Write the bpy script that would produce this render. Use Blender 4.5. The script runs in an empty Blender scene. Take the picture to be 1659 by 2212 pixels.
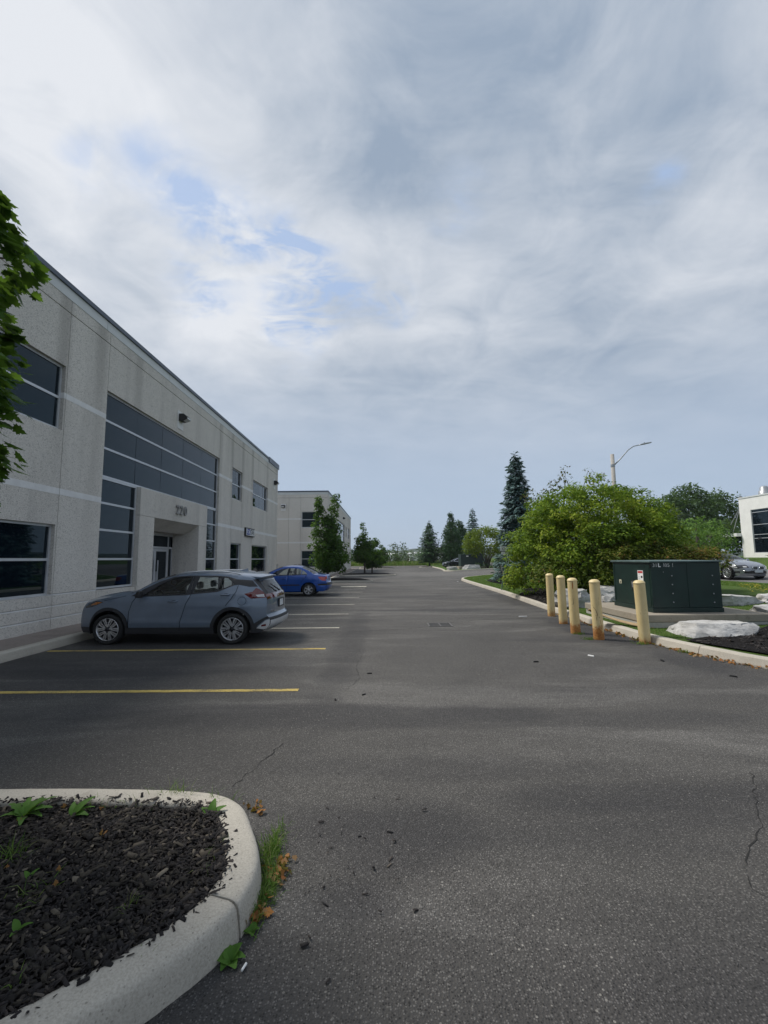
import bpy, bmesh, math, random
import numpy as np
from mathutils import Vector, Matrix, noise
from mathutils.geometry import delaunay_2d_cdt

scene = bpy.context.scene
COL = scene.collection
rad = math.radians

# ------------------------------------------------------------------ camera
cam_d = bpy.data.cameras.new('camera')
cam = bpy.data.objects.new('camera', cam_d)
COL.objects.link(cam)
scene.camera = cam
cam.location = (0, 0, 1.73)
PITCH, ROLL = math.atan(101 / 960), rad(0.5)
cam.rotation_mode = 'QUATERNION'
cam.rotation_quaternion = (Matrix.Rotation(rad(90) + PITCH, 3, 'X') @ Matrix.Rotation(-ROLL, 3, 'Z')).to_quaternion()
cam_d.sensor_fit = 'VERTICAL'
cam_d.sensor_height = 36.0
cam_d.lens = 960 / 2212 * 36.0
cam_d.clip_start = 0.05
cam_d.clip_end = 6000

# ------------------------------------------------------------------ sky and sun
SUN_AZ, SUN_EL = math.atan2(-0.88, 0.42), rad(54)
world = bpy.data.worlds.new('World')
scene.world = world
world.use_nodes = True
wt = world.node_tree
wt.nodes.clear()


def N(tree, typ, **kw):
    n = tree.nodes.new(typ)
    for k, v in kw.items():
        setattr(n, k, v)
    return n


def setin(tree, sock, v):
    if v is None:
        return
    if hasattr(v, 'is_output'):
        tree.links.new(v, sock)
    else:
        sock.default_value = v


def MATH(tree, op, a, b=None, c=None, clamp=False):
    n = N(tree, 'ShaderNodeMath', operation=op, use_clamp=clamp)
    for i, v in enumerate((a, b, c)):
        setin(tree, n.inputs[i], v)
    return n.outputs[0]


def MIX(tree, fac, a, b, blend='MIX'):
    n = N(tree, 'ShaderNodeMix', data_type='RGBA', blend_type=blend)
    setin(tree, n.inputs[0], fac)
    for s, v in ((n.inputs[6], a), (n.inputs[7], b)):
        if isinstance(v, (tuple, list)) and len(v) == 3:
            v = (*v, 1)
        setin(tree, s, v)
    return n.outputs[2]


def RAMP(tree, fac, *stops):
    n = N(tree, 'ShaderNodeMapRange', interpolation_type='SMOOTHSTEP')
    setin(tree, n.inputs[0], fac)
    n.inputs[1].default_value, n.inputs[2].default_value = stops[0], stops[1]
    n.inputs[3].default_value = stops[2] if len(stops) > 2 else 0.0
    n.inputs[4].default_value = stops[3] if len(stops) > 2 else 1.0
    return n.outputs[0]


def NOISE(tree, vec, scale, detail=4.0, rough=0.55, dist=0.0, dim='3D'):
    n = N(tree, 'ShaderNodeTexNoise', noise_dimensions=dim)
    setin(tree, n.inputs['Vector'], vec)
    n.inputs['Scale'].default_value = scale
    n.inputs['Detail'].default_value = detail
    n.inputs['Roughness'].default_value = rough
    n.inputs['Distortion'].default_value = dist
    return n.outputs[0]


def MAPV(tree, vec, loc=(0, 0, 0), rot=(0, 0, 0), scale=(1, 1, 1)):
    n = N(tree, 'ShaderNodeMapping')
    setin(tree, n.inputs[0], vec)
    n.inputs[1].default_value, n.inputs[2].default_value, n.inputs[3].default_value = loc, rot, scale
    return n.outputs[0]


def build_sky():
    t = wt
    gen = N(t, 'ShaderNodeTexCoord').outputs['Generated']
    nrm = N(t, 'ShaderNodeVectorMath', operation='NORMALIZE')
    t.links.new(gen, nrm.inputs[0])
    d = nrm.outputs[0]
    sep = N(t, 'ShaderNodeSeparateXYZ')
    t.links.new(d, sep.inputs[0])
    zc = MATH(t, 'ADD', MATH(t, 'MAXIMUM', sep.outputs[2], 0.0), 0.16)
    cmb = N(t, 'ShaderNodeCombineXYZ')
    setin(t, cmb.inputs[0], MATH(t, 'DIVIDE', sep.outputs[0], zc))
    setin(t, cmb.inputs[1], MATH(t, 'DIVIDE', sep.outputs[1], zc))
    p = cmb.outputs[0]
    sky = N(t, 'ShaderNodeTexSky', sky_type='NISHITA')
    sky.sun_disc = False
    sky.sun_elevation = SUN_EL
    sky.sun_rotation = SUN_AZ % (2 * math.pi)
    sky.altitude = 150
    sky.air_density, sky.dust_density, sky.ozone_density = 1.0, 2.0, 1.5

    wob = N(t, 'ShaderNodeTexNoise')
    setin(t, wob.inputs['Vector'], p)
    wob.inputs['Scale'].default_value = 4.2
    wob.inputs['Detail'].default_value = 8.0
    wv = N(t, 'ShaderNodeVectorMath', operation='SUBTRACT')
    t.links.new(wob.outputs[1], wv.inputs[0])
    wv.inputs[1].default_value = (0.5, 0.5, 0.5)
    ws = N(t, 'ShaderNodeVectorMath', operation='SCALE')
    t.links.new(wv.outputs[0], ws.inputs[0])
    ws.inputs['Scale'].default_value = 0.20
    wd = N(t, 'ShaderNodeVectorMath', operation='ADD')
    t.links.new(d, wd.inputs[0])
    t.links.new(ws.outputs[0], wd.inputs[1])
    dw = wd.outputs[0]

    def blob(dirv, size, amp, warped=True):
        v = Vector(dirv).normalized()
        s = N(t, 'ShaderNodeVectorMath', operation='DISTANCE')
        t.links.new(dw if warped else d, s.inputs[0])
        s.inputs[1].default_value = v
        q = MATH(t, 'DIVIDE', s.outputs['Value'], size)
        g = MATH(t, 'EXPONENT', MATH(t, 'MULTIPLY', MATH(t, 'MULTIPLY', q, q), -1.0))
        return MATH(t, 'MULTIPLY', g, amp)

    def total(items, start=0.0):
        acc = start
        for it in items:
            acc = MATH(t, 'ADD', acc, it)
        return acc

    streak = NOISE(t, MAPV(t, p, rot=(0, 0, rad(-32)), scale=(0.55, 1.6, 1)), 1.5, 8, 0.58, 0.6)
    fine = NOISE(t, MAPV(t, p, loc=(3.1, 1.7, 0)), 4.5, 7, 0.6, 0.5)
    soft = NOISE(t, MAPV(t, p, loc=(7.3, 4.2, 0), rot=(0, 0, rad(25)), scale=(0.6, 1.2, 1)), 0.9, 4, 0.5, 0.8)
    # brightness of the cloud sheet: 0 grey .. 1 white
    el = RAMP(t, sep.outputs[2], 0.12, 0.58, 0.15, 1.0)
    br = total([blob(*b) for b in SKY_BRIGHT], 0.27)
    br = MATH(t, 'ADD', br, MATH(t, 'MULTIPLY', MATH(t, 'SUBTRACT', streak, 0.5), MATH(t, 'MULTIPLY', el, 1.15)))
    br = MATH(t, 'ADD', br, MATH(t, 'MULTIPLY', MATH(t, 'SUBTRACT', fine, 0.5), MATH(t, 'MULTIPLY', el, 1.15)))
    br = MATH(t, 'ADD', br, MATH(t, 'MULTIPLY', MATH(t, 'SUBTRACT', soft, 0.5), MATH(t, 'MULTIPLY', el, 0.9)))
    n = N(t, 'ShaderNodeClamp')
    setin(t, n.inputs[0], br)
    br = n.outputs[0]
    cloud = MIX(t, br, CLOUD_GREY, CLOUD_WHITE)
    # openings in the sheet
    gap = total([blob(*b) for b in SKY_GAPS], -0.06)
    torn = NOISE(t, MAPV(t, p, loc=(1.3, 9.7, 0), rot=(0, 0, rad(-32)), scale=(0.7, 1.25, 1)), 5.5, 10, 0.62, 0.9)
    gap = MATH(t, 'MULTIPLY', gap, RAMP(t, MATH(t, 'ADD', MATH(t, 'MULTIPLY', torn, 0.65), MATH(t, 'MULTIPLY', streak, 0.35)), 0.38, 0.58, 1.7, 0.0))
    low = RAMP(t, sep.outputs[2], 0.06, 0.46, 0.78, 0.0)
    n = N(t, 'ShaderNodeClamp')
    setin(t, n.inputs[0], gap)
    n.inputs[2].default_value = 0.92
    gap = n.outputs[0]
    # the clear air behind: the physical sky veiled by thin high cloud
    clear = MIX(t, VEIL, sky.outputs[0], VEIL_COL)
    col = MIX(t, gap, cloud, clear)
    thin = MIX(t, 0.90, sky.outputs[0], (3.05, 3.85, 5.0))
    col = MIX(t, low, col, thin)
    # below the horizon
    bg = N(t, 'ShaderNodeBackground')
    t.links.new(col, bg.inputs[0])
    bg.inputs[1].default_value = 0.1
    out = N(t, 'ShaderNodeOutputWorld')
    t.links.new(bg.outputs[0], out.inputs[0])


CLOUD_GREY = (2.25, 2.80, 3.60)
CLOUD_WHITE = (5.6, 5.8, 6.15)
VEIL, VEIL_COL = 0.86, (3.0, 3.95, 5.7)
# direction, size, amount
SKY_BRIGHT = [((-0.60, 0.60, 0.66), 0.34, 0.55), ((-0.40, 0.60, 0.68), 0.16, 0.22), ((-0.22, 0.72, 0.64), 0.14, 0.30), ((-0.26, 0.83, 0.49), 0.13, 0.42),
              ((-0.06, 0.80, 0.58), 0.10, 0.22), ((0.13, 0.84, 0.52), 0.13, 0.26), ((0.05, 0.56, 0.81), 0.24, -0.08), ((0.51, 0.70, 0.52), 0.16, 0.14),
              ((0.28, 0.64, 0.72), 0.18, -0.06), ((0.30, 0.90, 0.32), 0.14, 0.10)]
SKY_GAPS = [((-0.385, 0.685, 0.618), 0.045, 0.45), ((-0.33, 0.725, 0.605), 0.05, 0.62), ((-0.275, 0.75, 0.60), 0.055, 0.72), ((-0.215, 0.78, 0.588), 0.050, 0.9), ((-0.155, 0.812, 0.565), 0.055, 1.0),
            ((-0.10, 0.84, 0.53), 0.055, 0.95), ((-0.46, 0.64, 0.61), 0.035, 0.42), ((0.42, 0.68, 0.60), 0.034, 0.62), ((0.0, 0.85, 0.53), 0.05, 0.9), ((-0.34, 0.78, 0.52), 0.05, 0.85), ((-0.22, 0.86, 0.47), 0.05, 0.7),
            ((0.13, 0.76, 0.64), 0.06, 0.5), ((-0.16, 0.86, 0.49), 0.05, 0.7)]
build_sky()

sun_d = bpy.data.lights.new('sun', 'SUN')
sun_d.energy = 2.6
sun_d.angle = rad(14)
sun_d.color = (1.0, 0.955, 0.88)
sun = bpy.data.objects.new('sun', sun_d)
COL.objects.link(sun)
sdir = Vector((math.sin(SUN_AZ) * math.cos(SUN_EL), math.cos(SUN_AZ) * math.cos(SUN_EL), math.sin(SUN_EL)))
sun.rotation_mode = 'QUATERNION'
sun.rotation_quaternion = sdir.to_track_quat('Z', 'Y')
sun.location = (-30, 15, 40)

vs = scene.view_settings
vs.view_transform = 'Standard'
vs.look = 'None'
vs.gamma = 1
vs.use_curve_mapping = False
vs.exposure = 0.50
scene.cycles.use_denoising = True
scene.cycles.max_bounces = 8
scene.cycles.transparent_max_bounces = 16
scene.cycles.caustics_reflective = False
scene.cycles.caustics_refractive = False
scene.cycles.sample_clamp_indirect = 4.0


# ------------------------------------------------------------------ helpers
def link(o, parent=None):
    COL.objects.link(o)
    if parent is not None:
        o.parent = parent
    return o


def tag(o, label=None, cat=None, group=None, kind=None):
    if label: o['label'] = label
    if cat: o['category'] = cat
    if group: o['group'] = group
    if kind: o['kind'] = kind
    return o


def empty(name, loc=(0, 0, 0), rotz=0.0, label=None, cat=None, group=None):
    o = bpy.data.objects.new(name, None)
    o.location = loc
    o.rotation_euler = (0, 0, rotz)
    o.empty_display_size = 0.2
    link(o)
    return tag(o, label, cat, group)


def copy_tree(o, parent=None):
    c = o.copy()
    COL.objects.link(c)
    if parent is not None:
        c.parent = parent
    for ch in list(o.children):
        copy_tree(ch, c)
    return c


def mesh(name, V, F, mat=None, smooth=False):
    me = bpy.data.meshes.new(name)
    me.from_pydata([tuple(v) for v in V], [], [tuple(f) for f in F])
    if mat: me.materials.append(mat)
    if smooth:
        me.polygons.foreach_set('use_smooth', [True] * len(me.polygons))
    me.update()
    return me


def obj(name, me, parent=None, loc=None, rot=None):
    o = bpy.data.objects.new(name, me)
    if loc: o.location = loc
    if rot: o.rotation_euler = rot
    return link(o, parent)


class MB:
    """collects vertices and faces for one mesh object"""
    def __init__(s):
        s.V, s.F = [], []

    def add(s, V, F):
        b = len(s.V)
        s.V += [tuple(v) for v in V]
        s.F += [tuple(i + b for i in f) for f in F]
        return s

    def box(s, x0, x1, y0, y1, z0, z1):
        return s.add([(x0, y0, z0), (x1, y0, z0), (x1, y1, z0), (x0, y1, z0), (x0, y0, z1), (x1, y0, z1), (x1, y1, z1), (x0, y1, z1)],
                     [(0, 3, 2, 1), (4, 5, 6, 7), (0, 1, 5, 4), (1, 2, 6, 5), (2, 3, 7, 6), (3, 0, 4, 7)])

    def tube(s, pts, r, n=8, cap=True):
        pts = [Vector(p) for p in pts]
        rs = r if isinstance(r, (list, tuple)) else [r] * len(pts)
        b = len(s.V)
        ref = None
        for i, p in enumerate(pts):
            d = (pts[min(i + 1, len(pts) - 1)] - pts[max(i - 1, 0)]).normalized()
            if ref is None:
                ref = d.orthogonal().normalized()
            ref = (ref - d * ref.dot(d)).normalized()
            q = d.cross(ref)
            for k in range(n):
                a = 2 * math.pi * k / n
                s.V.append(tuple(p + (ref * math.cos(a) + q * math.sin(a)) * rs[i]))
        for i in range(len(pts) - 1):
            for k in range(n):
                a, c = b + i * n + k, b + i * n + (k + 1) % n
                s.F.append((a, c, c + n, a + n))
        if cap:
            s.F.append(tuple(b + k for k in reversed(range(n))))
            e = b + (len(pts) - 1) * n
            s.F.append(tuple(e + k for k in range(n)))
        return s

    def lathe(s, prof, n=24, axis='z', c=(0, 0, 0)):
        b = len(s.V)
        for r, h in prof:
            for k in range(n):
                a = 2 * math.pi * k / n
                u, w = r * math.cos(a), r * math.sin(a)
                p = (u, w, h) if axis == 'z' else ((u, h, w) if axis == 'y' else (h, u, w))
                s.V.append((p[0] + c[0], p[1] + c[1], p[2] + c[2]))
        for i in range(len(prof) - 1):
            for k in range(n):
                a, d = b + i * n + k, b + i * n + (k + 1) % n
                s.F.append((a, d, d + n, a + n))
        return s

    def build(s, name, mat, parent=None, smooth=False, bevel=0.0, loc=None, rot=None, fix=False):
        me = mesh(name, s.V, s.F, mat, smooth)
        if fix:
            bm = bmesh.new(); bm.from_mesh(me)
            bmesh.ops.recalc_face_normals(bm, faces=bm.faces)
            bm.to_mesh(me); bm.free()
        o = obj(name, me, parent, loc, rot)
        if bevel:
            m = o.modifiers.new('bevel', 'BEVEL')
            m.width, m.segments, m.limit_method = bevel, 2, 'ANGLE'
        return o


def np_mesh(name, V, F, mat, tint=None, smooth=False):
    """numpy vertices (n,3) and equal-sided faces (m,k)"""
    me = bpy.data.meshes.new(name)
    V = np.asarray(V, np.float32); F = np.asarray(F, np.int32)
    me.vertices.add(len(V)); me.vertices.foreach_set('co', V.ravel())
    k = F.shape[1]
    me.loops.add(F.size); me.loops.foreach_set('vertex_index', F.ravel())
    me.polygons.add(len(F)); me.polygons.foreach_set('loop_start', np.arange(0, F.size, k, dtype=np.int32))
    if smooth:
        me.polygons.foreach_set('use_smooth', np.ones(len(F), bool))
    me.update(calc_edges=True)
    if tint is not None:
        a = me.attributes.new('tint', 'FLOAT', 'FACE')
        a.data.foreach_set('value', np.asarray(tint, np.float32))
    me.materials.append(mat)
    return me


def catmull(pts, per=6, closed=False):
    pts = [np.array(p, float) for p in pts]
    out = []
    n = len(pts)
    rng_ = range(n if closed else n - 1)
    for i in rng_:
        if closed:
            p0, p1, p2, p3 = pts[i - 1], pts[i], pts[(i + 1) % n], pts[(i + 2) % n]
        else:
            p1, p2 = pts[i], pts[i + 1]
            p0 = pts[i - 1] if i > 0 else 2 * p1 - p2
            p3 = pts[i + 2] if i + 2 < n else 2 * p2 - p1
        for k in range(per):
            t = k / per
            out.append(0.5 * ((2 * p1) + (-p0 + p2) * t + (2 * p0 - 5 * p1 + 4 * p2 - p3) * t * t + (-p0 + 3 * p1 - 3 * p2 + p3) * t ** 3))
    if not closed:
        out.append(pts[-1])
    return out


def in_poly(x, y, poly):
    c = False
    j = len(poly) - 1
    for i in range(len(poly)):
        xi, yi = poly[i][0], poly[i][1]
        xj, yj = poly[j][0], poly[j][1]
        if (yi > y) != (yj > y) and x < (xj - xi) * (y - yi) / (yj - yi) + xi:
            c = not c
        j = i
    return c


def fill_poly(poly, step, zfun, inner=True):
    """triangulated sheet over a polygon, with inner points every step metres"""
    pts = [Vector((p[0], p[1])) for p in poly]
    n = len(pts)
    edges = [(i, (i + 1) % n) for i in range(n)]
    if inner:
        x0, x1 = min(p.x for p in pts), max(p.x for p in pts)
        y0, y1 = min(p.y for p in pts), max(p.y for p in pts)
        x = x0 + step
        while x < x1:
            y = y0 + step * 0.5
            while y < y1:
                if in_poly(x, y, poly):
                    pts.append(Vector((x, y)))
                y += step
            x += step
    v, e, f, *_ = delaunay_2d_cdt(pts, edges, [], 0, 1e-5)
    F = []
    for t in f:
        cx = sum(v[i].x for i in t) / 3; cy = sum(v[i].y for i in t) / 3
        if in_poly(cx, cy, poly):
            F.append(tuple(t))
    V = [(p.x, p.y, zfun(p.x, p.y)) for p in v]
    out = []
    for t in F:
        a, b, c = (V[i] for i in t)
        if (b[0] - a[0]) * (c[1] - a[1]) - (b[1] - a[1]) * (c[0] - a[0]) < 0:
            t = t[::-1]
        out.append(t)
    return V, out


def text_mesh(name, body, size, mat, extrude=0.0, align='CENTER', bold=0.0, parent=None, loc=None, rot=None, spacing=1.0):
    cu = bpy.data.curves.new(name, 'FONT')
    cu.body, cu.size, cu.extrude, cu.align_x, cu.align_y = body, size, extrude, align, 'CENTER'
    cu.offset = bold
    cu.space_character = spacing
    tmp = bpy.data.objects.new(name, cu)
    me = bpy.data.meshes.new_from_object(tmp)
    bpy.data.objects.remove(tmp)
    me.name = name
    me.materials.clear(); me.materials.append(mat)
    return obj(name, me, parent, loc, rot)


# ------------------------------------------------------------------ materials
def new_mat(name):
    m = bpy.data.materials.new(name)
    m.use_nodes = True
    t = m.node_tree
    b = t.nodes['Principled BSDF']
    return m, t, b


def objco(t):
    return N(t, 'ShaderNodeTexCoord').outputs['Object']


def worldco(t):
    return N(t, 'ShaderNodeNewGeometry').outputs['Position']


def bump(t, b, height, strength=0.3, dist=0.02):
    n = N(t, 'ShaderNodeBump')
    n.inputs['Strength'].default_value = strength
    n.inputs['Distance'].default_value = dist
    setin(t, n.inputs['Height'], height)
    t.links.new(n.outputs[0], b.inputs['Normal'])


def plain(name, col, rough=0.5, metal=0.0, spec=0.5, var=0.0, scale=8.0, coat=0.0, bmp=0.0):
    m, t, b = new_mat(name)
    b.inputs['Roughness'].default_value = rough
    b.inputs['Metallic'].default_value = metal
    b.inputs['Specular IOR Level'].default_value = spec
    b.inputs['Coat Weight'].default_value = coat
    if var:
        n = NOISE(t, worldco(t), scale, 5, 0.6)
        dark = tuple(c * (1 - var) for c in col); lite = tuple(min(1, c * (1 + var)) for c in col)
        setin(t, b.inputs['Base Color'], MIX(t, RAMP(t, n, 0.3, 0.7), dark, lite))
        setin(t, b.inputs['Roughness'], RAMP(t, n, 0.3, 0.7, max(0, rough - 0.08), min(1, rough + 0.08)))
        if bmp:
            bump(t, b, n, bmp, 0.01)
    else:
        b.inputs['Base Color'].default_value = (*col, 1)
    return m


M = {}


def m_asphalt():
    m, t, b = new_mat('asphalt')
    p = worldco(t)
    big = NOISE(t, p, 0.22, 5, 0.6, 0.6)
    mid = NOISE(t, MAPV(t, p, loc=(4, 9, 0), scale=(0.35, 1.3, 1)), 0.75, 6, 0.62, 0.8)
    stain = NOISE(t, MAPV(t, p, loc=(11.4, 2.3, 0), scale=(0.22, 1.0, 1)), 0.55, 4, 0.5, 0.4)
    speck = N(t, 'ShaderNodeTexVoronoi', feature='F1')
    setin(t, speck.inputs['Vector'], p); speck.inputs['Scale'].default_value = 98.0
    speck2 = N(t, 'ShaderNodeTexVoronoi', feature='F1')
    setin(t, speck2.inputs['Vector'], p); speck2.inputs['Scale'].default_value = 48.0
    fine = NOISE(t, p, 140, 3, 0.6)
    base = MIX(t, RAMP(t, big, 0.3, 0.72), (0.066, 0.062, 0.058), (0.104, 0.098, 0.090))
    base = MIX(t, MATH(t, 'MULTIPLY', RAMP(t, mid, 0.46, 0.70), 0.75), base, (0.150, 0.142, 0.132))
    base = MIX(t, MATH(t, 'MULTIPLY', RAMP(t, stain, 0.52, 0.70), 0.6), base, (0.034, 0.033, 0.035))
    # old stains, sealed bands, tyre polish, and car-sized dark ovals under both parked cars
    sx = N(t, 'ShaderNodeSeparateXYZ'); t.links.new(p, sx.inputs[0])
    wn = NOISE(t, MAPV(t, p, loc=(6, 1, 0), scale=(0.5, 1, 1)), 1.6, 5, 0.6)
    acc = None
    for (cx, cy, rx, ry, am) in LOT_DARK_MARKS:
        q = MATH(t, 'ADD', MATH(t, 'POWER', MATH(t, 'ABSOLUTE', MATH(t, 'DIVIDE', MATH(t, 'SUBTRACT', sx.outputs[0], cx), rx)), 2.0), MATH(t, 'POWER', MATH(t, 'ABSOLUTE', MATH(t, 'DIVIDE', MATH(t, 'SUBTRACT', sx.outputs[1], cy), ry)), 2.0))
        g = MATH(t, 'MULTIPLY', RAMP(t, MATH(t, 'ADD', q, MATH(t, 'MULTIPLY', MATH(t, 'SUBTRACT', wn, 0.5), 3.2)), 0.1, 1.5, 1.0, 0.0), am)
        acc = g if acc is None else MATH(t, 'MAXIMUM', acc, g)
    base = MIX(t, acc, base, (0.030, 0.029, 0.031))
    paler = MATH(t, 'MULTIPLY', RAMP(t, sx.outputs[1], 42.5, 45.5), RAMP(t, sx.outputs[1], 55.0, 60.0, 1.0, 0.0))  # paler band across the lot, feathered along Y
    base = MIX(t, MATH(t, 'MULTIPLY', paler, 0.45), base, (0.17, 0.163, 0.152))
    # stones in the binder
    sc = N(t, 'ShaderNodeSeparateColor'); t.links.new(speck.outputs['Color'], sc.inputs[0])
    dot = RAMP(t, speck.outputs['Distance'], 0.34, 0.50, 1.0, 0.0)
    st = MATH(t, 'ADD', 0.82, MATH(t, 'MULTIPLY', dot, RAMP(t, sc.outputs[0], 0.10, 1.0, -0.45, 1.25)))
    base = MIX(t, 1.0, base, st, 'MULTIPLY')
    s2 = N(t, 'ShaderNodeSeparateColor'); t.links.new(speck2.outputs['Color'], s2.inputs[0])
    hot = MATH(t, 'MULTIPLY', MATH(t, 'GREATER_THAN', s2.outputs[1], 0.93), MATH(t, 'LESS_THAN', speck2.outputs['Distance'], 0.26))
    patch = RAMP(t, NOISE(t, MAPV(t, p, loc=(2, 5, 1)), 0.55, 3, 0.5, 0.5), 0.40, 0.68, 0.30, 0.95)
    base = MIX(t, MATH(t, 'MULTIPLY', hot, patch), base, (0.27, 0.255, 0.23))
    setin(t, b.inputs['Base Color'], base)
    b.inputs['Specular IOR Level'].default_value = 0.35
    setin(t, b.inputs['Roughness'], RAMP(t, fine, 0.3, 0.7, 0.72, 0.95))
    h = MATH(t, 'ADD', MATH(t, 'MULTIPLY', speck.outputs['Distance'], -1.0), MATH(t, 'MULTIPLY', fine, 0.5))
    bump(t, b, h, 0.75, 0.008)
    return m


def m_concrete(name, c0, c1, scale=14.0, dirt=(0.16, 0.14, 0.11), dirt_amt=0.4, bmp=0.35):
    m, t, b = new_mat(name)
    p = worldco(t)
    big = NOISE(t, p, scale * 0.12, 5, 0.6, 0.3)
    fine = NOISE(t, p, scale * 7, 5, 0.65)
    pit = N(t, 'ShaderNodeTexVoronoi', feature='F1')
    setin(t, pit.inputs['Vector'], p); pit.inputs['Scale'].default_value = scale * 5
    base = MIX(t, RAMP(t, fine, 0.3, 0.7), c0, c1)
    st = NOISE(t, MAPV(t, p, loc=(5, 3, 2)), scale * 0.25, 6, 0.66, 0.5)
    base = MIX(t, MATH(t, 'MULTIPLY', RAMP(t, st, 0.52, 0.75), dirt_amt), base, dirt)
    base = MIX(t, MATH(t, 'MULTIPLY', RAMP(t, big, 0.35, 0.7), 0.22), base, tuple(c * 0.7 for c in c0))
    pv = N(t, 'ShaderNodeSeparateColor'); t.links.new(pit.outputs['Color'], pv.inputs[0])
    hole = MATH(t, 'MULTIPLY', MATH(t, 'GREATER_THAN', pv.outputs[0], 0.86), MATH(t, 'LESS_THAN', pit.outputs['Distance'], 0.30))
    base = MIX(t, MATH(t, 'MULTIPLY', hole, 0.45), base, tuple(c * 0.4 for c in c0))
    setin(t, b.inputs['Base Color'], base)
    b.inputs['Roughness'].default_value = 0.9
    b.inputs['Specular IOR Level'].default_value = 0.25
    bump(t, b, MATH(t, 'SUBTRACT', fine, hole), bmp, 0.006)
    return m


def m_precast():
    """exposed aggregate panels: pale matrix, dark and light stones, faint weather streaks"""
    m, t, b = new_mat('exposed_aggregate')
    p = worldco(t)
    v = N(t, 'ShaderNodeTexVoronoi', feature='F1')
    setin(t, v.inputs['Vector'], p); v.inputs['Scale'].default_value = 34
    vc = N(t, 'ShaderNodeSeparateColor'); t.links.new(v.outputs['Color'], vc.inputs[0])
    v2 = N(t, 'ShaderNodeTexVoronoi', feature='F1')
    setin(t, v2.inputs['Vector'], p); v2.inputs['Scale'].default_value = 85
    vc2 = N(t, 'ShaderNodeSeparateColor'); t.links.new(v2.outputs['Color'], vc2.inputs[0])
    cl = NOISE(t, p, 7.0, 4, 0.6)
    base = MIX(t, RAMP(t, vc2.outputs[0], 0.0, 1.0), (0.56, 0.525, 0.475), (0.76, 0.72, 0.66))
    dark = MATH(t, 'MULTIPLY', MATH(t, 'GREATER_THAN', MATH(t, 'ADD', vc.outputs[1], MATH(t, 'MULTIPLY', cl, 0.3)), 0.97), MATH(t, 'LESS_THAN', v.outputs['Distance'], 0.5))
    base = MIX(t, MATH(t, 'MULTIPLY', dark, 0.42), base, (0.20, 0.185, 0.17))
    big = NOISE(t, MAPV(t, p, scale=(1, 1, 0.16)), 0.9, 5, 0.55)
    base = MIX(t, MATH(t, 'MULTIPLY', RAMP(t, big, 0.45, 0.72), 0.30), base, (0.33, 0.31, 0.285))
    # run-off stains below the parapet beside the panel joints
    sep = N(t, 'ShaderNodeSeparateXYZ'); t.links.new(p, sep.inputs[0])
    acc = None
    for y in STAIN_Y:
        dd = MATH(t, 'ABSOLUTE', MATH(t, 'SUBTRACT', sep.outputs[1], y))
        g = RAMP(t, MATH(t, 'ADD', dd, MATH(t, 'MULTIPLY', MATH(t, 'SUBTRACT', cl, 0.5), 0.25)), 0.08, 0.36, 1.0, 0.0)
        acc = g if acc is None else MATH(t, 'MAXIMUM', acc, g)
    hz = RAMP(t, sep.outputs[2], 2.5, 8.2, 0.08, 0.34)
    base = MIX(t, MATH(t, 'MULTIPLY', acc, hz), base, (0.22, 0.205, 0.185))
    rnd = N(t, 'ShaderNodeObjectInfo').outputs['Random']
    base = MIX(t, 1.0, base, RAMP(t, rnd, 0.0, 1.0, 0.93, 1.04), 'MULTIPLY')
    setin(t, b.inputs['Base Color'], base)
    b.inputs['Roughness'].default_value = 0.92
    b.inputs['Specular IOR Level'].default_value = 0.2
    bump(t, b, MATH(t, 'MULTIPLY', v2.outputs['Distance'], -1.0), 0.5, 0.01)
    return m


def m_glass_dark(name='tinted_glass', col=(0.004, 0.008, 0.013), rough=0.02, ior=1.40):
    m, t, b = new_mat(name)
    b.inputs['Base Color'].default_value = (*col, 1)
    b.inputs['Roughness'].default_value = rough
    b.inputs['IOR'].default_value = ior
    b.inputs['Specular Tint'].default_value = (0.52, 0.84, 1.0, 1)
    w = NOISE(t, worldco(t), 0.6, 2, 0.5)
    bump(t, b, w, 0.02, 0.05)
    return m


def m_car_glass(name='car_glass', tintc=(0.86, 0.91, 0.89)):
    m, t, b = new_mat(name)
    out = t.nodes['Material Output']
    t.nodes.remove(b)
    tr = N(t, 'ShaderNodeBsdfTransparent'); tr.inputs[0].default_value = (*tintc, 1)
    gl = N(t, 'ShaderNodeBsdfGlossy'); gl.inputs['Roughness'].default_value = 0.02
    fr = N(t, 'ShaderNodeFresnel'); fr.inputs[0].default_value = 1.5
    mx = N(t, 'ShaderNodeMixShader')
    setin(t, mx.inputs[0], MATH(t, 'ADD', fr.outputs[0], 0.02)); t.links.new(tr.outputs[0], mx.inputs[1]); t.links.new(gl.outputs[0], mx.inputs[2])
    t.links.new(mx.outputs[0], out.inputs[0])
    return m


def m_paint(name, col, flake=0.35, rough=0.32):
    m, t, b = new_mat(name)
    n = NOISE(t, objco(t), 3.0, 3, 0.5)
    dust = NOISE(t, objco(t), 40, 4, 0.6)
    c = MIX(t, RAMP(t, n, 0.3, 0.7), tuple(x * 0.93 for x in col), tuple(x * 1.05 for x in col))
    c = MIX(t, MATH(t, 'MULTIPLY', RAMP(t, dust, 0.5, 0.8), 0.015), c, (0.35, 0.33, 0.30))
    setin(t, b.inputs['Base Color'], c)
    b.inputs['Metallic'].default_value = flake
    b.inputs['Roughness'].default_value = rough
    b.inputs['Coat Weight'].default_value = 0.9
    b.inputs['Coat Roughness'].default_value = 0.05
    return m


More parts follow.
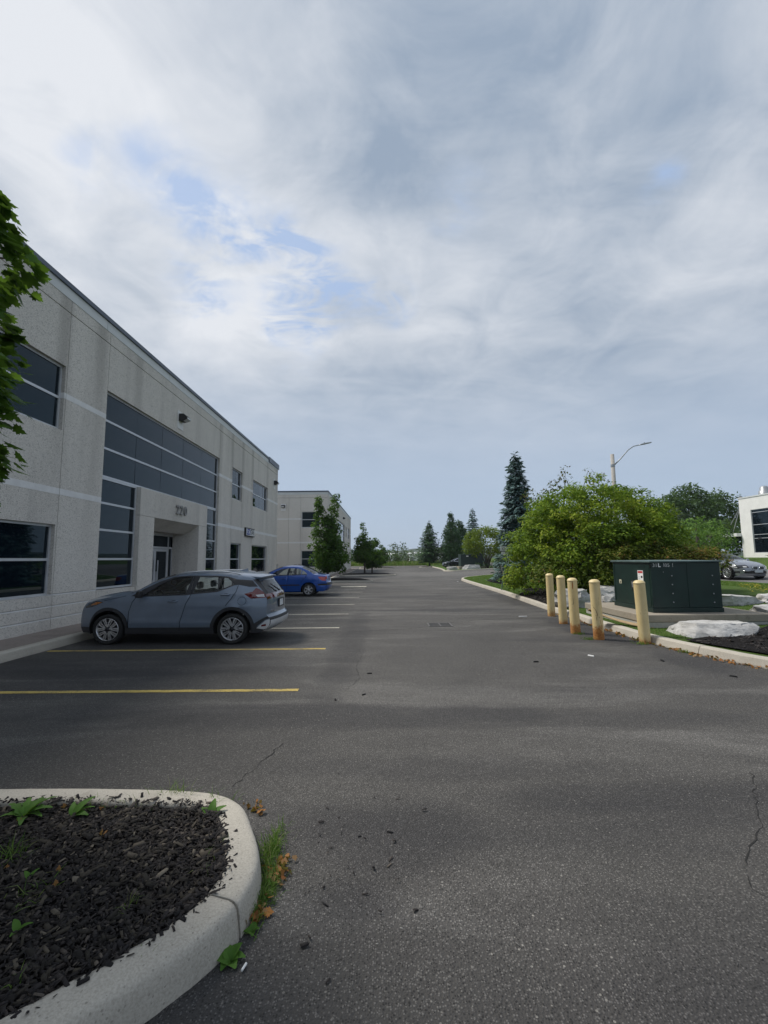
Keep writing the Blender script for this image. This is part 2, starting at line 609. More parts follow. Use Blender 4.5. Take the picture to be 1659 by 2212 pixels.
def m_leaf(name, cols, trans=0.35, rough=0.6, spec=0.18):
    """leaves: colour picked per leaf from the 'tint' attribute"""
    m, t, b = new_mat(name)
    a = N(t, 'ShaderNodeAttribute', attribute_name='tint').outputs['Fac']
    r = N(t, 'ShaderNodeValToRGB')
    el = r.color_ramp.elements
    while len(el) < len(cols):
        el.new(0.5)
    for i, c in enumerate(cols):
        el[i].position = i / (len(cols) - 1)
        el[i].color = (*c, 1)
    setin(t, r.inputs[0], a)
    c = r.outputs[0]
    t.links.new(c, b.inputs['Base Color'])
    b.inputs['Roughness'].default_value = rough
    b.inputs['Specular IOR Level'].default_value = spec
    tl = N(t, 'ShaderNodeBsdfTranslucent')
    setin(t, tl.inputs[0], MIX(t, 0.5, c, (0.18, 0.30, 0.03), 'MIX'))
    mx = N(t, 'ShaderNodeMixShader'); mx.inputs[0].default_value = trans
    t.links.new(b.outputs[0], mx.inputs[1]); t.links.new(tl.outputs[0], mx.inputs[2])
    t.links.new(mx.outputs[0], t.nodes['Material Output'].inputs[0])
    return m


def m_tinted(name, cols, rough=0.85, spec=0.25):
    m, t, b = new_mat(name)
    a = N(t, 'ShaderNodeAttribute', attribute_name='tint').outputs['Fac']
    r = N(t, 'ShaderNodeValToRGB')
    el = r.color_ramp.elements
    while len(el) < len(cols):
        el.new(0.5)
    for i, c in enumerate(cols):
        el[i].position = i / (len(cols) - 1); el[i].color = (*c, 1)
    setin(t, r.inputs[0], a)
    t.links.new(r.outputs[0], b.inputs['Base Color'])
    b.inputs['Roughness'].default_value = rough
    b.inputs['Specular IOR Level'].default_value = spec
    return m


def m_ground(name, cols, scale, bmp=0.5, bd=0.02):
    m, t, b = new_mat(name)
    p = worldco(t)
    n1 = NOISE(t, p, scale, 6, 0.65)
    n2 = NOISE(t, MAPV(t, p, loc=(3, 8, 1)), scale * 0.06, 4, 0.6, 0.4)
    n3 = NOISE(t, p, scale * 6, 4, 0.6)
    c = MIX(t, RAMP(t, n1, 0.3, 0.7), cols[0], cols[1])
    c = MIX(t, MATH(t, 'MULTIPLY', RAMP(t, n2, 0.4, 0.7), 0.5), c, cols[2])
    c = MIX(t, MATH(t, 'MULTIPLY', RAMP(t, n3, 0.45, 0.7), 0.4), c, tuple(x * 0.5 for x in cols[0]))
    setin(t, b.inputs['Base Color'], c)
    b.inputs['Roughness'].default_value = 0.95
    b.inputs['Specular IOR Level'].default_value = 0.15
    bump(t, b, MATH(t, 'ADD', n1, n3), bmp, bd)
    return m


def m_bollard(name, rust_h, heavy, seed):
    m, t, b = new_mat(name)
    p = objco(t)
    n = NOISE(t, MAPV(t, p, loc=(seed, seed * 2, 0), scale=(1, 1, 0.4)), 9, 6, 0.65, 0.5)
    n2 = NOISE(t, MAPV(t, p, loc=(seed, 0, 3)), 45, 5, 0.7)
    sep = N(t, 'ShaderNodeSeparateXYZ'); t.links.new(p, sep.inputs[0])
    base = MIX(t, RAMP(t, n, 0.3, 0.7), (0.66, 0.515, 0.25), (0.73, 0.585, 0.31))
    lim = MATH(t, 'SUBTRACT', MATH(t, 'MULTIPLY', n, 2 * rust_h), rust_h * 0.45)
    lim = MATH(t, 'ADD', lim, 0.02)
    r = RAMP(t, MATH(t, 'SUBTRACT', lim, sep.outputs[2]), -0.05, 0.10)
    rust = MIX(t, RAMP(t, n2, 0.3, 0.7), (0.24, 0.075, 0.018), (0.52, 0.25, 0.07))
    base = MIX(t, MATH(t, 'MULTIPLY', r, heavy), base, rust)
    spots = MATH(t, 'MULTIPLY', RAMP(t, NOISE(t, MAPV(t, p, loc=(seed, 5, seed)), 26, 3, 0.5), 0.70, 0.76), 0.5)
    base = MIX(t, spots, base, (0.30, 0.17, 0.06))
    setin(t, b.inputs['Base Color'], base)
    setin(t, b.inputs['Roughness'], MATH(t, 'ADD', 0.5, MATH(t, 'MULTIPLY', r, 0.4)))
    bump(t, b, MATH(t, 'MULTIPLY', n2, r), 0.4, 0.006)
    return m


def m_stone():
    m, t, b = new_mat('limestone')
    p = worldco(t)
    n1 = NOISE(t, p, 3.0, 7, 0.65, 0.5)
    n2 = NOISE(t, MAPV(t, p, scale=(1, 1, 3.5)), 9.0, 6, 0.65, 0.3)
    n3 = NOISE(t, p, 60, 4, 0.6)
    c = MIX(t, RAMP(t, n1, 0.3, 0.7), (0.36, 0.35, 0.335), (0.56, 0.55, 0.53))
    c = MIX(t, MATH(t, 'MULTIPLY', RAMP(t, n2, 0.50, 0.70), 0.65), c, (0.20, 0.195, 0.195))
    c = MIX(t, MATH(t, 'MULTIPLY', RAMP(t, n3, 0.5, 0.75), 0.3), c, (0.33, 0.31, 0.28))
    setin(t, b.inputs['Base Color'], c)
    b.inputs['Roughness'].default_value = 0.9
    bump(t, b, MATH(t, 'ADD', n2, MATH(t, 'MULTIPLY', n3, 0.4)), 0.6, 0.03)
    return m


STAIN_Y = [10.35, 11.75, 20.75, 22.35, 24.15, 25.9, 13.6, 29.2]
LOT_DARK_MARKS = [(-1.4, 5.15, 4.2, 0.42, .55), (2.3, 3.42, 1.7, 0.22, .50), (0.05, 3.05, .65, .42, .50), (-0.2, 2.45, .3, .18, .55), (-3.6, 7.5, 2.6, .9, .50), (-0.72, 10.0, .35, 5.5, .45), (4.75, 10.8, .55, 2.6, .75), (5.15, 7.9, .5, 1.3, .6), (1.9, 5.0, 2.6, .30, .34), (-4.4, 10.0, 2.2, 1.0, .6), (-4.6, 21.9, 2.4, 1.0, .6), (5.2, 19.0, .5, 6.0, .5), (.3, 3.9, 1.6, .25, .28)]
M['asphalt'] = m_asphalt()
M['kerb'] = m_concrete('kerb_concrete', (0.39, 0.355, 0.30), (0.53, 0.49, 0.42), 14, dirt_amt=0.30)
M['kerb_far'] = M['kerb']
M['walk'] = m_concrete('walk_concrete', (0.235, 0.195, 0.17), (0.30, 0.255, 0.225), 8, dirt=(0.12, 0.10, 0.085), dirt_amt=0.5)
M['precast'] = m_precast()
M['band'] = plain('smooth_white_band', (0.74, 0.73, 0.715), 0.8, var=0.06, scale=5)
M['parapet'] = plain('parapet_flashing', (0.62, 0.635, 0.63), 0.6, var=0.05, scale=2)
M['coping'] = plain('blue_grey_coping', (0.085, 0.105, 0.135), 0.45, metal=0.2, var=0.1, scale=2)
M['joint'] = plain('sealant_joint', (0.10, 0.095, 0.09), 0.9)
M['glass'] = m_glass_dark()
M['alu'] = plain('silver_aluminium', (0.56, 0.575, 0.60), 0.42, metal=0.35, var=0.05, scale=3)
M['black'] = plain('black_plastic', (0.018, 0.018, 0.020), 0.6, var=0.15, scale=20)
M['clad'] = plain('black_cladding', (0.022, 0.023, 0.027), 0.55, var=0.12, scale=30)
M['rubber'] = plain('tyre_rubber', (0.018, 0.018, 0.018), 0.85, var=0.2, scale=40)
M['void'] = plain('dark_interior', (0.008, 0.008, 0.009), 0.95)
M['seat'] = plain('seat_fabric', (0.17, 0.175, 0.18), 0.9, var=0.1, scale=30)
M['alloy'] = plain('machined_alloy', (0.62, 0.62, 0.64), 0.30, metal=0.85, var=0.06, scale=12)
M['alloy_dark'] = plain('dark_alloy', (0.03, 0.03, 0.034), 0.45, metal=0.5)
M['chrome'] = plain('chrome_trim', (0.72, 0.73, 0.75), 0.16, metal=1.0)
M['car_glass'] = m_car_glass()
M['car_glass_dark'] = m_car_glass('privacy_glass', (0.10, 0.11, 0.115))
M['lamp_red'] = plain('red_lamp_lens', (0.12, 0.004, 0.007), 0.12, coat=1.0, var=0.1, scale=9)
M['lamp_clear'] = plain('clear_lamp_lens', (0.62, 0.62, 0.63), 0.12, coat=1.0, var=0.2, scale=14)
M['lamp_amber'] = plain('amber_lamp_lens', (0.42, 0.145, 0.03), 0.15, coat=1.0, var=0.25, scale=14)
M['lamp_smoke'] = plain('smoked_lamp_lens', (0.03, 0.03, 0.032), 0.08, coat=1.0)
M['plate'] = plain('number_plate', (0.66, 0.68, 0.70), 0.5)
M['plate_ink'] = plain('plate_ink', (0.10, 0.16, 0.38), 0.5)
def m_line(name, col):
    m, t, b = new_mat(name)
    p = worldco(t)
    n1 = NOISE(t, p, 16, 5, 0.6); n2 = NOISE(t, p, 110, 4, 0.65); n3 = NOISE(t, MAPV(t, p, scale=(1, 1, 1)), 2.2, 4, 0.6)
    c = MIX(t, RAMP(t, n1, 0.3, 0.7), tuple(x * 0.82 for x in col), tuple(x * 1.12 for x in col))
    worn = RAMP(t, MATH(t, 'ADD', MATH(t, 'MULTIPLY', n2, 0.75), MATH(t, 'MULTIPLY', n3, 0.45)), 0.60, 0.70)
    setin(t, b.inputs['Base Color'], MIX(t, MATH(t, 'MULTIPLY', worn, 0.85), c, (0.075, 0.072, 0.069)))
    b.inputs['Roughness'].default_value = 0.85
    bump(t, b, n2, 0.4, 0.006)
    return m


M['line_yellow'] = m_line('worn_yellow_paint', (0.56, 0.41, 0.105))
M['line_white'] = m_line('worn_white_paint', (0.60, 0.565, 0.46))
M['mulch_bed'] = m_ground('mulch_soil', [(0.012, 0.010, 0.010), (0.030, 0.026, 0.025), (0.02, 0.017, 0.016)], 60, 1.0, 0.03)
M['chips'] = m_tinted('bark_chips', [(0.009, 0.008, 0.008), (0.018, 0.015, 0.015), (0.030, 0.025, 0.023), (0.056, 0.046, 0.040), (0.17, 0.14, 0.11)], 0.78, 0.3)
M['lawn'] = m_ground('lawn_turf', [(0.045, 0.085, 0.014), (0.09, 0.155, 0.028), (0.10, 0.125, 0.04)], 30, 0.8, 0.03)
M['meadow'] = m_ground('meadow_ground', [(0.06, 0.10, 0.022), (0.11, 0.155, 0.04), (0.14, 0.145, 0.06)], 2, 0.5, 0.1)
M['blade'] = m_leaf('grass_blades', [(0.04, 0.095, 0.013), (0.08, 0.165, 0.022), (0.13, 0.215, 0.04), (0.22, 0.22, 0.09)], 0.3)
M['weed'] = m_leaf('weed_leaf', [(0.065, 0.15, 0.024), (0.10, 0.21, 0.035)], 0.3)
M['litter'] = m_leaf('dry_leaf', [(0.22, 0.085, 0.03), (0.36, 0.155, 0.045), (0.26, 0.17, 0.09)], 0.25)
M['bark'] = plain('tree_bark', (0.085, 0.068, 0.055), 0.95, var=0.35, scale=14, bmp=0.6)
M['maple'] = m_leaf('maple_leaf', [(0.022, 0.062, 0.012), (0.044, 0.108, 0.017), (0.078, 0.168, 0.022), (0.15, 0.255, 0.030)], 0.38)
M['shrub'] = m_leaf('shrub_leaf', [(0.050, 0.105, 0.012), (0.110, 0.190, 0.017), (0.190, 0.280, 0.022), (0.275, 0.350, 0.030), (0.33, 0.36, 0.04)], 0.35)
M['lime'] = m_leaf('pale_tree_leaf', [(0.075, 0.115, 0.014), (0.15, 0.205, 0.02), (0.22, 0.275, 0.03)], 0.38)
M['hedge'] = m_leaf('hedge_leaf', [(0.045, 0.075, 0.010), (0.090, 0.130, 0.017), (0.15, 0.155, 0.024), (0.23, 0.10, 0.03)], 0.3)
M['bluespruce'] = m_leaf('blue_spruce_needle', [(0.045, 0.085, 0.080), (0.090, 0.155, 0.150), (0.165, 0.245, 0.24)], 0.08, 0.6)
M['cedar'] = m_leaf('dark_conifer_foliage', [(0.020, 0.055, 0.022), (0.040, 0.095, 0.036), (0.072, 0.145, 0.050)], 0.12, 0.6)
M['wood'] = m_leaf('woodland_leaf', [(0.034, 0.066, 0.026), (0.062, 0.112, 0.042), (0.10, 0.16, 0.066)], 0.3)
M['greywood'] = m_leaf('silvery_leaf', [(0.07, 0.10, 0.065), (0.13, 0.165, 0.12), (0.17, 0.20, 0.15)], 0.3)
M['sapling'] = m_leaf('bright_sapling_leaf', [(0.06, 0.13, 0.025), (0.12, 0.225, 0.045), (0.20, 0.32, 0.08)], 0.35)
M['stone'] = m_stone()
M['box_green'] = plain('dark_green_enamel', (0.0045, 0.021, 0.016), 0.42, var=0.18, scale=3)
M['pad'] = m_concrete('pad_concrete', (0.27, 0.235, 0.185), (0.36, 0.32, 0.26), 12, dirt_amt=0.45)
M['pad_low'] = m_concrete('pad_base_concrete', (0.36, 0.35, 0.32), (0.46, 0.45, 0.42), 12, dirt_amt=0.4)
M['white'] = plain('white_enamel', (0.78, 0.78, 0.76), 0.55, var=0.04, scale=4)
M['white_wall'] = plain('white_stucco', (0.80, 0.79, 0.76), 0.85, var=0.04, scale=1.5)
M['red'] = plain('warning_red', (0.50, 0.05, 0.05), 0.5)
M['blue'] = plain('sign_blue', (0.006, 0.025, 0.30), 0.4)
M['dkgrey'] = plain('sign_dark_grey', (0.05, 0.05, 0.055), 0.5)
M['lens'] = plain('lamp_lens', (0.55, 0.56, 0.56), 0.2, coat=0.6)
M['galv'] = plain('galvanised_steel', (0.36, 0.37, 0.38), 0.45, metal=0.6, var=0.1, scale=12)
M['conc_pole'] = plain('concrete_pole', (0.40, 0.375, 0.34), 0.9, var=0.1, scale=12)
M['green_post'] = plain('green_steel_post', (0.12, 0.20, 0.13), 0.6, var=0.2, scale=20)
M['iron'] = plain('cast_iron', (0.12, 0.115, 0.11), 0.7, metal=0.4, var=0.3, scale=30)
M['card'] = plain('tan_cardboard', (0.42, 0.30, 0.165), 0.85, var=0.1, scale=14)
M['hill'] = m_ground('distant_woods', [(0.030, 0.050, 0.030), (0.05, 0.075, 0.04), (0.04, 0.06, 0.035)], 0.03, 0.3, 3)
M['yellow'] = m_tinted('yellow_petals', [(0.45, 0.33, 0.02), (0.60, 0.46, 0.03)], 0.7)
# ------------------------------------------------------------------ ground, lot, kerbs
def sstep(x, a, b):
    t = min(1.0, max(0.0, (x - a) / (b - a)))
    return t * t * (3 - 2 * t)


def base_z(x, y=0):
    if x < 6: return 0.0
    return 0.42 * min(1.0, (x - 6) / 11.8) ** 1.3


def verge_z(x, y=0):
    return base_z(x) + 0.15 * (1 - sstep(x, 13.5, 17.8)) + 0.025 * sstep(x, 13.5, 17.8) - 0.005


def far_z(x, y=0):
    """the street and the lawn beyond it, rising to the right"""
    if x < 25.8: return 0.43 + (x - 17.8) * 0.045
    return 0.79 + (1.5 - 0.79) * sstep(x, 24.0, 45)


def sheet(name, xs, ys, zf, mat):
    V = [(x, y, zf(x, y)) for y in ys for x in xs]
    n = len(xs)
    F = [(j * n + i, j * n + i + 1, (j + 1) * n + i + 1, (j + 1) * n + i) for j in range(len(ys) - 1) for i in range(n - 1)]
    o = obj(name, mesh(name, V, F, mat, True))
    return tag(o, kind='structure')


def frange(a, b, s):
    n = max(1, int(round(abs(b - a) / s)))
    return [a + (b - a) * i / n for i in range(n + 1)]


sheet('ground', frange(-3000, 3000, 1500), frange(-1000, 4500, 1100), lambda x, y: -0.35, M['meadow'])
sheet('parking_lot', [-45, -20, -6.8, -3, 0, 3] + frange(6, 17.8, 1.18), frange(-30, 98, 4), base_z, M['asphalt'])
sheet('street', frange(17.8, 25.8, 2), frange(-40, 260, 20), lambda x, y: far_z(x) , plain('street_asphalt', (0.135, 0.13, 0.125), 0.9, var=0.15, scale=3, bmp=0.3))
sheet('lawn', [25.8, 28, 31, 34, 37, 40, 43, 46, 60, 120, 400], frange(-40, 260, 20), far_z, M['lawn'])
# far field behind the lot
sheet('field', [-60, -30, -10, 0, 10, 17.8], frange(98.2, 260, 20), lambda x, y: 0.12 - 0.002 * (y - 98), M['meadow'])


def offset_path(P, d):
    out = []
    for i, p in enumerate(P):
        a, b = P[max(i - 1, 0)], P[min(i + 1, len(P) - 1)]
        t = np.array(b[:2], float) - np.array(a[:2], float)
        t /= np.linalg.norm(t) + 1e-9
        out.append((p[0] - t[1] * d, p[1] + t[0] * d))
    return out


KERB_PROF = [(-0.012, -0.12), (-0.008, 0.02), (0.022, 0.125), (0.05, 0.15), (0.165, 0.152), (0.18, 0.140), (0.18, -0.05)]


def kerb(path, name='kerb', zf=base_z, mat=None, joint=3.0, prof=KERB_PROF, parent=None, wob=0.004, flat=1.0, smooth=False):
    """a concrete kerb swept along a path; the land it holds lies to the left of the path"""
    root = parent or tag(empty(name, (path[0][0], path[0][1], 0)), kind='structure')
    L = 0.0
    seg, segs = [path[0]], []
    for a, b in zip(path[:-1], path[1:]):
        L += math.dist(a[:2], b[:2])
        seg.append(b)
        if L > joint:
            segs.append(seg); seg = [b]; L = 0.0
    if len(seg) > 1: segs.append(seg)
    full = path
    r = random.Random(len(path))
    for s in segs:
        i0 = full.index(s[0])
        rows = []
        for q, (px_, py_) in enumerate(s):
            i = i0 + q
            a, b = full[max(i - 1, 0)], full[min(i + 1, len(full) - 1)]
            t = np.array(b[:2], float) - np.array(a[:2], float); t /= np.linalg.norm(t) + 1e-9
            if q == 0: px_, py_ = px_ + t[0] * 0.006, py_ + t[1] * 0.006
            if q == len(s) - 1: px_, py_ = px_ - t[0] * 0.006, py_ - t[1] * 0.006
            w = [r.uniform(-wob, wob) for _ in prof]
            rows.append([(px_ - t[1] * (d + w[k]), py_ + t[0] * (d + w[k]), zf(px_, py_) + z * (flat if z > 0 else 1) + w[k] * 0.7) for k, (d, z) in enumerate(prof)])
        mb = MB()
        V = [v for row in rows for v in row]
        n = len(prof)
        F = [(j * n + k, (j + 1) * n + k, (j + 1) * n + k + 1, j * n + k + 1) for j in range(len(rows) - 1) for k in range(n - 1)]
        F.append(tuple(range(n))); F.append(tuple((len(rows) - 1) * n + k for k in reversed(range(n))))
        mb.add(V, F)
        o = mb.build('kerb_segment', mat or M['kerb'], root, fix=True, smooth=smooth)
        if smooth:
            o.data.polygons[len(o.data.polygons) - 1].use_smooth = o.data.polygons[len(o.data.polygons) - 2].use_smooth = False
        o.matrix_parent_inverse = Matrix.Translation(-root.location)
    return root


def tup(P): return [tuple(float(c) for c in p) for p in P]


# left: walk along the building with its kerb (path runs -Y so that the walk lies to the right -> use +Y with mirrored offset)
wk = [(-6.62, y) for y in frange(34.2, -12, 0.75)]
WALK_PROF = [(-d, z * 1.13) for d, z in KERB_PROF]
kerb(wk[::-1], 'walk_kerb', joint=3.0, prof=[(d, z * 1.12) for d, z in KERB_PROF])
mbw = tag(empty('sidewalk', (-7.25, 10, 0)), kind='structure')
y = -12.0
k = 0
while y < 33.4:
    y1 = min(y + 1.55, 33.4)
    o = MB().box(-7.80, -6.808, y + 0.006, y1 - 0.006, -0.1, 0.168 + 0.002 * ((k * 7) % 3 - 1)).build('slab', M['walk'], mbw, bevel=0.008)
    o.matrix_parent_inverse = Matrix.Translation(-mbw.location)
    y = y1; k += 1
# walk along the second building
mbw2 = tag(empty('sidewalk', (-5.1, 60, 0)), kind='structure')
y = 43.0
while y < 76:
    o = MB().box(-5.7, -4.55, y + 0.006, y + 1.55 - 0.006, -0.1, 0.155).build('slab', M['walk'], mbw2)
    o.matrix_parent_inverse = Matrix.Translation(-mbw2.location)
    y += 1.55
kerb([(-4.54, y) for y in frange(37.5, 78, 2.0)], 'walk_kerb', joint=6)

# right verge: kerb line with the drive on its left going +Y, land to the right -> path goes from far to near
VR = tup(catmull([(17.6, 43.6), (13.5, 42.6), (10.5, 41.2), (8.2, 39.6), (6.7, 37.6), (6.02, 35.2), (5.82, 32), (5.75, 28), (5.66, 22), (5.42, 16.5), (5.32, 13), (5.28, 10.6), (5.32, 9.2), (5.52, 8.05), (5.90, 6.95), (6.7, 5.7), (8.2, 4.6), (10.5, 4.0), (14, 3.8), (17.6, 3.8)], 5))
kerb(VR, 'kerb', joint=3.2)
inner = tup(offset_path(VR, 0.175))
verge_poly = inner + [(17.8, 3.8), (17.8, 43.6)]
V, F = fill_poly(verge_poly, 0.9, verge_z)
tag(obj('verge', mesh('verge', V, F, M['lawn'], True)), kind='structure')
# second verge beyond the cross drive
VF = tup(catmull([(9.2, 92), (8.9, 80), (8.6, 70), (8.1, 62), (7.75, 58.6), (8.1, 57.0), (9.2, 56.4), (12, 57.0), (15, 58.0), (17.6, 59)], 5))
kerb(VF, 'kerb', joint=8)
V, F = fill_poly(tup(offset_path(VF, 0.175)) + [(17.8, 59), (17.8, 98), (9.6, 98)], 2.5, verge_z)
tag(obj('verge', mesh('verge', V, F, M['lawn'], True)), kind='structure')
# kerb closing the far end of the lot
kerb([(x, 97.6 + 0.1 * x * 0) for x in frange(9.2, -30, 3)][::-1], 'kerb', joint=9)


# mulch beds on the verge
def bed(poly, lift=0.03, name='mulch_bed', zf=verge_z, step=0.5):
    V, F = fill_poly(poly, step, lambda x, y: zf(x, y) + lift)
    return tag(obj(name, mesh(name, V, F, M['mulch_bed'], True)), kind='structure')


BED_NEAR = [(5.62, 8.55), (5.72, 8.15), (6.15, 7.1), (6.95, 6.0), (8.4, 4.95), (10.6, 4.35), (16, 4.2), (16, 8.8), (10.8, 10.2), (8.9, 10.2), (7.9, 9.55), (6.6, 8.95)]
bed(BED_NEAR)
BED_SHRUB = tup(catmull([(5.52, 13.9), (5.60, 17.0), (5.75, 19.3), (6.6, 21.2), (7.2, 24.5), (6.9, 27.5), (7.2, 31.5), (9.2, 33.2), (11.0, 32), (12.4, 26), (12.6, 20), (12.2, 16.2), (10.6, 15.4), (8.6, 15.2), (6.8, 14.6)], 4, True))
bed(BED_SHRUB)

# painted lines
def line(x0, x1, y, w, mat, label=None):
    V = []
    n = 40
    r = random.Random(int(y * 100))
    for i in range(n + 1):
        x = x0 + (x1 - x0) * i / n
        e = r.uniform(-0.006, 0.006)
        V += [(x, y - w / 2 + e, 0.004), (x, y + w / 2 + e * 0.7, 0.004)]
    F = [(2 * i, 2 * i + 2, 2 * i + 3, 2 * i + 1) for i in range(n)]
    tag(obj('parking_line', mesh('parking_line', V, F, mat)), kind='structure')


for yy, mm in ((3.4, 0), (6.13, 0), (8.86, 0), (11.50, 1), (14.32, 1), (17.28, 1), (20.35, 1), (23.6, 1), (26.2, 1)):
    if yy < 4: continue
    line(-6.55, -1.16, yy, 0.105 if yy > 5 else 0.1, M['line_white'] if mm else M['line_yellow'])
line(-2.75, -1.15, 28.3, 0.62, M['line_white'])

# cracks in the asphalt
def crack(pts, w, seed):
    r = random.Random(seed)
    P = []
    for a, b in zip(pts[:-1], pts[1:]):
        n = max(2, int(math.dist(a, b) / 0.045))
        for i in range(n):
            t = i / n
            P.append((a[0] + (b[0] - a[0]) * t + r.uniform(-.016, .016), a[1] + (b[1] - a[1]) * t + r.uniform(-.016, .016)))
    P.append(pts[-1])
    L, R = offset_path(P, w / 2), offset_path(P, -w / 2)
    V, F = [], []
    for i in range(len(P)):
        s = r.uniform(0.15, 1.5)
        for q in (L[i], R[i]):
            V.append((P[i][0] + (q[0] - P[i][0]) * s, P[i][1] + (q[1] - P[i][1]) * s, base_z(P[i][0]) + 0.003))
    F = [(2 * i, 2 * i + 1, 2 * i + 3, 2 * i + 2) for i in range(len(P) - 1)]
    tag(obj('asphalt_crack', mesh('asphalt_crack', V, F, M['crack'])), kind='structure')


M['crack'] = plain('crack_filler', (0.016, 0.015, 0.014), 0.95)
crack([(2.92, 3.75), (2.62, 3.35), (2.40, 3.05), (2.17, 2.85), (1.98, 2.66), (1.90, 2.5), (2.05, 2.3), (2.35, 2.0)], 0.0065, 1)
crack([(-0.42, 8.3), (-0.48, 7.4), (-0.38, 6.7), (-0.55, 6.0)], 0.007, 2)
crack([(-6.3, 10.9), (-4.4, 11.05), (-2.6, 10.95), (-1.1, 10.85), (0.4, 11.15), (1.1, 11.6)], 0.02, 3)
crack([(1.75, 12.2), (2.5, 12.7), (3.4, 12.9), (4.4, 13.0)], 0.02, 4)
crack([(-0.98, 4.4), (-1.1, 3.9), (-1.18, 3.6)], 0.008, 5)

# catch basin
M['pit'] = plain('silted_pit', (.05, .048, .046), .95)
cb = tag(empty('drain_grate', (1.43, 11.85, 0.0)), 'dark iron drain grate set flush in the middle of the asphalt drive', 'drain grate')
f = MB()
for x0, x1, y0, y1 in ((-.31, .31, -.31, -.27), (-.31, .31, .27, .31), (-.31, -.27, -.27, .27), (.27, .31, -.27, .27), (-.015, .015, -.27, .27)):
    f.box(x0, x1, y0, y1, 0.001, 0.012)
f.build('frame', M['iron'], cb)
obj('pit', mesh('pit', [(-.27, -.27, .002), (.27, -.27, .002), (.27, .27, .002), (-.27, .27, .002)], [(0, 1, 2, 3)], M['pit']), cb)
gb = MB().box(-0.125, 0.125, -0.012, 0.012, 0.003, 0.010)
gme = None
for sx in (-0.142, 0.142):
    for i in range(9):
        if gme is None:
            o = gb.build('bar', M['iron'], cb); gme = o.data
        else:
            o = obj('bar', gme, cb)
        o.location = (sx, -0.24 + i * 0.06, 0)

# planter island in the foreground
NI = tup(catmull([(-9.5, 3.25), (-7.0, 3.27), (-4.5, 3.29), (-2.71, 3.30), (-1.96, 3.29), (-1.26, 3.23), (-0.98, 3.09), (-0.83, 2.85), (-0.71, 2.58), (-0.69, 2.34), (-0.765, 2.12), (-0.94, 1.89), (-1.175, 1.67), (-1.65, 1.21), (-2.4, 0.5), (-4, -0.7), (-7, -2.2), (-9.5, -3)], 9))
NI_in = tup(offset_path(NI[::-1], 0.165))
NEAR_PROF = [(-0.040, -0.10), (-0.035, 0.0), (-0.031, 0.05), (-0.025, 0.09), (-0.019, 0.122), (-0.010, 0.139), (0.006, 0.150), (0.028, 0.154), (0.06, 0.155), (0.12, 0.156), (0.142, 0.154), (0.158, 0.146), (0.165, 0.13), (0.17, 0.0)]
ni = tag(empty('island_kerb', (-2, 2.5, 0)), kind='structure')
rev = NI[::-1]
# joint where the photo shows it, on the near side of the nose
ji = min(range(len(rev)), key=lambda i: math.dist(rev[i], (-0.66, 2.22)))
kerb(rev[:ji + 1], parent=ni, joint=99, prof=NEAR_PROF, wob=0.0022, smooth=True)
kerb(rev[ji:], parent=ni, joint=99, prof=NEAR_PROF, wob=0.0022, smooth=True)
mul_poly = [p for p in NI_in]


def mound(x, y):
    return 0.118 + 0.02 * noise.noise(Vector((x * 2.1, y * 2.1, 3))) + 0.008 * noise.noise(Vector((x * 9, y * 9, 7)))


V, F = fill_poly(mul_poly, 0.14, mound)
tag(obj('mulch_bed', mesh('mulch_bed', V, F, M['mulch_bed'], True)), kind='structure')


def chips(name, pts, rng, zf, L=(0.015, 0.06), mat='chips', lift=0.004, tilt=0.35, tint=None):
    n = len(pts)
    pts = np.asarray(pts)
    z = np.array([zf(x, y) for x, y in pts]) + lift + rng.uniform(0, 0.014, n)
    l = rng.uniform(L[0], L[1], n) * rng.uniform(0.6, 1.2, n); w = l * rng.uniform(0.18, 0.45, n); h = np.minimum(w * rng.uniform(0.25, 0.6, n), 0.008)
    box = np.array([(-1, -1, -1), (1, -1, -1), (1, 1, -1), (-1, 1, -1), (-.85, -.8, 1), (.9, -.7, 1), (.8, .85, 1), (-.9, .8, 1)], float) * 0.5
    a = rng.uniform(0, 2 * np.pi, n); tl = rng.normal(0, tilt, n); rl = rng.normal(0, tilt, n)
    B = box[None] * np.stack([l, w, h], 1)[:, None]
    B = B * (1 + rng.uniform(-0.22, 0.22, B.shape))
    x, y_, zz = B[..., 0], B[..., 1], B[..., 2]
    y2 = y_ * np.cos(rl)[:, None] - zz * np.sin(rl)[:, None]; z2 = y_ * np.sin(rl)[:, None] + zz * np.cos(rl)[:, None]
    x3 = x * np.cos(tl)[:, None] - z2 * np.sin(tl)[:, None]; z3 = x * np.sin(tl)[:, None] + z2 * np.cos(tl)[:, None]
    X = x3 * np.cos(a)[:, None] - y2 * np.sin(a)[:, None] + pts[:, 0:1]
    Y = x3 * np.sin(a)[:, None] + y2 * np.cos(a)[:, None] + pts[:, 1:2]
    Vv = np.stack([X, Y, z3 + z[:, None]], -1).reshape(-1, 3)
    q = np.array([(4, 5, 6, 7), (0, 1, 5, 4), (1, 2, 6, 5), (2, 3, 7, 6), (3, 0, 4, 7)])
    Ff = (q[None] + (np.arange(n) * 8)[:, None, None]).reshape(-1, 4)
    if tint is None:
        tint = np.clip(rng.beta(1.15, 2.1, n), 0, 1)
    me = np_mesh(name, Vv, Ff, M[mat], np.repeat(tint, 5))
    return tag(obj(name, me), kind='stuff')


def scatter(poly, n, rng):
    P = np.array(poly)[:, :2]
    x0, y0 = P.min(0); x1, y1 = P.max(0)
    out = []
    while len(out) < n:
        x, y = rng.uniform(x0, x1), rng.uniform(y0, y1)
        if in_poly(x, y, poly): out.append((x, y))
    return out


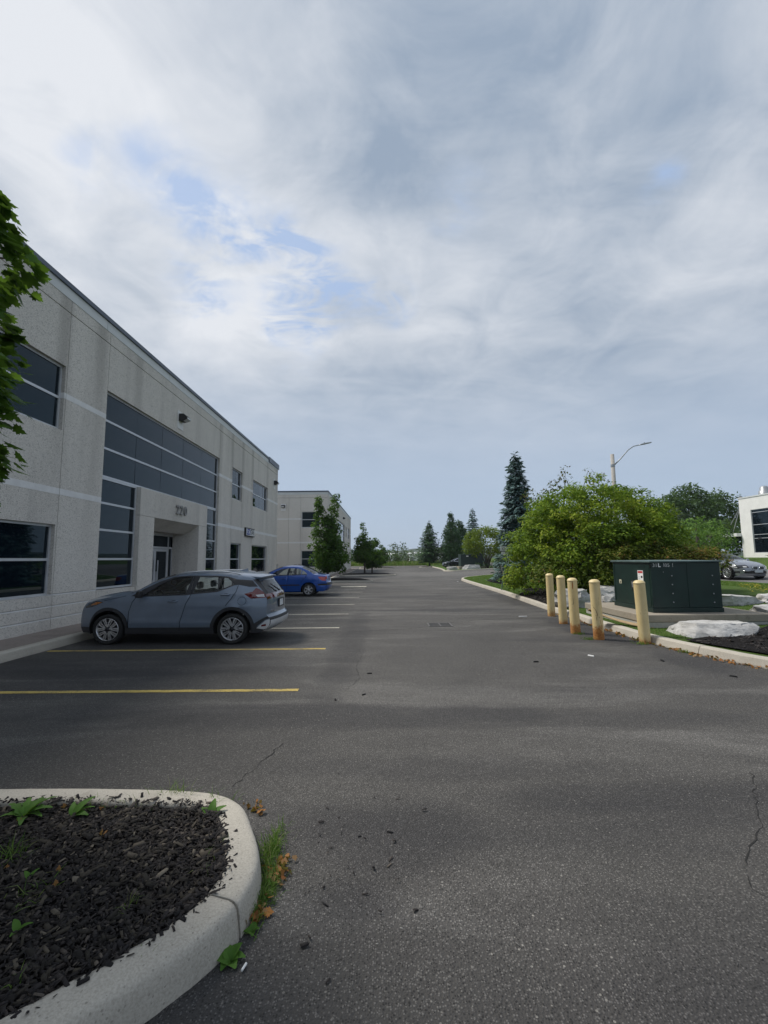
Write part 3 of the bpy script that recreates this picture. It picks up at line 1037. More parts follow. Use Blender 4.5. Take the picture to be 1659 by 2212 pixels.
rng = np.random.default_rng(5)
M['strand'] = m_tinted('bark_strands', [(0.014, 0.012, 0.011), (0.03, 0.026, 0.021), (0.06, 0.05, 0.038), (0.20, 0.17, 0.13)], 0.85)
near_view = [p for p in mul_poly if p[0] > -4.3 and p[1] > 0.2]
VIEW = [(-3.6, 3.12), (-1.96, 3.12), (-1.28, 3.06), (-1.1, 2.95), (-0.95, 2.76), (-0.86, 2.56), (-0.84, 2.38), (-0.92, 2.18), (-1.07, 1.98), (-1.3, 1.74), (-1.75, 1.3), (-2.2, 0.95), (-3.2, 2.2)]
chips('mulch', scatter(VIEW, 30000, rng), rng, mound, (0.009, 0.038))
chips('mulch', scatter(VIEW, 2600, rng), rng, lambda x, y: mound(x, y) + .008, (0.02, 0.06), 'strand', .004, .3)
# chips that have crept onto the kerb top along the inner edge
edge = []
for i, p in enumerate(NI_in):
    if p[0] > -3.6 and p[1] > 0.9:
        for _ in range(10):
            edge.append((p[0] + rng.normal(0, .028), p[1] + rng.normal(0, .028)))
chips('mulch', edge, rng, lambda x, y: 0.146, (0.012, 0.05))
chips('mulch', scatter([p for p in BED_NEAR if p[1] < 10.5], 5000, rng), rng, lambda x, y: verge_z(x) + 0.03, (0.03, 0.11))
chips('mulch', scatter([(5.55, 14.2), (5.75, 19), (7.4, 21.5), (9, 20), (9, 15.6), (6.8, 14.8)], 2600, rng), rng, lambda x, y: verge_z(x) + 0.03, (0.04, 0.13))

# far planter islands across the stalls
def far_island(pts, label_y, per=4):
    P = tup(catmull(pts, per, True))
    if sum(a[0] * b[1] - b[0] * a[1] for a, b in zip(P, P[1:] + P[:1])) < 0: P = P[::-1]
    kerb(P + [P[0], ], 'island_kerb', joint=40, flat=0.9)
    inn = tup(offset_path(P + [P[0]], 0.18))[:-1]
    cx = sum(p[0] for p in inn) / len(inn); cy = sum(p[1] for p in inn) / len(inn)

    def zf(x, y):
        return 0.11
    V, F = fill_poly(inn, 0.9, lambda x, y: 0.12 + 0.16 * math.exp(-((x - cx) / 2.5) ** 2 - ((y - cy) / 1.6) ** 2) if in_poly(x, y, inn) else 0.12)
    tag(obj('mulch_bed', mesh('mulch_bed', V, F, M['mulch_bed'], True)), kind='structure')
    return inn


far_island([(-6.5, 33.35), (-3, 33.3), (-1.3, 33.25), (-0.85, 33.6), (-1.4, 34.6), (-2.6, 36.4), (-4.2, 37.3), (-6.5, 37.4)], 0)
far_island([(-4.4, 45.6), (-2, 45.5), (0.2, 45.4), (1.2, 45.9), (0.8, 47.6), (-0.6, 49.8), (-2.5, 51), (-4.4, 51)], 0)
far_island([(-4.3, 80.5), (-1, 80.5), (1.6, 80.8), (2.0, 82.0), (1.0, 84.0), (-2, 85), (-4.3, 85)], 0)
far_island([(6.6, 84.5), (8.6, 84.2), (8.8, 86), (8.8, 88), (7.4, 87.6)], 0)

# ------------------------------------------------------------------ office buildings
Z0 = 0.15
ZR = 8.58


GR = random.Random(14)


def add_window(root, ax, u0, u1, z0, z1, rows, cols, name='window', fw=0.055):
    """ax(u, d, z) -> point on the facade: u along it, d depth behind its face. frame > panes, mullions"""
    D0, D1 = 0.085, 0.16
    w = MB()

    def bar(a0, a1, b0, b1, mb, d0=D0, d1=D1):
        P = [ax(a, d, b) for d in (d0, d1) for a, b in ((a0, b0), (a1, b0), (a1, b1), (a0, b1))]
        mb.add(P, [(0, 1, 2, 3), (7, 6, 5, 4), (0, 4, 5, 1), (1, 5, 6, 2), (2, 6, 7, 3), (3, 7, 4, 0)])

    bar(u0, u1, z0, z0 + fw, w); bar(u0, u1, z1 - fw, z1, w)
    bar(u0, u0 + fw, z0 + fw, z1 - fw, w); bar(u1 - fw, u1, z0 + fw, z1 - fw, w)
    fr = w.build(name, M['alu'], root, fix=True)
    zs = [z0 + fw] + list(rows) + [z1 - fw]
    us = [u0 + fw] + list(cols) + [u1 - fw]
    for z in rows:
        m = MB(); bar(u0 + fw, u1 - fw, z - 0.03, z + 0.03, m, D0 + 0.004, D1)
        m.build('mullion', M['alu'], fr, fix=True)
    for i in range(len(zs) - 1):
        for j in range(len(us) - 1):
            a0 = us[j] + (0.008 if j else 0); a1 = us[j + 1] - (0.008 if j < len(us) - 2 else 0)
            b0 = zs[i] + (0.03 if i else 0); b1 = zs[i + 1] - (0.03 if i < len(zs) - 2 else 0)
            m = MB()
            tu, tz = GR.uniform(-.0035, .0035), GR.uniform(-.0035, .0035)
            P = [ax(a, dd + tu * (a - (a0 + a1) / 2) / max(.3, (a1 - a0)) * 2 + tz * (bb - (b0 + b1) / 2) / max(.3, (b1 - b0)) * 2, bb) for dd in (D0 + .03, D0 + .05) for a, bb in ((a0, b0), (a1, b0), (a1, b1), (a0, b1))]
            m.add(P, [(0, 1, 2, 3), (7, 6, 5, 4), (0, 4, 5, 1), (1, 5, 6, 2), (2, 6, 7, 3), (3, 7, 4, 0)])
            m.build('pane', M['glass'], fr, fix=True)
    # dark backing so the joints between panes read black
    m = MB(); bar(u0 + 0.02, u1 - 0.02, z0 + 0.02, z1 - 0.02, m, D1 + 0.01, D1 + 0.02)
    m.build('backing', M['void'], fr, fix=True)
    return fr


LEVELS = [Z0, 0.42, 0.70, 0.965, 3.32, 3.47, 5.68, 5.82, 7.87, 8.20]


def add_panel(root, ax, u0, u1, holes=(), gap=0.008, zmin=Z0, thick=0.35, only=(-1, 99)):
    """one precast panel between two joints: slabs between the reveals, white bands, openings left out"""
    mb, bands = MB(), []

    def slab(a0, a1, b0, b1, mbx, d0=0.0, d1=thick):
        P = [ax(a, d, b) for d in (d0, d1) for a, b in ((a0, b0), (a1, b0), (a1, b1), (a0, b1))]
        mbx.add(P, [(0, 1, 2, 3), (7, 6, 5, 4), (0, 4, 5, 1), (1, 5, 6, 2), (2, 6, 7, 3), (3, 7, 4, 0)])

    a0, a1 = u0 + gap, u1 - gap
    for i in range(len(LEVELS) - 1):
        b0, b1 = LEVELS[i], LEVELS[i + 1]
        band = i in (4, 6)
        t = mb if not band else None
        lo = b0 + (0.020 if i in (1, 2, 3) else 0.0)
        hi = b1 - (0.020 if i in (0, 1, 2) else (0.012 if i == 7 else 0.0))
        if i == 8: lo = b0 + 0.012
        # split by openings
        lo, hi = max(lo, only[0]), min(hi, only[1])
        if hi - lo < .004: continue
        cuts = sorted({lo, hi} | {h[2] for h in holes if lo < h[2] < hi} | {h[3] for h in holes if lo < h[3] < hi})
        for c0, c1 in zip(cuts[:-1], cuts[1:]):
            zc = (c0 + c1) / 2
            spans = [(a0, a1)]
            for h in holes:
                if h[2] < zc < h[3]:
                    ns = []
                    for s in spans:
                        if h[0] > s[0]: ns.append((s[0], min(h[0], s[1])))
                        if h[1] < s[1]: ns.append((max(h[1], s[0]), s[1]))
                    spans = [s for s in ns if s[1] - s[0] > 0.01]
            for s in spans:
                if band:
                    bm_ = MB(); slab(s[0], s[1], c0, c1, bm_, -0.003, 0.2); bands.append(bm_)
                else:
                    slab(s[0], s[1], c0, c1, mb)
    p = mb.build('wall_panel', M['precast'], root, fix=True)
    for bm_ in bands:
        bm_.build('accent_band', M['band'], p, fix=True)
    # reveals: white strips painting the light caught on the base groove ledges
    for z in LEVELS[1:4]:
        if not only[0] < z < only[1]: continue
        spans = [(a0, a1)]
        for h in holes:
            if h[2] <= z + 0.02 and z < h[3] - 0.02:
                spans = [(s0, s1) for s in spans for (s0, s1) in ((s[0], h[0]), (h[1], s[1])) if s1 - s0 > 0.02]
        for s in spans:
            m = MB(); slab(s[0], s[1], z - 0.0195, z + 0.010, m, 0.002, 0.3)
            m.build('lit_reveal', M['band'], p, fix=True)
    return p


def facade(root, ax, joints, holes_of):
    for u0, u1 in zip(joints[:-1], joints[1:]):
        if (u0, u1) in holes_of and holes_of[(u0, u1)] == 'skip': continue
        add_panel(root, ax, u0, u1, holes_of.get((u0, u1), ()))


def strip_box(root, ax, u0, u1, z0, z1, d0, d1, name, mat, bevel=0.0):
    m = MB()
    P = [ax(a, d, b) for d in (d0, d1) for a, b in ((u0, z0), (u1, z0), (u1, z1), (u0, z1))]
    m.add(P, [(0, 1, 2, 3), (7, 6, 5, 4), (0, 4, 5, 1), (1, 5, 6, 2), (2, 6, 7, 3), (3, 7, 4, 0)])
    return m.build(name, mat, root, fix=True, bevel=bevel)


def east_front(root, ax, umin, off=0.0, number=None, left=True):
    """the street front: piers, windows, the tall glazed bay with the stone doorway"""
    o = off
    J = [12.08, 20.66, 22.38, 24.10, 25.98, 29.42, 32.12]
    J = [j + o for j in J]
    if left:
        J = [j for j in (umin, umin + 4.0, 5.55, 7.15, 10.5) if j >= umin] + J
        J = sorted(set(J))
    else:
        J = [umin, umin + 1.9, umin + 4.9, 10.5 + o] + J
        J = sorted(set(j for j in J))
    W = [(22.44, 24.04), (26.04, 29.36)]
    WL = []
    if left: WL = [(7.21, 10.44)]
    else: WL = [(umin + 1.96 - o, umin + 4.84 - o)]
    holes = {}
    allw = [(a + o, b + o) for a, b in W + WL]
    for a, b in allw:
        for u0, u1 in zip(J[:-1], J[1:]):
            if u0 < a and b < u1:
                holes[(u0, u1)] = [(a, b, 4.88, 6.48), (a, b, 0.95, 2.60)]
    bay = (12.08 + o, 20.66 + o)
    for u0, u1 in zip(J[:-1], J[1:]):
        if abs(u0 - bay[0]) < .01:
            add_panel(root, ax, u0, u1, [(u0 - 0.01, u1 + 0.01, 0.965, 6.52)], only=(6.0, 99))
            add_panel(root, ax, u0, 13.95 + o, [(u0 - 0.01, u1 + 0.01, 0.965, 6.52)], only=(-1, 0.99))
            add_panel(root, ax, 19.25 + o, u1, [(u0 - 0.01, u1 + 0.01, 0.965, 6.52)], only=(-1, 0.99))
        else:
            add_panel(root, ax, u0, u1, holes.get((u0, u1), ()))
    for a, b in allw:
        c = [] if b - a < 2 else ([a + (b - a) * q for q in ((0.25, 0.5, 0.75) if b < o + 30 and b > o + 28 else (0.5,))])
        if b - a < 2: c = [(a + b) / 2]
        add_window(root, ax, a, b, 4.88, 6.48, [5.68], c)
        add_window(root, ax, a, b, 0.95, 2.60, [1.78], c)
    # glazed bay
    cols = [13.83 + o, 15.44 + o, 17.10 + o, 18.82 + o]
    add_window(root, ax, bay[0] + 0.01, bay[1] - 0.01, 4.07, 6.52, [4.90, 5.70], cols, name='window_wall')
    add_window(root, ax, bay[0] + 0.01, 13.93 + o, 0.965, 4.066, [1.79, 2.60, 3.35], [], name='window_wall')
    add_window(root, ax, 19.27 + o, bay[1] - 0.01, 0.965, 4.066, [1.79, 2.60, 3.35], [], name='window_wall')
    # doorway: two piers, lintel with sloped soffit, lobby glazing set deep
    pr = -0.05
    strip_box(root, ax, 13.95 + o, 14.84 + o, Z0, 3.165, pr, 1.02, 'door_pier', M['precast'])
    strip_box(root, ax, 18.43 + o, 19.25 + o, Z0, 3.165, pr, 0.55, 'door_pier', M['precast'])
    strip_box(root, ax, 18.43 + o, 19.25 + o, Z0, 3.165, 0.553, 1.02, 'door_reveal', M['precast'])
    lm = MB()
    u0, u1 = 13.95 + o, 19.25 + o
    prof = [(pr, 3.175), (pr, 4.062), (1.02, 4.062), (1.02, 2.80), (0.52, 2.80), (0.52, 2.802)]
    prof = [(pr, 3.175), (pr, 4.062), (1.02, 4.062), (1.02, 2.80), (0.52, 2.80)]
    P = [ax(u, d, z) for u in (14.843 + o, 18.427 + o) for d, z in prof]
    n = len(prof)
    lm.add(P, [tuple(range(n)), tuple(reversed(range(n, 2 * n)))] + [(i, (i + 1) % n, n + (i + 1) % n, n + i) for i in range(n)])
    lt = lm.build('lintel', M['precast'], root, fix=True)
    strip_box(root, ax, u0, 14.84 + o, 3.175, 4.062, pr, 1.02, 'lintel', M['precast'])
    strip_box(root, ax, 18.43 + o, u1, 3.175, 4.062, pr, 1.02, 'lintel', M['precast'])
    strip_box(root, ax, 14.84 + o, 18.43 + o, 3.150, 3.172, pr + 0.012, 0.3, 'joint', M['joint']) if False else None
    d0, d1 = 1.025, 1.085
    fr = MB()

    def bar(a0, a1, b0, b1, mb, e0=d0, e1=d1):
        P = [ax(a, d, b) for d in (e0, e1) for a, b in ((a0, b0), (a1, b0), (a1, b1), (a0, b1))]
        mb.add(P, [(0, 1, 2, 3), (7, 6, 5, 4), (0, 4, 5, 1), (1, 5, 6, 2), (2, 6, 7, 3), (3, 7, 4, 0)])

    for a0, a1, b0, b1 in ((14.6, 18.7, 2.20, 2.28), (14.6, 18.7, 2.70, 2.86), (14.6, 14.9, Z0, 2.2), (15.95, 16.02, Z0, 2.2), (18.07, 18.13, Z0, 2.2), (18.38, 18.7, Z0, 2.2),
                           (15.95, 16.02, 2.28, 2.7), (18.07, 18.13, 2.28, 2.7)):
        bar(a0 + o, a1 + o, b0, b1, fr)
    ef = fr.build('entrance_frame', M['alu'], root, fix=True)
    for a0, a1, b0, b1 in ((14.9, 15.95, Z0 + 0.02, 2.2), (18.13, 18.38, Z0 + 0.02, 2.2), (14.9, 15.95, 2.28, 2.7), (16.02, 18.07, 2.28, 2.7), (18.13, 18.38, 2.28, 2.7)):
        m = MB(); bar(a0 + o, a1 + o, b0, b1, m, d0 + 0.025, d0 + 0.045); m.build('pane', M['glass'], ef, fix=True)
    for a0, a1, hx in ((16.03, 17.04, 16.90), (17.05, 18.06, 17.19)):
        m = MB()
        for q in ((a0, a0 + .09, Z0 + .02, 2.19), (a1 - .09, a1, Z0 + .02, 2.19), (a0 + .09, a1 - .09, Z0 + .02, .36), (a0 + .09, a1 - .09, 2.09, 2.19)):
            bar(q[0] + o, q[1] + o, q[2], q[3], m, d0 - 0.004, d1 - 0.01)
        dr = m.build('door', M['alu'], root, fix=True)
        m = MB(); bar(a0 + .09 + o, a1 - .09 + o, .36, 2.09, m, d0 + .02, d0 + .035); m.build('pane', M['glass'], dr, fix=True)
        m = MB(); bar(hx - .045 + o, hx + .045 + o, .95, 1.32, m, d0 - 0.03, d0 - 0.012); m.build('push_plate', M['alu'], dr, fix=True)
        m = MB(); bar(hx - .018 + o, hx + .018 + o, 1.0, 1.75, m, d0 - 0.075, d0 - 0.045); m.build('handle', M['alu'], dr, fix=True)
    strip_box(root, ax, 14.84 + o, 18.43 + o, 0.02, Z0 + 0.015, -0.01, 1.02, 'doorstep', M['walk'])


def parapet(root, ax, u0, u1, joint_list=(), raised=None):
    cuts = sorted({u0, u1} | {j for j in joint_list if u0 < j < u1})
    for a, b in zip(cuts[:-1], cuts[1:]):
        strip_box(root, ax, a + 0.006, b - 0.006, 8.20, 8.46, -0.012, 0.3, 'parapet_panel', M['parapet'])
    strip_box(root, ax, u0 - 0.05, u1 + 0.05, 8.462, ZR, -0.06, 0.4, 'coping', M['coping'])


def box_light(ax, u, z, label):
    p = ax(u, 0, z)
    t = tag(empty('wall_light', p), label, 'wall light', 'box lights on the office walls')
    q = lambda a, d, b: tuple(np.array(ax(u + a, d, z + b)) - np.array(p))
    strip_box(t, q, -0.24, 0.24, -0.42, 0.26, -0.02, 0.0, 'back_plate', M['band'])
    m = MB()
    prof = [(-0.021, -0.12), (-0.021, 0.15), (-0.20, 0.15), (-0.33, 0.02), (-0.33, -0.05), (-0.18, -0.12)]
    n = len(prof)
    P = [q(a, d, b) for a in (-0.17, 0.17) for d, b in prof]
    m.add(P, [tuple(range(n)), tuple(reversed(range(n, 2 * n)))] + [(i, (i + 1) % n, n + (i + 1) % n, n + i) for i in range(n)])
    m.build('housing', M['black'], t, fix=True, bevel=0.012)
    m = MB()
    e = 0.008
    P = [q(a, d, b) for a, d, b in ((-.135, -.20 - e, .12), (.135, -.20 - e, .12), (.135, -.33 - e, 0.01), (-.135, -.33 - e, 0.01), (.135, -.33 - e, -.045), (-.135, -.33 - e, -.045), (.135, -.19, -.128), (-.135, -.19, -.128))]
    m.add(P, [(0, 1, 2, 3), (3, 2, 4, 5), (5, 4, 6, 7)])
    m.build('lens', M['lens'], t, fix=True)
    return t


# --- the nearer building, number 220
XA = -7.75
axA = lambda u, d, z: (XA - d, u, z)
bA = tag(empty('office_building', (XA, 16, 0)), 'long two-storey pebbled concrete office building numbered 220, its glazed entrance behind the grey crossover', 'building')


class AxOff:
    """facade axis in the local space of a root that stands at p"""
    def __init__(s, ax, p): s.ax, s.p = ax, np.array(p, float)
    def __call__(s, u, d, z): return tuple(np.array(s.ax(u, d, z)) - s.p)


lA = AxOff(axA, bA.location)
east_front(bA, lA, -6.0)
parapet(bA, lA, -6.0, 32.12, [-2, 2.2, 5.55, 8.6, 11.9, 15.5, 20.66, 24.1, 27.3, 29.42])
strip_box(bA, lA, 29.42, 32.18, 8.30, 8.64, -0.075, 0.5, 'coping', M['coping'])
core = MB(); core.box(-30, XA - 1.20, -6.0, 32.1 - .36, 0, 8.3)
o = core.build('roof', M['void'], bA); o.matrix_parent_inverse = Matrix.Translation(-bA.location)
# gable end facing the second building
axA2 = lambda u, d, z: (-u, 32.12 - d, z)
lA2 = AxOff(axA2, bA.location)
for u0, u1 in ((7.752, 11.6), (11.6, 15.5), (15.5, 20), (20, 25), (25, 30)):
    add_panel(bA, lA2, u0, u1)
parapet(bA, lA2, 8.0, 30, [11.6, 15.5, 20, 25])
# the number over the door
M['dkmetal'] = plain('weathered_numerals', (0.27, 0.26, 0.25), 0.5, metal=0.2)
for ch, u in (('2', 16.42), ('2', 16.73), ('0', 17.05)):
    c = text_mesh('numeral', ch, 0.47, M['dkmetal'], 0.03, bold=0.008, parent=bA, rot=(rad(90), 0, rad(90)))
    c.location = Vector((XA + 0.05 + 0.032, u, 3.60)) - bA.location
# thin light conduit at the corner
strip_box(bA, lA, 29.72, 29.76, 1.35, 2.05, -0.04, -0.002, 'conduit', M['white'])
box_light(axA, 16.50, 7.12, 'black box light on a pale plate high on the wall above the 220 doorway')
box_light(axA, 31.02, 7.12, 'black box light at the far end corner of building 220 under the roof edge')

# company sign
sg = tag(empty('wall_sign', (XA, 25.40, 3.29)), 'black framed light-box sign reading LEDSTAR on the pale wall band', 'sign')
MB().box(0.002, 0.10, -0.82, 0.82, -0.24, 0.24).build('cabinet', M['black'], sg, bevel=0.01)
MB().box(0.101, 0.106, -0.76, 0.76, -0.185, 0.185).build('face', M['white'], sg)
t1 = text_mesh('lettering', 'LED', 0.44, M['blue'], 0.001, 'LEFT', 0.016, sg, (0.1075, -0.70, -0.005), (rad(90), 0, rad(90)), 0.86)
t2 = text_mesh('lettering', 'STAR', 0.44, M['dkgrey'], 0.001, 'LEFT', 0.008, sg, (0.1075, -0.02, -0.005), (rad(90), 0, rad(90)), 0.78)
for tt, wd in ((t1, 0.66), (t2, 0.70)):
    xs = [v.co.x for v in tt.data.vertices]
    k = wd / (max(xs) - min(xs)); x0 = min(xs)
    for v in tt.data.vertices: v.co.x = (v.co.x - x0) * k

# --- the farther building
XB, YB, OFF = -5.6, 44.1, 42.2
axB = lambda u, d, z: (XB - d, u, z)
axB2 = lambda u, d, z: (XB - u, YB + d, z)
bB = tag(empty('office_building', (XB, 60, 0)), 'smaller pale office building standing behind the blue sedan and the young tree', 'building')
lB, lB2 = AxOff(axB, bB.location), AxOff(axB2, bB.location)
east_front(bB, lB, YB, OFF, left=False)
parapet(bB, lB, YB + 0.42, 74.3, [50, 54.3, 58, 62.9, 66, 71.6])
for u0, u1, hs in ((0.002, 0.72, ()), (0.72, 2.7, [(0.80, 2.62, 4.88, 6.48), (0.80, 2.62, 0.95, 2.60)]), (2.7, 3.9, ()), (3.9, 8, ()), (8, 13, ()), (13, 20, ())):
    add_panel(bB, lB2, u0, u1, hs)
for z0, z1, zr in ((4.88, 6.48, 5.68), (0.95, 2.60, 1.78)):
    add_window(bB, lB2, 0.80, 2.62, z0, z1, [zr], [1.71])
parapet(bB, lB2, 0.0, 20, [2.7, 3.9, 8, 13])
core = MB(); core.box(-28, XB - 1.20, YB + 0.36, 74.2, 0, 8.3)
o = core.build('roof', M['void'], bB); o.matrix_parent_inverse = Matrix.Translation(-bB.location)
box_light(axB2, 4.45, 7.0, 'box light on a white plate on the end wall of the smaller building')
box_light(axB, 60.2, 7.25, 'small black box light above the tall glazing of the smaller building')
# utility boxes low against the end wall
for i, (x, h, lab) in enumerate(((-10.35, 1.15, 'grey meter post at the wall foot behind the blue sedan roof, leftmost'), (-8.52, 1.15, 'short grey post, left of a close pair behind the blue sedan'), (-8.14, 1.15, 'short grey post, right of a close pair behind the blue sedan'))):
    t = tag(empty('meter_post', (x, 42.9, 0)), lab, 'post', 'posts at the foot of the end wall')
    MB().lathe([(0.0, 0), (0.11, 0), (0.11, h), (0.09, h + .03), (0, h + .04)], 12).build('post', M['galv'], t, True)
    MB().box(-0.14, 0.14, -0.14, 0.14, h + 0.04, h + 0.16).build('cap', M['conc_pole'], t, bevel=0.02)

# --- white building across the street
XW = 45.0
axW = lambda u, d, z: (XW + d, 56.0 - u, z)
bW = tag(empty('white_building', (XW, 50, 1.45)), 'white stucco office building with banded dark glass beyond the street', 'building')
lW = AxOff(axW, bW.location)
ZG = 1.45
for u0, u1, z0, z1, nm in ((0, 1.7, ZG - .4, 8.85, 'wall'), (1.702, 30, ZG - .4, 2.05, 'wall'), (1.702, 30, 7.30, 8.85, 'wall'), (13, 14.6, 2.05, 7.3, 'wall')):
    strip_box(bW, lW, u0, u1, z0 if z0 > 2 and z0 < 2.04 else z0 + (0.002 if z0 in (2.05, 7.30) else 0), z1, 0, 0.4, nm, M['white_wall'])
strip_box(bW, lW, -0.06, 30, 8.852, 9.0, -0.06, 0.5, 'coping', M['parapet'])
add_window(bW, lW, 1.71, 12.99, 2.055, 7.295, [3.8, 4.25, 5.45, 6.95], [4.5, 7.3, 10.1])
strip_box(bW, lW, 0.002, 30, ZG - .4, 8.8, 0.41, 25, 'wall', M['white_wall'])
# canopy hung from rods on the far end
cp = strip_box(bW, lW, -2.9, -0.005, 4.15, 4.55, -0.6, 4, 'canopy', M['white'])
for u, d in ((-2.2, -0.3), (-1.0, -0.3)):
    MB().tube([lW(u, d, 4.55), lW(-0.05, 0.2, 7.9)], 0.045, 6).build('rod', M['galv'], bW)
# roof vents
for u, d, r, h, lab in ((2.9, 4.0, 0.62, 1.35, None),):
    MB().lathe([(r, 8.9), (r * .95, 9.7), (r * .7, 9.75), (r * .75, 10.1), (r * .45, 10.3), (0, 10.3)], 14, c=(2.2, 4.6, -1.45)).build('roof_vent', M['galv'], bW, True)
strip_box(bW, lW, 0.1, 0.4, 9.0, 9.2, 0.05, 0.2, 'flashing_peak', M['galv'])
MB().box(-0.28, -0.001, 3.05, 3.25, 2.15, 2.35).build('wall_fixture', M['black'], bW)
# ------------------------------------------------------------------ trees and plants
LEAF = np.array([(0, 0, 0), (0.45, 0.30, 0.05), (1, 0, -0.06), (0.45, -0.30, 0.05)])
BLADE = np.array([(0, 0.5, 0), (0.55, 0.32, 0.05), (1, 0, -0.15), (0.55, -0.32, 0.05)])
NEEDLE = np.array([(0, 0.12, 0), (0.6, 0.2, 0.0), (1, 0, 0.02), (0.6, -0.2, 0.0)])
_half = [(0.02, 0.0), (0.06, 0.10), (-0.05, 0.30), (0.10, 0.27), (0.12, 0.50), (0.30, 0.36), (0.42, 0.56), (0.50, 0.40), (0.62, 0.40), (0.56, 0.24), (0.76, 0.22), (0.80, 0.12), (1.0, 0.0)]
MAPLE = np.array([(x, y, -0.10 * abs(y)) for x, y in _half] + [(x, -y, -0.10 * abs(y)) for x, y in _half[-2:0:-1]])


def norm(a):
    return a / (np.linalg.norm(a, axis=-1, keepdims=True) + 1e-9)


def leaf_cards(rng, P, out, size, shape=LEAF, up=0.45, rnd=0.7, droop=0.3, sizevar=0.35, along=None):
    n = len(P)
    nrm = norm(out * 0.55 + np.array([0, 0, up]) + rng.normal(0, rnd, (n, 3)) * 0.6)
    t = along if along is not None else norm(out * 0.8 + rng.normal(0, 0.7, (n, 3)) - np.array([0, 0, droop]))
    t = norm(t - nrm * (t * nrm).sum(1, keepdims=True))
    s = np.cross(nrm, t)
    sz = size * np.clip(1 + rng.normal(0, sizevar, n), 0.4, 1.8)
    V = P[:, None] + sz[:, None, None] * (shape[None, :, 0:1] * t[:, None] + shape[None, :, 1:2] * s[:, None] + shape[None, :, 2:3] * nrm[:, None])
    k = len(shape)
    F = np.arange(n * k).reshape(n, k)
    return V.reshape(-1, 3), F


def clump_points(rng, C, R, per, squash=0.8, shell=0.45):
    """points in leafy clumps: C centres, R radii"""
    P, O = [], []
    for c, r in zip(C, R):
        n = max(3, int(per * (r ** 2) + 0.5))
        d = norm(rng.normal(0, 1, (n, 3)))
        rr = r * (shell + (1 - shell) * rng.random(n) ** 0.6)[:, None]
        P.append(c + d * rr * np.array([1, 1, squash])); O.append(d)
    return np.concatenate(P), np.concatenate(O)


def limbs(root, trunk_pts, trunk_r, branches, mat=None, name='trunk'):
    mb = MB()
    mb.tube(trunk_pts, trunk_r, 10)
    for pts, rs in branches:
        mb.tube(pts, rs, 6)
    return mb.build(name, mat or M['bark'], root, True)


def tint_of(rng, P, z0, z1, n, base=0.45, amp=0.5, patch=0.0, pscale=0.8):
    """leaf-by-leaf colour: random, with clumps that are a little older or younger"""
    t = rng.normal(base, 0.20, n)
    if patch:
        q = np.array([noise.noise(Vector(p * pscale)) for p in P])
        t = t + patch * q
    return np.clip(t, 0, 1)


def make_tree(name, loc, label, cat, group, rng, clumps, per, leaf, mat, shape=LEAF, trunk=None, branches=(), patch=0.3, base=0.45, trans_up=0.45, squash=0.8, rnd=0.7, shell=0.45, droop=0.3, bark=None, extra=None):
    t = tag(empty(name, loc), label, cat, group)
    C = np.array([c[:3] for c in clumps], float); R = np.array([c[3] for c in clumps], float)
    P, O = clump_points(rng, C, R, per, squash, shell)
    if extra is not None:
        P = np.concatenate([P, extra[0]]); O = np.concatenate([O, extra[1]])
    V, F = leaf_cards(rng, P, O, leaf, shape, trans_up, rnd, droop)
    ti = tint_of(rng, P, 0, 1, len(P), base, 0.5, patch)
    obj('crown', np_mesh('crown', V, F, M[mat], ti), t)
    if trunk:
        limbs(t, trunk[0], trunk[1], branches, bark)
    return t


def columnar(rng, h, r, z0, lobes, n=60, cr=0.42):
    """clumps for an upright tree: list of (dx, dy, top, width factor) leaders"""
    out = []
    for i in range(n):
        dx, dy, top, wf = lobes[i % len(lobes)]
        u = rng.random()
        z = z0 + (top - z0) * u
        prof = math.sin(math.pi * min(1, (0.16 + 0.84 * u)) ** 0.85) ** 0.7
        rr = r * wf * max(0.16, prof) * math.sqrt(rng.random())
        a = rng.uniform(0, 2 * math.pi)
        s = 0.25 + 0.75 * u
        out.append((dx * s + rr * math.cos(a), dy * s + rr * math.sin(a), z, cr * (0.55 + 0.55 * max(0.2, prof)) * rng.uniform(0.7, 1.2)))
    return out


rng = np.random.default_rng(21)

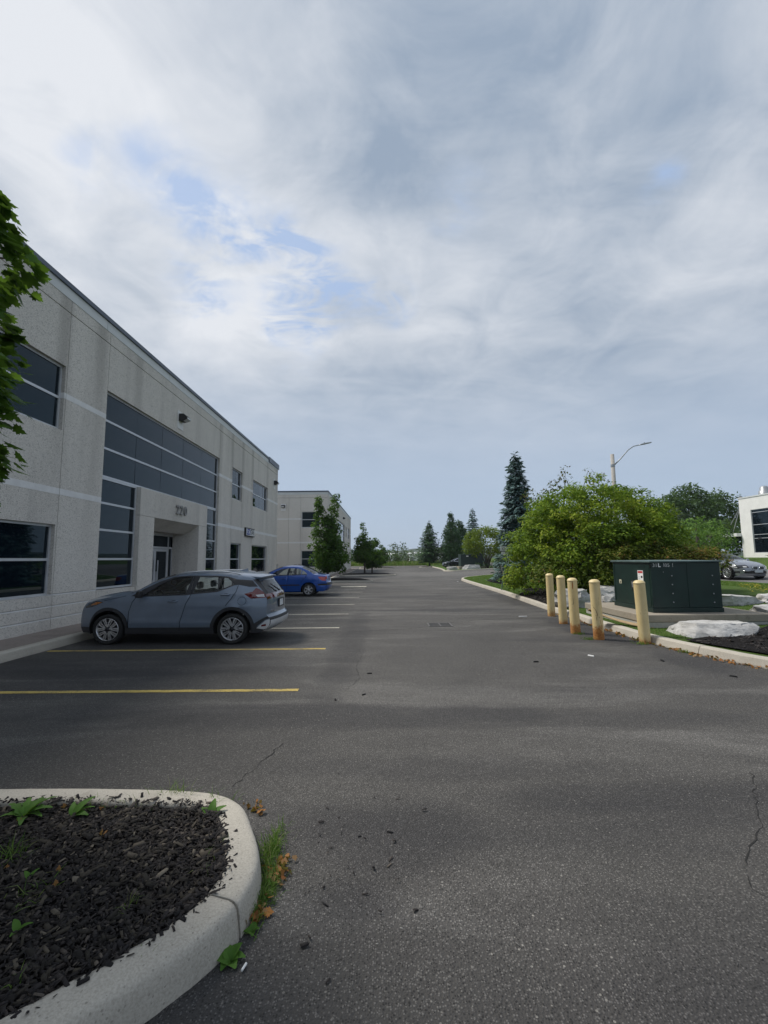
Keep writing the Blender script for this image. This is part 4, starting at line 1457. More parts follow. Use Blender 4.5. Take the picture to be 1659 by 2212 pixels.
# the tree at the left edge, standing on the planter island just outside the frame
def near_maple():
    loc = (-3.45, 2.78, 0.12)
    t = tag(empty('maple_tree', loc), 'broad-leaved maple reaching in from the left edge in front of building 220', 'tree', 'young maples along the building fronts')
    C = []
    r = np.random.default_rng(4)
    # height above the ground, reach of the crown
    prof = [(1.95, .75), (2.2, .92), (2.46, .97), (2.82, 1.04), (3.1, .95), (3.55, .88), (3.70, .64), (3.84, .96), (3.98, 1.10), (4.10, .90), (4.2, .78), (4.36, .84), (4.5, .70), (4.65, .5), (5.4, .25)]
    zs, rs = [p[0] for p in prof], [p[1] for p in prof]
    for i in range(640):
        z = r.uniform(1.95, 5.3)
        R_ = float(np.interp(z, zs, rs)) - 0.12
        a = r.uniform(-math.pi, math.pi)
        q = R_ * (0.60 + 0.40 * r.random() ** 0.5) * (0.93 + 0.07 * math.sin(3.1 * a + z * 3))
        C.append((q * math.cos(a), q * math.sin(a), z - 0.06, r.uniform(0.07, 0.15)))
    C = np.array(C)
    P, O = clump_points(r, C[:, :3], C[:, 3], 560, 0.8, 0.3)
    rad_ = norm(np.concatenate([P[:, :2], np.zeros((len(P), 1))], 1))
    V, F = leaf_cards(r, P, norm(O * 0.5 + rad_), 0.105, MAPLE, 0.9, 0.55, 0.6, 0.25)
    ti = tint_of(r, P, 0, 1, len(P), 0.42, 0.5, 0.25, 1.6)
    obj('crown', np_mesh('crown', V, F, M['maple'], ti), t)
    br = []
    for i in range(26):
        z = 1.5 + i * 0.13
        a = i * 2.4
        L = float(np.interp(z + 0.5, zs, rs)) * 0.8
        br.append(([(0, 0, z), (L * .5 * math.cos(a), L * .5 * math.sin(a), z + .25), (L * math.cos(a), L * math.sin(a), z + .4)], [0.028, 0.016, 0.005]))
    limbs(t, [(0, 0, -0.05), (0.02, 0, 1.2), (0, 0.03, 3.5), (0.02, 0, 5.2)], [0.075, 0.065, 0.04, 0.012], br)


near_maple()


def young_maple(loc, label, lobes, z0, r, n, seed, h, cr=0.36, per=420, leaf=0.125, mat='maple'):
    rr = np.random.default_rng(seed)
    cl = columnar(rr, h, r, z0, lobes, n, cr)
    br = []
    for dx, dy, top, wf in lobes:
        br.append(([(0, 0, z0 * 0.7), (dx * 0.5, dy * 0.5, (z0 + top) / 2), (dx, dy, top - 0.15)], [0.05, 0.03, 0.008]))
    for i in range(14):
        c = cl[i]
        br.append(([(c[0] * .1, c[1] * .1, max(z0 * .8, c[2] - .7)), (c[0], c[1], c[2])], [0.025, 0.006]))
    make_tree('maple_tree', loc, label, 'tree', 'young maples along the building fronts', rr, cl, per, leaf, mat, MAPLE, ([(0, 0, -0.05), (0, 0, z0), (0, 0, z0 + 1.4)], [0.10, 0.08, 0.04]), br, 0.35, 0.42, 0.7, droop=0.5)


young_maple((-4.42, 34.9, 0.15), 'young two-topped maple on the mulch island behind the blue sedan', [(-0.72, 0, 6.45, 0.62), (0.62, 0.1, 6.75, 0.55), (-0.1, 0, 4.9, 1.05), (0.35, 0, 3.6, 1.15), (0.5, 0, 3.0, 1.0)], 0.75, 1.2, 310, 31, 6.7)
young_maple((-2.15, 48.6, 0.2), 'young maple with bare twig tip on the second mulch island', [(-0.35, 0, 5.75, 0.55), (0.1, 0, 4.3, 0.9), (0.2, 0, 3.4, 1.1), (-0.3, 0, 2.9, 1.0)], 1.3, 1.15, 150, 32, 5.7)
young_maple((-1.45, 52.2, 0.0), 'young maple just right of the twig-tipped one, leaning against it', [(0.3, 0, 4.35, 0.8), (0, 0, 3.2, 1.2), (0.5, 0, 2.7, 1.0)], 0.9, 1.2, 130, 33, 4.4)
young_maple((-0.6, 82.6, 0.1), 'small distant maple on the last mulch island by the field', [(0.2, 0, 4.2, 0.9), (-0.4, 0, 3.2, 1.2)], 1.0, 1.3, 90, 34, 4.4, leaf=0.2, per=220)


# the big spreading shrub beside the transformer
def big_shrub():
    r = np.random.default_rng(8)
    loc = (8.85, 18.6, 0.18)
    cl = []
    for i in range(260):
        a = r.uniform(-3.14, 3.14); q = 2.6 * r.random() ** .5
        cl.append((q * math.cos(a), q * .75 * math.sin(a) + .3, r.uniform(.9, 3.5), r.uniform(.3, .5)))
    sp = lambda c, k: math.copysign(abs(c) ** k, c)
    while len(cl) < 900:
        a = r.uniform(-math.pi, math.pi); e = math.asin(r.uniform(-0.30, 1.0))
        rx, ry, rz = 3.50, 2.8, 3.38
        k = 0.80 + 0.20 * r.random() ** 0.6
        k *= 1 + 0.05 * math.sin(3 * a + 1.0) + 0.05 * math.sin(5 * a + 4 * e) + 0.03 * math.sin(11 * a + 7 * e)
        ce, se = sp(math.cos(e), .8), sp(math.sin(e), .85)
        x, y, z = rx * k * math.cos(a) * ce, ry * k * math.sin(a) * ce, 1.15 + rz * k * se
        if x > 1.7: z -= (x - 1.7) * 0.30
        if z < 0.3: continue
        if r.random() < .2 and y > .8: continue
        cl.append((x, y, z, r.uniform(0.20, 0.42)))
    for i in range(150):
        cl.append((r.uniform(-2.9, 0.6), r.uniform(-2.8, -1.3), r.uniform(0.35, 1.7), r.uniform(0.18, 0.34)))
    br = []
    for i in range(16):
        a = i * 2.4; L = r.uniform(1.2, 2.4)
        br.append(([(0.15 * math.cos(a), 0.15 * math.sin(a), 0), (L * .5 * math.cos(a), L * .4 * math.sin(a), 1.1), (L * math.cos(a), L * .8 * math.sin(a), 2.6)], [0.06, 0.045, 0.015]))
    make_tree('spreading_shrub', loc, 'big rounded yellow-green shrub behind the yellow bollards', 'shrub', None, r, cl, 900, 0.098, 'shrub', LEAF,
              ([(0, 0, -0.1), (0, 0, 0.8), (0.1, 0, 2.2)], [0.11, 0.09, 0.04]), br, 0.42, 0.44, 0.75, squash=0.55, rnd=0.6, droop=0.45)


big_shrub()


def top_sprigs():
    r = np.random.default_rng(9)
    cl = [(0, 0, 5.1, 0.55), (-0.3, 0, 4.7, 0.6), (0.3, 0, 5.5, 0.35), (0.38, 0, 5.95, 0.25), (-1.5, 0, 4.5, 0.5), (-0.9, 0, 4.4, .6), (1.55, 0, 5.85, 0.24), (1.57, 0, 5.5, 0.22), (2.3, 0, 5.65, 0.16), (2.35, 0, 5.3, .2), (1.6, 0, 5.1, .3), (2.3, 0, 4.9, .3), (.6, 0, 4.6, .7), (0.6, 0, 3.6, 0.8), (1.8, 0, 3.8, .7), (0, 0, 3, 1), (1.5, 0, 2.5, 1.2)]
    br = [([(0, 0, 1.5), (0.38, 0, 5.9)], [0.05, 0.008]), ([(0, 0, 1.5), (1.56, 0, 5.85)], [0.05, 0.008]), ([(0, 0, 1.5), (2.33, 0, 5.65)], [0.05, 0.008])]
    make_tree('ornamental_tree', (9.0, 22.6, 0.3), 'bronze-leaved tree whose sprigs stick up behind the rounded shrub', 'tree', None, r, cl, 300, 0.13, 'bronze', LEAF,
              ([(0, 0, -0.1), (0, 0, 2)], [0.1, 0.07]), br, 0.4, 0.5)


M['bronze'] = m_leaf('bronze_leaf', [(0.04, 0.05, 0.018), (0.075, 0.085, 0.025), (0.11, 0.075, 0.035), (0.14, 0.075, 0.045)], 0.3)
top_sprigs()


def low_hedge(loc, label, spans, seed, leaf=0.085, per=620, mat='hedge', base=0.55, name='burning_bush', flat=0.55):
    r = np.random.default_rng(seed)
    cl = []
    for (x0, x1, y0, y1, zt0, zt1, n) in spans:
        for i in range(n):
            u = r.random()
            x = x0 + (x1 - x0) * u
            y = r.uniform(y0, y1)
            zt = (zt0 + (zt1 - zt0) * u) * (1 - 0.35 * abs((y - (y0 + y1) / 2) / ((y1 - y0) / 2)) ** 3)
            z = zt * (0.35 + 0.65 * r.random() ** 0.35) - 0.2
            cl.append((x, y, max(0.2, z), r.uniform(0.22, 0.40)))
    br = []
    for i in range(10):
        x0, x1, y0, y1 = spans[0][:4]
        x = r.uniform(x0, x1); y = r.uniform(y0, y1)
        br.append(([(x * .6, y * .6, 0), (x, y, 1.1)], [0.03, 0.01]))
    make_tree(name, loc, label, 'shrub', 'broad bushes around the transformer', r, cl, per, leaf, mat, LEAF, ([(0, 0, -0.1), (0, 0, 0.7)], [0.06, 0.03]), br, 0.45, base, 1.0, squash=flat, rnd=0.45, droop=0.2)


low_hedge((11.6, 16.2, 0.25), 'wide flat-topped bush tinged red, rising over the transformer top', [(-4.1, 0.35, -1.0, 1.4, 2.25, 1.95, 260), (-3.6, -1.0, -1.0, 1.4, 2.2, 2.3, 110)], 41, base=0.58)
low_hedge((6.75, 16.0, 0.18), 'dark low bush with airy branches behind the first three bollards', [(-1.1, 2.6, -0.5, 1.8, 1.75, 1.9, 130)], 42, base=0.30, leaf=0.085)
low_hedge((6.6, 23.0, 0.2), 'low green ornamental bush beside the leaning sign post', [(-0.2, 1.8, -1.5, 2.4, 0.8, 0.7, 40)], 43, leaf=0.12, base=0.35, mat='sapling', per=200)


# conifers
def spruce(loc, label, H, R, seed, mat='bluespruce', levels=26, z0=0.25, dens=1.0, needle=0.20, name='spruce_tree', group='conifers beyond the drive', lean=0.0, upturn=0.25):
    r = np.random.default_rng(seed)
    P, O, A = [], [], []
    br = []
    for i in range(levels):
        u = i / (levels - 1)
        z = z0 + (H - z0) * (u ** 0.92)
        L = R * (1 - u) ** 0.85 + 0.05
        L *= r.uniform(0.82, 1.15)
        nb = int(5 + 7 * (1 - u))
        for k in range(nb):
            a = 2 * math.pi * (k + r.random() * 0.8) / nb + i
            l = L * r.uniform(0.72, 1.12)
            m = max(4, int(dens * (4 + l * 17)))
            s = r.random(m) ** 0.75
            drop = -0.28 * (1 - u) * s * l + upturn * (s ** 2.2) * l * (0.5 + 0.8 * u)
            x, y = s * l * math.cos(a), s * l * math.sin(a)
            side = r.normal(0, 0.09 + 0.17 * l * (1 - s), m)
            px_, py_ = x - side * math.sin(a), y + side * math.cos(a)
            P.append(np.stack([px_, py_, z + drop + r.normal(0, 0.035, m)], 1))
            o = np.stack([np.full(m, math.cos(a)), np.full(m, math.sin(a)), np.full(m, -0.05)], 1)
            A.append(norm(o + np.stack([-side * 5 * math.sin(a) * 1.0, side * 5 * math.cos(a), r.normal(0.1, .25, m)], 1) * 0.8))
            O.append(o)
            if k % 2 == 0 and l > .25:
                br.append(([(0, 0, z), (l * .9 * math.cos(a), l * .9 * math.sin(a), z - 0.22 * (1 - u) * l)], [0.02, 0.006]))
    # leader
    m = 24
    zz = H + r.random(m) * 0.45
    P.append(np.stack([r.normal(0, .02, m), r.normal(0, .02, m), zz], 1)); O.append(np.tile([0, 0, 1.0], (m, 1))); A.append(norm(np.stack([r.normal(0, .5, m), r.normal(0, .5, m), np.ones(m)], 1)))
    P, O, A = np.concatenate(P), np.concatenate(O), np.concatenate(A)
    V, F = leaf_cards(r, P, O, needle, NEEDLE, 1.0, 0.5, 0, 0.3, A)
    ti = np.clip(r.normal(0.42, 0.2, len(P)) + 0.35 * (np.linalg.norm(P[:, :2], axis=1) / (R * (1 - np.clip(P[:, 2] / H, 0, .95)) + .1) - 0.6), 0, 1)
    t = tag(empty(name, loc), label, 'tree', group)
    obj('crown', np_mesh('crown', V, F, M[mat], ti), t)
    limbs(t, [(0, 0, -.1), (0, 0, H * .5), (0, 0, H + .3)], [0.16 * H / 8, 0.09 * H / 8, 0.012], br)
    return t


spruce((8.75, 29.0, 0.2), 'tall blue spruce standing left of the rounded shrub', 8.1, 1.75, 51, dens=2.8, needle=0.25, levels=40)
spruce((15.2, 76.0, 0.3), 'distant blue spruce with its tip above the pale lime tree', 9.4, 2.2, 52, levels=26, needle=0.42, dens=0.9)
spruce((8.9, 88.0, 0.1), 'broad dark conifer with bare trunk foot at the lot end', 8.6, 2.9, 53, 'cedar', 26, 1.3, 1.0, 0.42, 'conifer_tree')


def cedar(loc, label, H, R, seed, prof):
    r = np.random.default_rng(seed)
    cl = []
    for i in range(170):
        u = r.random() ** 1.0
        R_ = R * float(np.interp(u, [p[0] for p in prof], [p[1] for p in prof]))
        a = r.uniform(0, 6.283)
        q = R_ * (0.5 + 0.5 * r.random() ** .5)
        cl.append((q * math.cos(a), q * math.sin(a), 0.2 + u * (H - .3), 0.22 + 0.4 * R_ * r.uniform(.5, 1)))
    make_tree('conifer_tree', loc, label, 'tree', 'conifers beyond the drive', r, cl, 170, 0.24, 'cedar', LEAF, ([(0, 0, -.1), (0, 0, H * .8)], [.12, .03]), (), .3, .42, .3, squash=1.2)


cedar((12.9, 86, 0.2), 'narrow spire-topped cedar between two broader conifers', 10.4, 1.75, 54, [(0, .9), (.35, 1.0), (.6, .8), (.72, .42), (.9, .22), (1, .12)])
cedar((15.0, 90, 0.3), 'twin-headed dark cedar just right of the spire-topped one', 9.0, 2.1, 55, [(0, .9), (.4, 1.0), (.7, .75), (1, .2)])


def lime_tree():
    r = np.random.default_rng(12)
    cl = []
    for i in range(300):
        a = r.uniform(-math.pi, math.pi); e = math.asin(r.uniform(-0.7, 1.0))
        k = 0.6 + 0.4 * r.random() ** .5
        cl.append((3.2 * k * math.cos(a) * math.cos(e), 2.6 * k * math.sin(a) * math.cos(e), 3.2 + (2.4 if e > 0 else 2.1) * k * math.sin(e), r.uniform(.35, .6)))
    br = []
    for i in range(12):
        a = i * 2.4
        br.append(([(.1 * math.cos(a), .1 * math.sin(a), 0), (.6 * math.cos(a), .6 * math.sin(a), 1.4), (1.9 * math.cos(a), 1.9 * math.sin(a), 3.3)], [.07, .05, .02]))
    make_tree('lime_green_tree', (14.0, 61.0, 0.35), 'rounded yellow-green tree over the far green transformer box', 'tree', None, r, cl, 130, 0.20, 'lime', LEAF, ([(0, 0, -.1), (0, 0, 1.6)], [.13, .09]), br, .35, .55, .6)


lime_tree()
low_hedge((13.6, 58.9, 0.3), 'dark low bush under the yellow-green tree by the far kerb', [(-1.6, 3.4, -0.4, 1.2, 1.0, 0.9, 60)], 46, leaf=0.2, per=90, base=.25, mat='wood', name='low_bush')
spruce((11.5, 39.2, 0.2), 'small low spruce at the grass tip where the drive turns', 1.5, 0.8, 47, levels=10, dens=2.2, needle=.2, name='spruce_bush')


def broad_tree(loc, label, H, R, seed, mat='wood', n=60, leaf=0.34, per=60, name='woodland_tree', group='trees beyond the street', z0=1.2, base=.45, cr=(0.7, 1.3), patch=.35):
    r = np.random.default_rng(seed)
    cl = []
    for i in range(n):
        a = r.uniform(-math.pi, math.pi); e = math.asin(r.uniform(-0.8, 1.0))
        k = (0.55 + 0.45 * r.random() ** .5) * (1 + .12 * math.sin(3 * a + seed))
        cl.append((R * k * math.cos(a) * math.cos(e), R * k * math.sin(a) * math.cos(e), z0 + (H - z0) * (0.5 + 0.47 * k * math.sin(e)), r.uniform(*cr) * R / 4))
    br = []
    for i in range(8):
        a = i * 2.4
        br.append(([(0, 0, z0), (R * .5 * math.cos(a), R * .5 * math.sin(a), H * .6)], [.09, .02]))
    return make_tree(name, loc, label, 'tree', group, r, cl, per, leaf, mat, LEAF, ([(0, 0, -.3), (0, 0, H * .5), (0, 0, H * .85)], [.2, .13, .03]), br, patch, base, .5)


broad_tree((45.5, 66, 1.4), 'dark woodland tree left of the white building, tallest of its row', 10.9, 3.6, 61, n=150)
broad_tree((51.5, 69, 1.5), 'dark woodland tree touching the white building corner', 10.4, 3.6, 62, n=150)
broad_tree((41.8, 65, 1.3), 'open-topped woodland tree at the left of the row by the white building', 9.8, 3.0, 63, n=110)
broad_tree((40.2, 63, 1.2), 'silvery grey-leaved tree half hidden behind the rounded shrub', 7.4, 2.8, 64, 'greywood', n=110)
broad_tree((32.0, 45.5, 1.1), 'bright green sapling tree left of the white building', 4.6, 2.5, 65, 'sapling', n=70, leaf=.26, per=70, z0=.3, base=.5)
broad_tree((35.2, 48, 1.2), 'bright green bushy tree right of the other sapling by the white building', 3.7, 2.0, 66, 'sapling', n=50, leaf=.26, per=70, z0=.2, base=.42)
broad_tree((44.5, 60, 1.4), 'dark bush mass at the white building corner under the canopy', 5.2, 3.2, 67, n=70, leaf=.36, z0=.1, base=.28)
broad_tree((37.5, 58, 1.2), 'dark bush behind the silver coupe roof', 4.4, 3.0, 68, n=60, leaf=.34, z0=.1, base=.30)
low_hedge((44.3, 47.5, 1.45), 'clipped dark green hedge at the foot of the white building', [(-.5, .5, -7, 4, .8, .8, 50)], 69, leaf=.2, per=90, mat='wood', base=.4, name='clipped_hedge')

# scrub beyond the end of the lot
SCRUB = [((-5.6, 108, 0), 'loose pale green scrub bush left of the far maple', 4.6, 3.2, 'wood', .6), ((0.6, 108, 0), 'broad green scrub bush at the far end of the drive', 4.3, 3.6, 'wood', .45),
         ((3.2, 110, 0), 'bluish grey willow bush behind the far scrub', 6.0, 2.6, 'greywood', .45), ((6.0, 112, 0), 'thin scrub bush before the white sheds', 3.6, 2.6, 'wood', .5), ((-10, 112, 0), 'wide scrub bush beyond the smaller building end', 4.6, 4.2, 'wood', .5),
         ((13, 116, 0), 'scrub bush showing between the conifer trunks', 4.0, 4.0, 'sapling', .3), ((21, 112, 0), 'wide scrub bush behind the pale lime tree', 5.5, 4.5, 'wood', .4), ((-3, 120, 0), 'low scrub bush in front of the left white shed', 3.2, 3, 'wood', .6)]
for i, (loc, lab, H, R, mt, bs) in enumerate(SCRUB):
    broad_tree(loc, lab, H, R, 80 + i, mt, 46, 0.42, 30, 'scrub_bush', 'scrub beyond the lot', 0.1, bs, (0.6, 1.1))
for i, (x, y, lab) in enumerate(((8.4, 104, 'staked white-flowering sapling left of the broad dark conifer'), (6.6, 103, 'thin flowering sapling further left, before the white sheds'))):
    r = np.random.default_rng(120 + i)
    cl = [(r.normal(0, .8), r.normal(0, .5), r.uniform(2.0, 3.5), r.uniform(.3, .5)) for _ in range(14)]
    make_tree('flowering_sapling', (x, y, 0), lab, 'tree', 'saplings at the lot end', r, cl, 60, .3, 'greywood', LEAF, ([(0, 0, -.1), (.1, 0, 3)], [.06, .03]), (), .2, .8)


def blades(name, pts, rng, zf, h, w, mat='blade', base=.4, spread=.4, dry=0.1):
    n = len(pts); pts = np.asarray(pts, float)
    z = np.array([zf(x, y) for x, y in pts])
    P = np.column_stack([pts, z - 0.01])
    d = norm(np.column_stack([rng.normal(0, spread, (n, 2)), np.ones(n)]))
    hh = h * rng.uniform(.5, 1.3, n)
    s = norm(np.column_stack([rng.normal(0, 1, (n, 2)), np.zeros(n)]))
    bend = norm(np.column_stack([d[:, :2] * 2.2, np.ones(n) * .35])) * hh[:, None] * .45
    mid = P + d * hh[:, None] * .55
    tip = mid + bend
    ww = (w * rng.uniform(.6, 1.3, n))[:, None]
    V = np.stack([P - s * ww, P + s * ww, mid + s * ww * .75, mid - s * ww * .75, tip], 1).reshape(-1, 3)
    F = np.array([(0, 1, 2, 3)])[None] + (np.arange(n) * 5)[:, None, None]
    F2 = np.array([(3, 2, 4, 4)])[None] + (np.arange(n) * 5)[:, None, None]
    tri = np.concatenate([np.array([(0, 1, 2), (0, 2, 3), (3, 2, 4)])[None] + (np.arange(n) * 5)[:, None, None]]).reshape(-1, 3)
    ti = np.clip(rng.normal(base, .2, n) + (rng.random(n) < dry) * .5, 0, 1)
    return np_mesh(name, V, tri, M[mat], np.repeat(ti, 3))


rng = np.random.default_rng(77)
vp = [p for p in inner if p[1] < 14.2]
LAWN_A = [(5.50, 9.3), (5.46, 10.6), (5.50, 13.0), (5.58, 13.9), (6.8, 14.5), (8.6, 15.2), (11, 15.5), (14, 15.5), (17.5, 12), (16.5, 8.9), (10.8, 10.3), (8.9, 10.3), (7.8, 9.6), (6.5, 9.0), (5.7, 8.6)]
PADXY = (5.72, 8.65, 10.08, 13.0)
pts = [p for p in scatter(LAWN_A, 36000, rng) if not (PADXY[0] < p[0] < PADXY[1] and PADXY[2] < p[1] < PADXY[3])]
tag(obj('grass', blades('grass', pts, rng, verge_z, .055, .005, base=.40, dry=.12)), kind='stuff')
LAWN_B = [(5.75, 19.4), (5.85, 22), (5.93, 28), (6.0, 32), (6.3, 35.3), (7.0, 37.4), (8.5, 39.3), (11, 40.8), (17, 42.5), (17, 34), (9.4, 34), (7.0, 31.6), (6.75, 27.5), (7.0, 24.5), (6.4, 21.4)]
tag(obj('grass', blades('grass', scatter(LAWN_B, 26000, rng), rng, verge_z, .06, .010, base=.48, dry=.05)), kind='stuff')
LAWN_C = [(14, 15.5), (17.6, 12), (17.7, 30), (15.5, 24), (15.2, 19)]
tag(obj('grass', blades('grass', scatter(LAWN_C, 14000, rng), rng, verge_z, .07, .009, base=.48, dry=.05)), kind='stuff')
# yellow flowers in the verge beside the street
fl = scatter([(13.2, 16.2), (17.3, 14.2), (17.5, 19), (16.2, 20.5), (14.6, 18.5)], 900, rng)
fp = np.column_stack([np.array(fl), [verge_z(x) + .075 for x, y in fl]])
V, F = leaf_cards(rng, fp, np.tile([0, 0, 1.0], (len(fp), 1)), .055, LEAF, 1.2, .3, 0)
tag(obj('yellow_flowers', np_mesh('yellow_flowers', V, F, M['yellow'], rng.random(len(fp)))), kind='stuff')
# tall weeds at the end of the lot
tag(obj('tall_weeds', blades('tall_weeds', scatter([(-12, 99), (9, 99), (26, 96), (30, 112), (-14, 112)], 9000, rng), rng, lambda x, y: 0.1, 1.25, .07, base=.60, spread=.3, dry=.2)), kind='stuff')

# foreground weeds -------------------------------------------------
def weed_leaf(L, W, lobed=0.0, n=7):
    """a single leaf with a bend and wavy edge, as its own little mesh"""
    V, F = [], []
    for i in range(n + 1):
        u = i / n
        w = W * (math.sin(math.pi * min(.97, u ** .62)) ** .8) * (1 - lobed * (i % 2)) + 0.0015
        x = L * u; z = L * (0.55 * u - 0.52 * u * u)
        V += [(x, -w, z + w * .35), (x, 0, z), (x, w, z + w * .35)]
    for i in range(n):
        a = 3 * i
        F += [(a, a + 3, a + 4, a + 1), (a + 1, a + 4, a + 5, a + 2)]
    return V, F


def weed(loc, label, leaves, zb):
    t = tag(empty('weed', (loc[0], loc[1], zb)), label, 'weed', 'weeds in and around the planter island')
    r = random.Random(label)
    for (ang, L, W, lob, el) in leaves:
        V, F = weed_leaf(L * 1.05, W * 1.2, lob)
        me = mesh('leaf', V, F, M['weed'], True)
        a = me.attributes.new('tint', 'FLOAT', 'FACE')
        tv = r.uniform(.2, .9)
        a.data.foreach_set('value', [tv] * len(F))
        o = obj('leaf', me, t)
        o.rotation_euler = (r.uniform(-.2, .2), -rad(el * .55 - 6), rad(ang))
    return t


weed((-2.30, 3.0), 'large lobed bright green dandelion rosette in the mulch near the far kerb', [(5, .17, .030, .5, 38), (32, .18, .032, .5, 52), (70, .13, .028, .45, 60), (115, .13, .028, .45, 60), (160, .15, .03, .5, 45), (200, .12, .028, .4, 30), (300, .11, .026, .3, 15), (345, .14, .03, .35, 25)], 0.12)
weed((-1.99, 3.0), 'small upright green weed right of the dandelion rosette', [(20, .12, .020, 0, 40), (55, .14, .022, 0, 60), (120, .10, .016, 0, 62), (350, .11, .02, 0, 28)], 0.12)
weed((-1.10, 2.96), 'green weed at the far inner corner of the island kerb', [(30, .10, .018, 0, 55), (95, .11, .02, 0, 72), (150, .09, .018, 0, 50), (340, .08, .018, 0, 35)], 0.13)
weed((-1.62, 2.12), 'tiny two-leaved seedling in the middle of the mulch', [(20, .06, .010, 0, 50), (140, .06, .012, 0, 55), (260, .03, .008, 0, 30)], 0.12)
weed((-1.33, 1.62), 'pale green weed in the mulch nearest the camera', [(40, .07, .013, 0, 55), (100, .08, .014, 0, 40), (170, .06, .013, 0, 45), (290, .06, .012, 0, 20)], 0.12)
weed((-1.83, 2.45), 'thin seedling in the mulch left of the middle', [(60, .05, .007, 0, 60), (150, .05, .008, 0, 55)], 0.12)
weed((-0.685, 2.12), 'round-leaved green weed at the foot of the kerb on the asphalt', [(0, .065, .022, 0, 30), (60, .07, .024, 0, 45), (120, .06, .022, 0, 50), (190, .06, .022, 0, 35), (250, .055, .02, 0, 20), (310, .06, .022, 0, 25), (90, .045, .018, 0, 70)], 0.0)
weed((-0.635, 2.27), 'small clover-like weed on the asphalt further up the kerb', [(10, .035, .013, 0, 40), (80, .04, .014, 0, 50), (200, .035, .013, 0, 40), (290, .035, .013, 0, 30)], 0.0)


def tuft(loc, label, n, h, spread, zb, seed, sx=.03, sy=.03, base=.45):
    r = np.random.default_rng(seed)
    t = np.column_stack([r.normal(0, sx, n), r.normal(0, sy, n)])
    me = blades('grass_tuft', t, r, lambda x, y: 0.0, h, .0022, base=base, spread=spread, dry=.08)
    o = obj('grass_tuft', me, None, (loc[0], loc[1], zb))
    return tag(o, label, 'grass tuft', 'grass tufts around the planter island')


tuft((-0.685, 2.84), 'thick bright grass tuft outside the nose of the island kerb', 420, .105, .55, 0, 1, .032, .11)
tuft((-0.63, 2.60), 'grass tuft beside the orange leaves at the kerb', 260, .095, .55, 0, 2, .028, .08)
tuft((-0.645, 2.42), 'grass tuft at the kerb joint', 240, .10, .55, 0, 3, .025, .07)
tuft((-1.45, 3.22), 'grey-green grass tuft growing over the far kerb', 60, .13, .7, .13, 4, .06, .03, .55)
tuft((-1.75, 3.1), 'sparse grass along the far inner kerb edge', 40, .12, .7, .12, 5, .15, .03, .55)
tuft((-1.15, 3.14), 'thin grass blades at the far bend of the kerb', 40, .12, .6, .12, 6, .08, .03, .5)
tuft((-2.05, 2.62), 'drooping grass tuft in the mulch below the rosette', 70, .14, .8, .12, 7, .05, .04, .5)
tuft((-1.75, 2.35), 'flattened grass blades in the middle of the mulch', 26, .13, 1.1, .12, 8, .06, .04, .6)
tuft((-1.42, 1.86), 'light green grass sprout in the near mulch', 14, .10, .7, .12, 9, .02, .02, .5)
tuft((-1.20, 2.25), 'single thin grass blades in the right of the mulch', 12, .11, .6, .12, 10, .02, .02, .6)
tuft((-0.93, 2.62), 'dark grass along the inner kerb edge', 34, .10, .7, .12, 11, .03, .10, .4)
tuft((-1.02, 2.03), 'short grass by the near inner kerb edge', 18, .08, .7, .12, 12, .03, .05, .6)
rng = np.random.default_rng(91)
for i, ((x, y), lab) in enumerate((((5.42, 8.25), 'small green weed tuft on the asphalt below the right kerb'), ((5.1, 9.05), 'flat weeds at the foot of the nearest bollard'), ((4.3, 9.6), 'weed tuft left of the most rusted bollard'), ((4.36, 10.25), 'short grass ring at the foot of the streaked bollard'), ((5.9, 6.85), 'dry weed tuft at the kerb near the right edge'))):
    o = obj('grass_tuft', blades('grass_tuft', np.column_stack([rng.normal(0, .07, 90), rng.normal(0, .05, 90)]), rng, lambda a, b: 0, .10, .004, base=.45 if i < 4 else .8, spread=.6), None, (x, y, 0.003))
    tag(o, lab, 'grass tuft', 'weeds along the right kerb')

# dead leaves
leafV = [(x * .05, y * .05, .012 * math.sin(x * 7 + y * 5) - abs(y) * .015 + .006) for x, y, z in MAPLE]
leaf_me = mesh('fallen_leaf', leafV, [tuple(range(len(leafV)))], M['litter'])
a_ = leaf_me.attributes.new('tint', 'FLOAT', 'FACE'); a_.data.foreach_set('value', [.7])
for i, (x, y, z, s, lab) in enumerate(((-1.66, 2.80, .14, .75, 'curled orange leaf in the middle of the far mulch'), (-2.28, 2.93, .14, .5, 'small orange leaf at the foot of the rosette'), (-2.12, 3.1, .14, .6, 'orange leaf behind the small upright weed'), (-1.85, 3.05, .14, .55, 'orange leaf between the weed and the far kerb'), (-1.72, 2.50, .14, .55, 'orange leaf scrap left in the middle of the mulch'), (-1.66, 2.40, .14, .5, 'bright orange scrap beside a pale chip'),
                                       (-1.08, 1.98, .14, .6, 'orange leaf at the near inner kerb edge'), (-1.99, 2.5, .14, .45, 'tiny orange leaf by the drooping grass'), (-1.16, 3.02, .15, .5, 'rusty leaf by the far kerb bend'))):
    o = obj('fallen_leaf', leaf_me, None, (x, y, z), (rng.uniform(-.5, .5), rng.uniform(-.5, .5), rng.uniform(0, 6)))
    o.scale = (s, s, s * 1.6)
    tag(o, lab, 'fallen leaf', 'orange leaves on the mulch')


def litter(name, pts, rng, size, z=0.012):
    P = np.column_stack([np.array(pts), z + rng.random(len(pts)) * .02])
    V, F = leaf_cards(rng, P, norm(rng.normal(0, 1, (len(P), 3))), size, MAPLE, .6, 1.3, .2)
    me = np_mesh(name, V, F, M['litter'], rng.random(len(P)))
    tag(obj(name, me), kind='stuff')


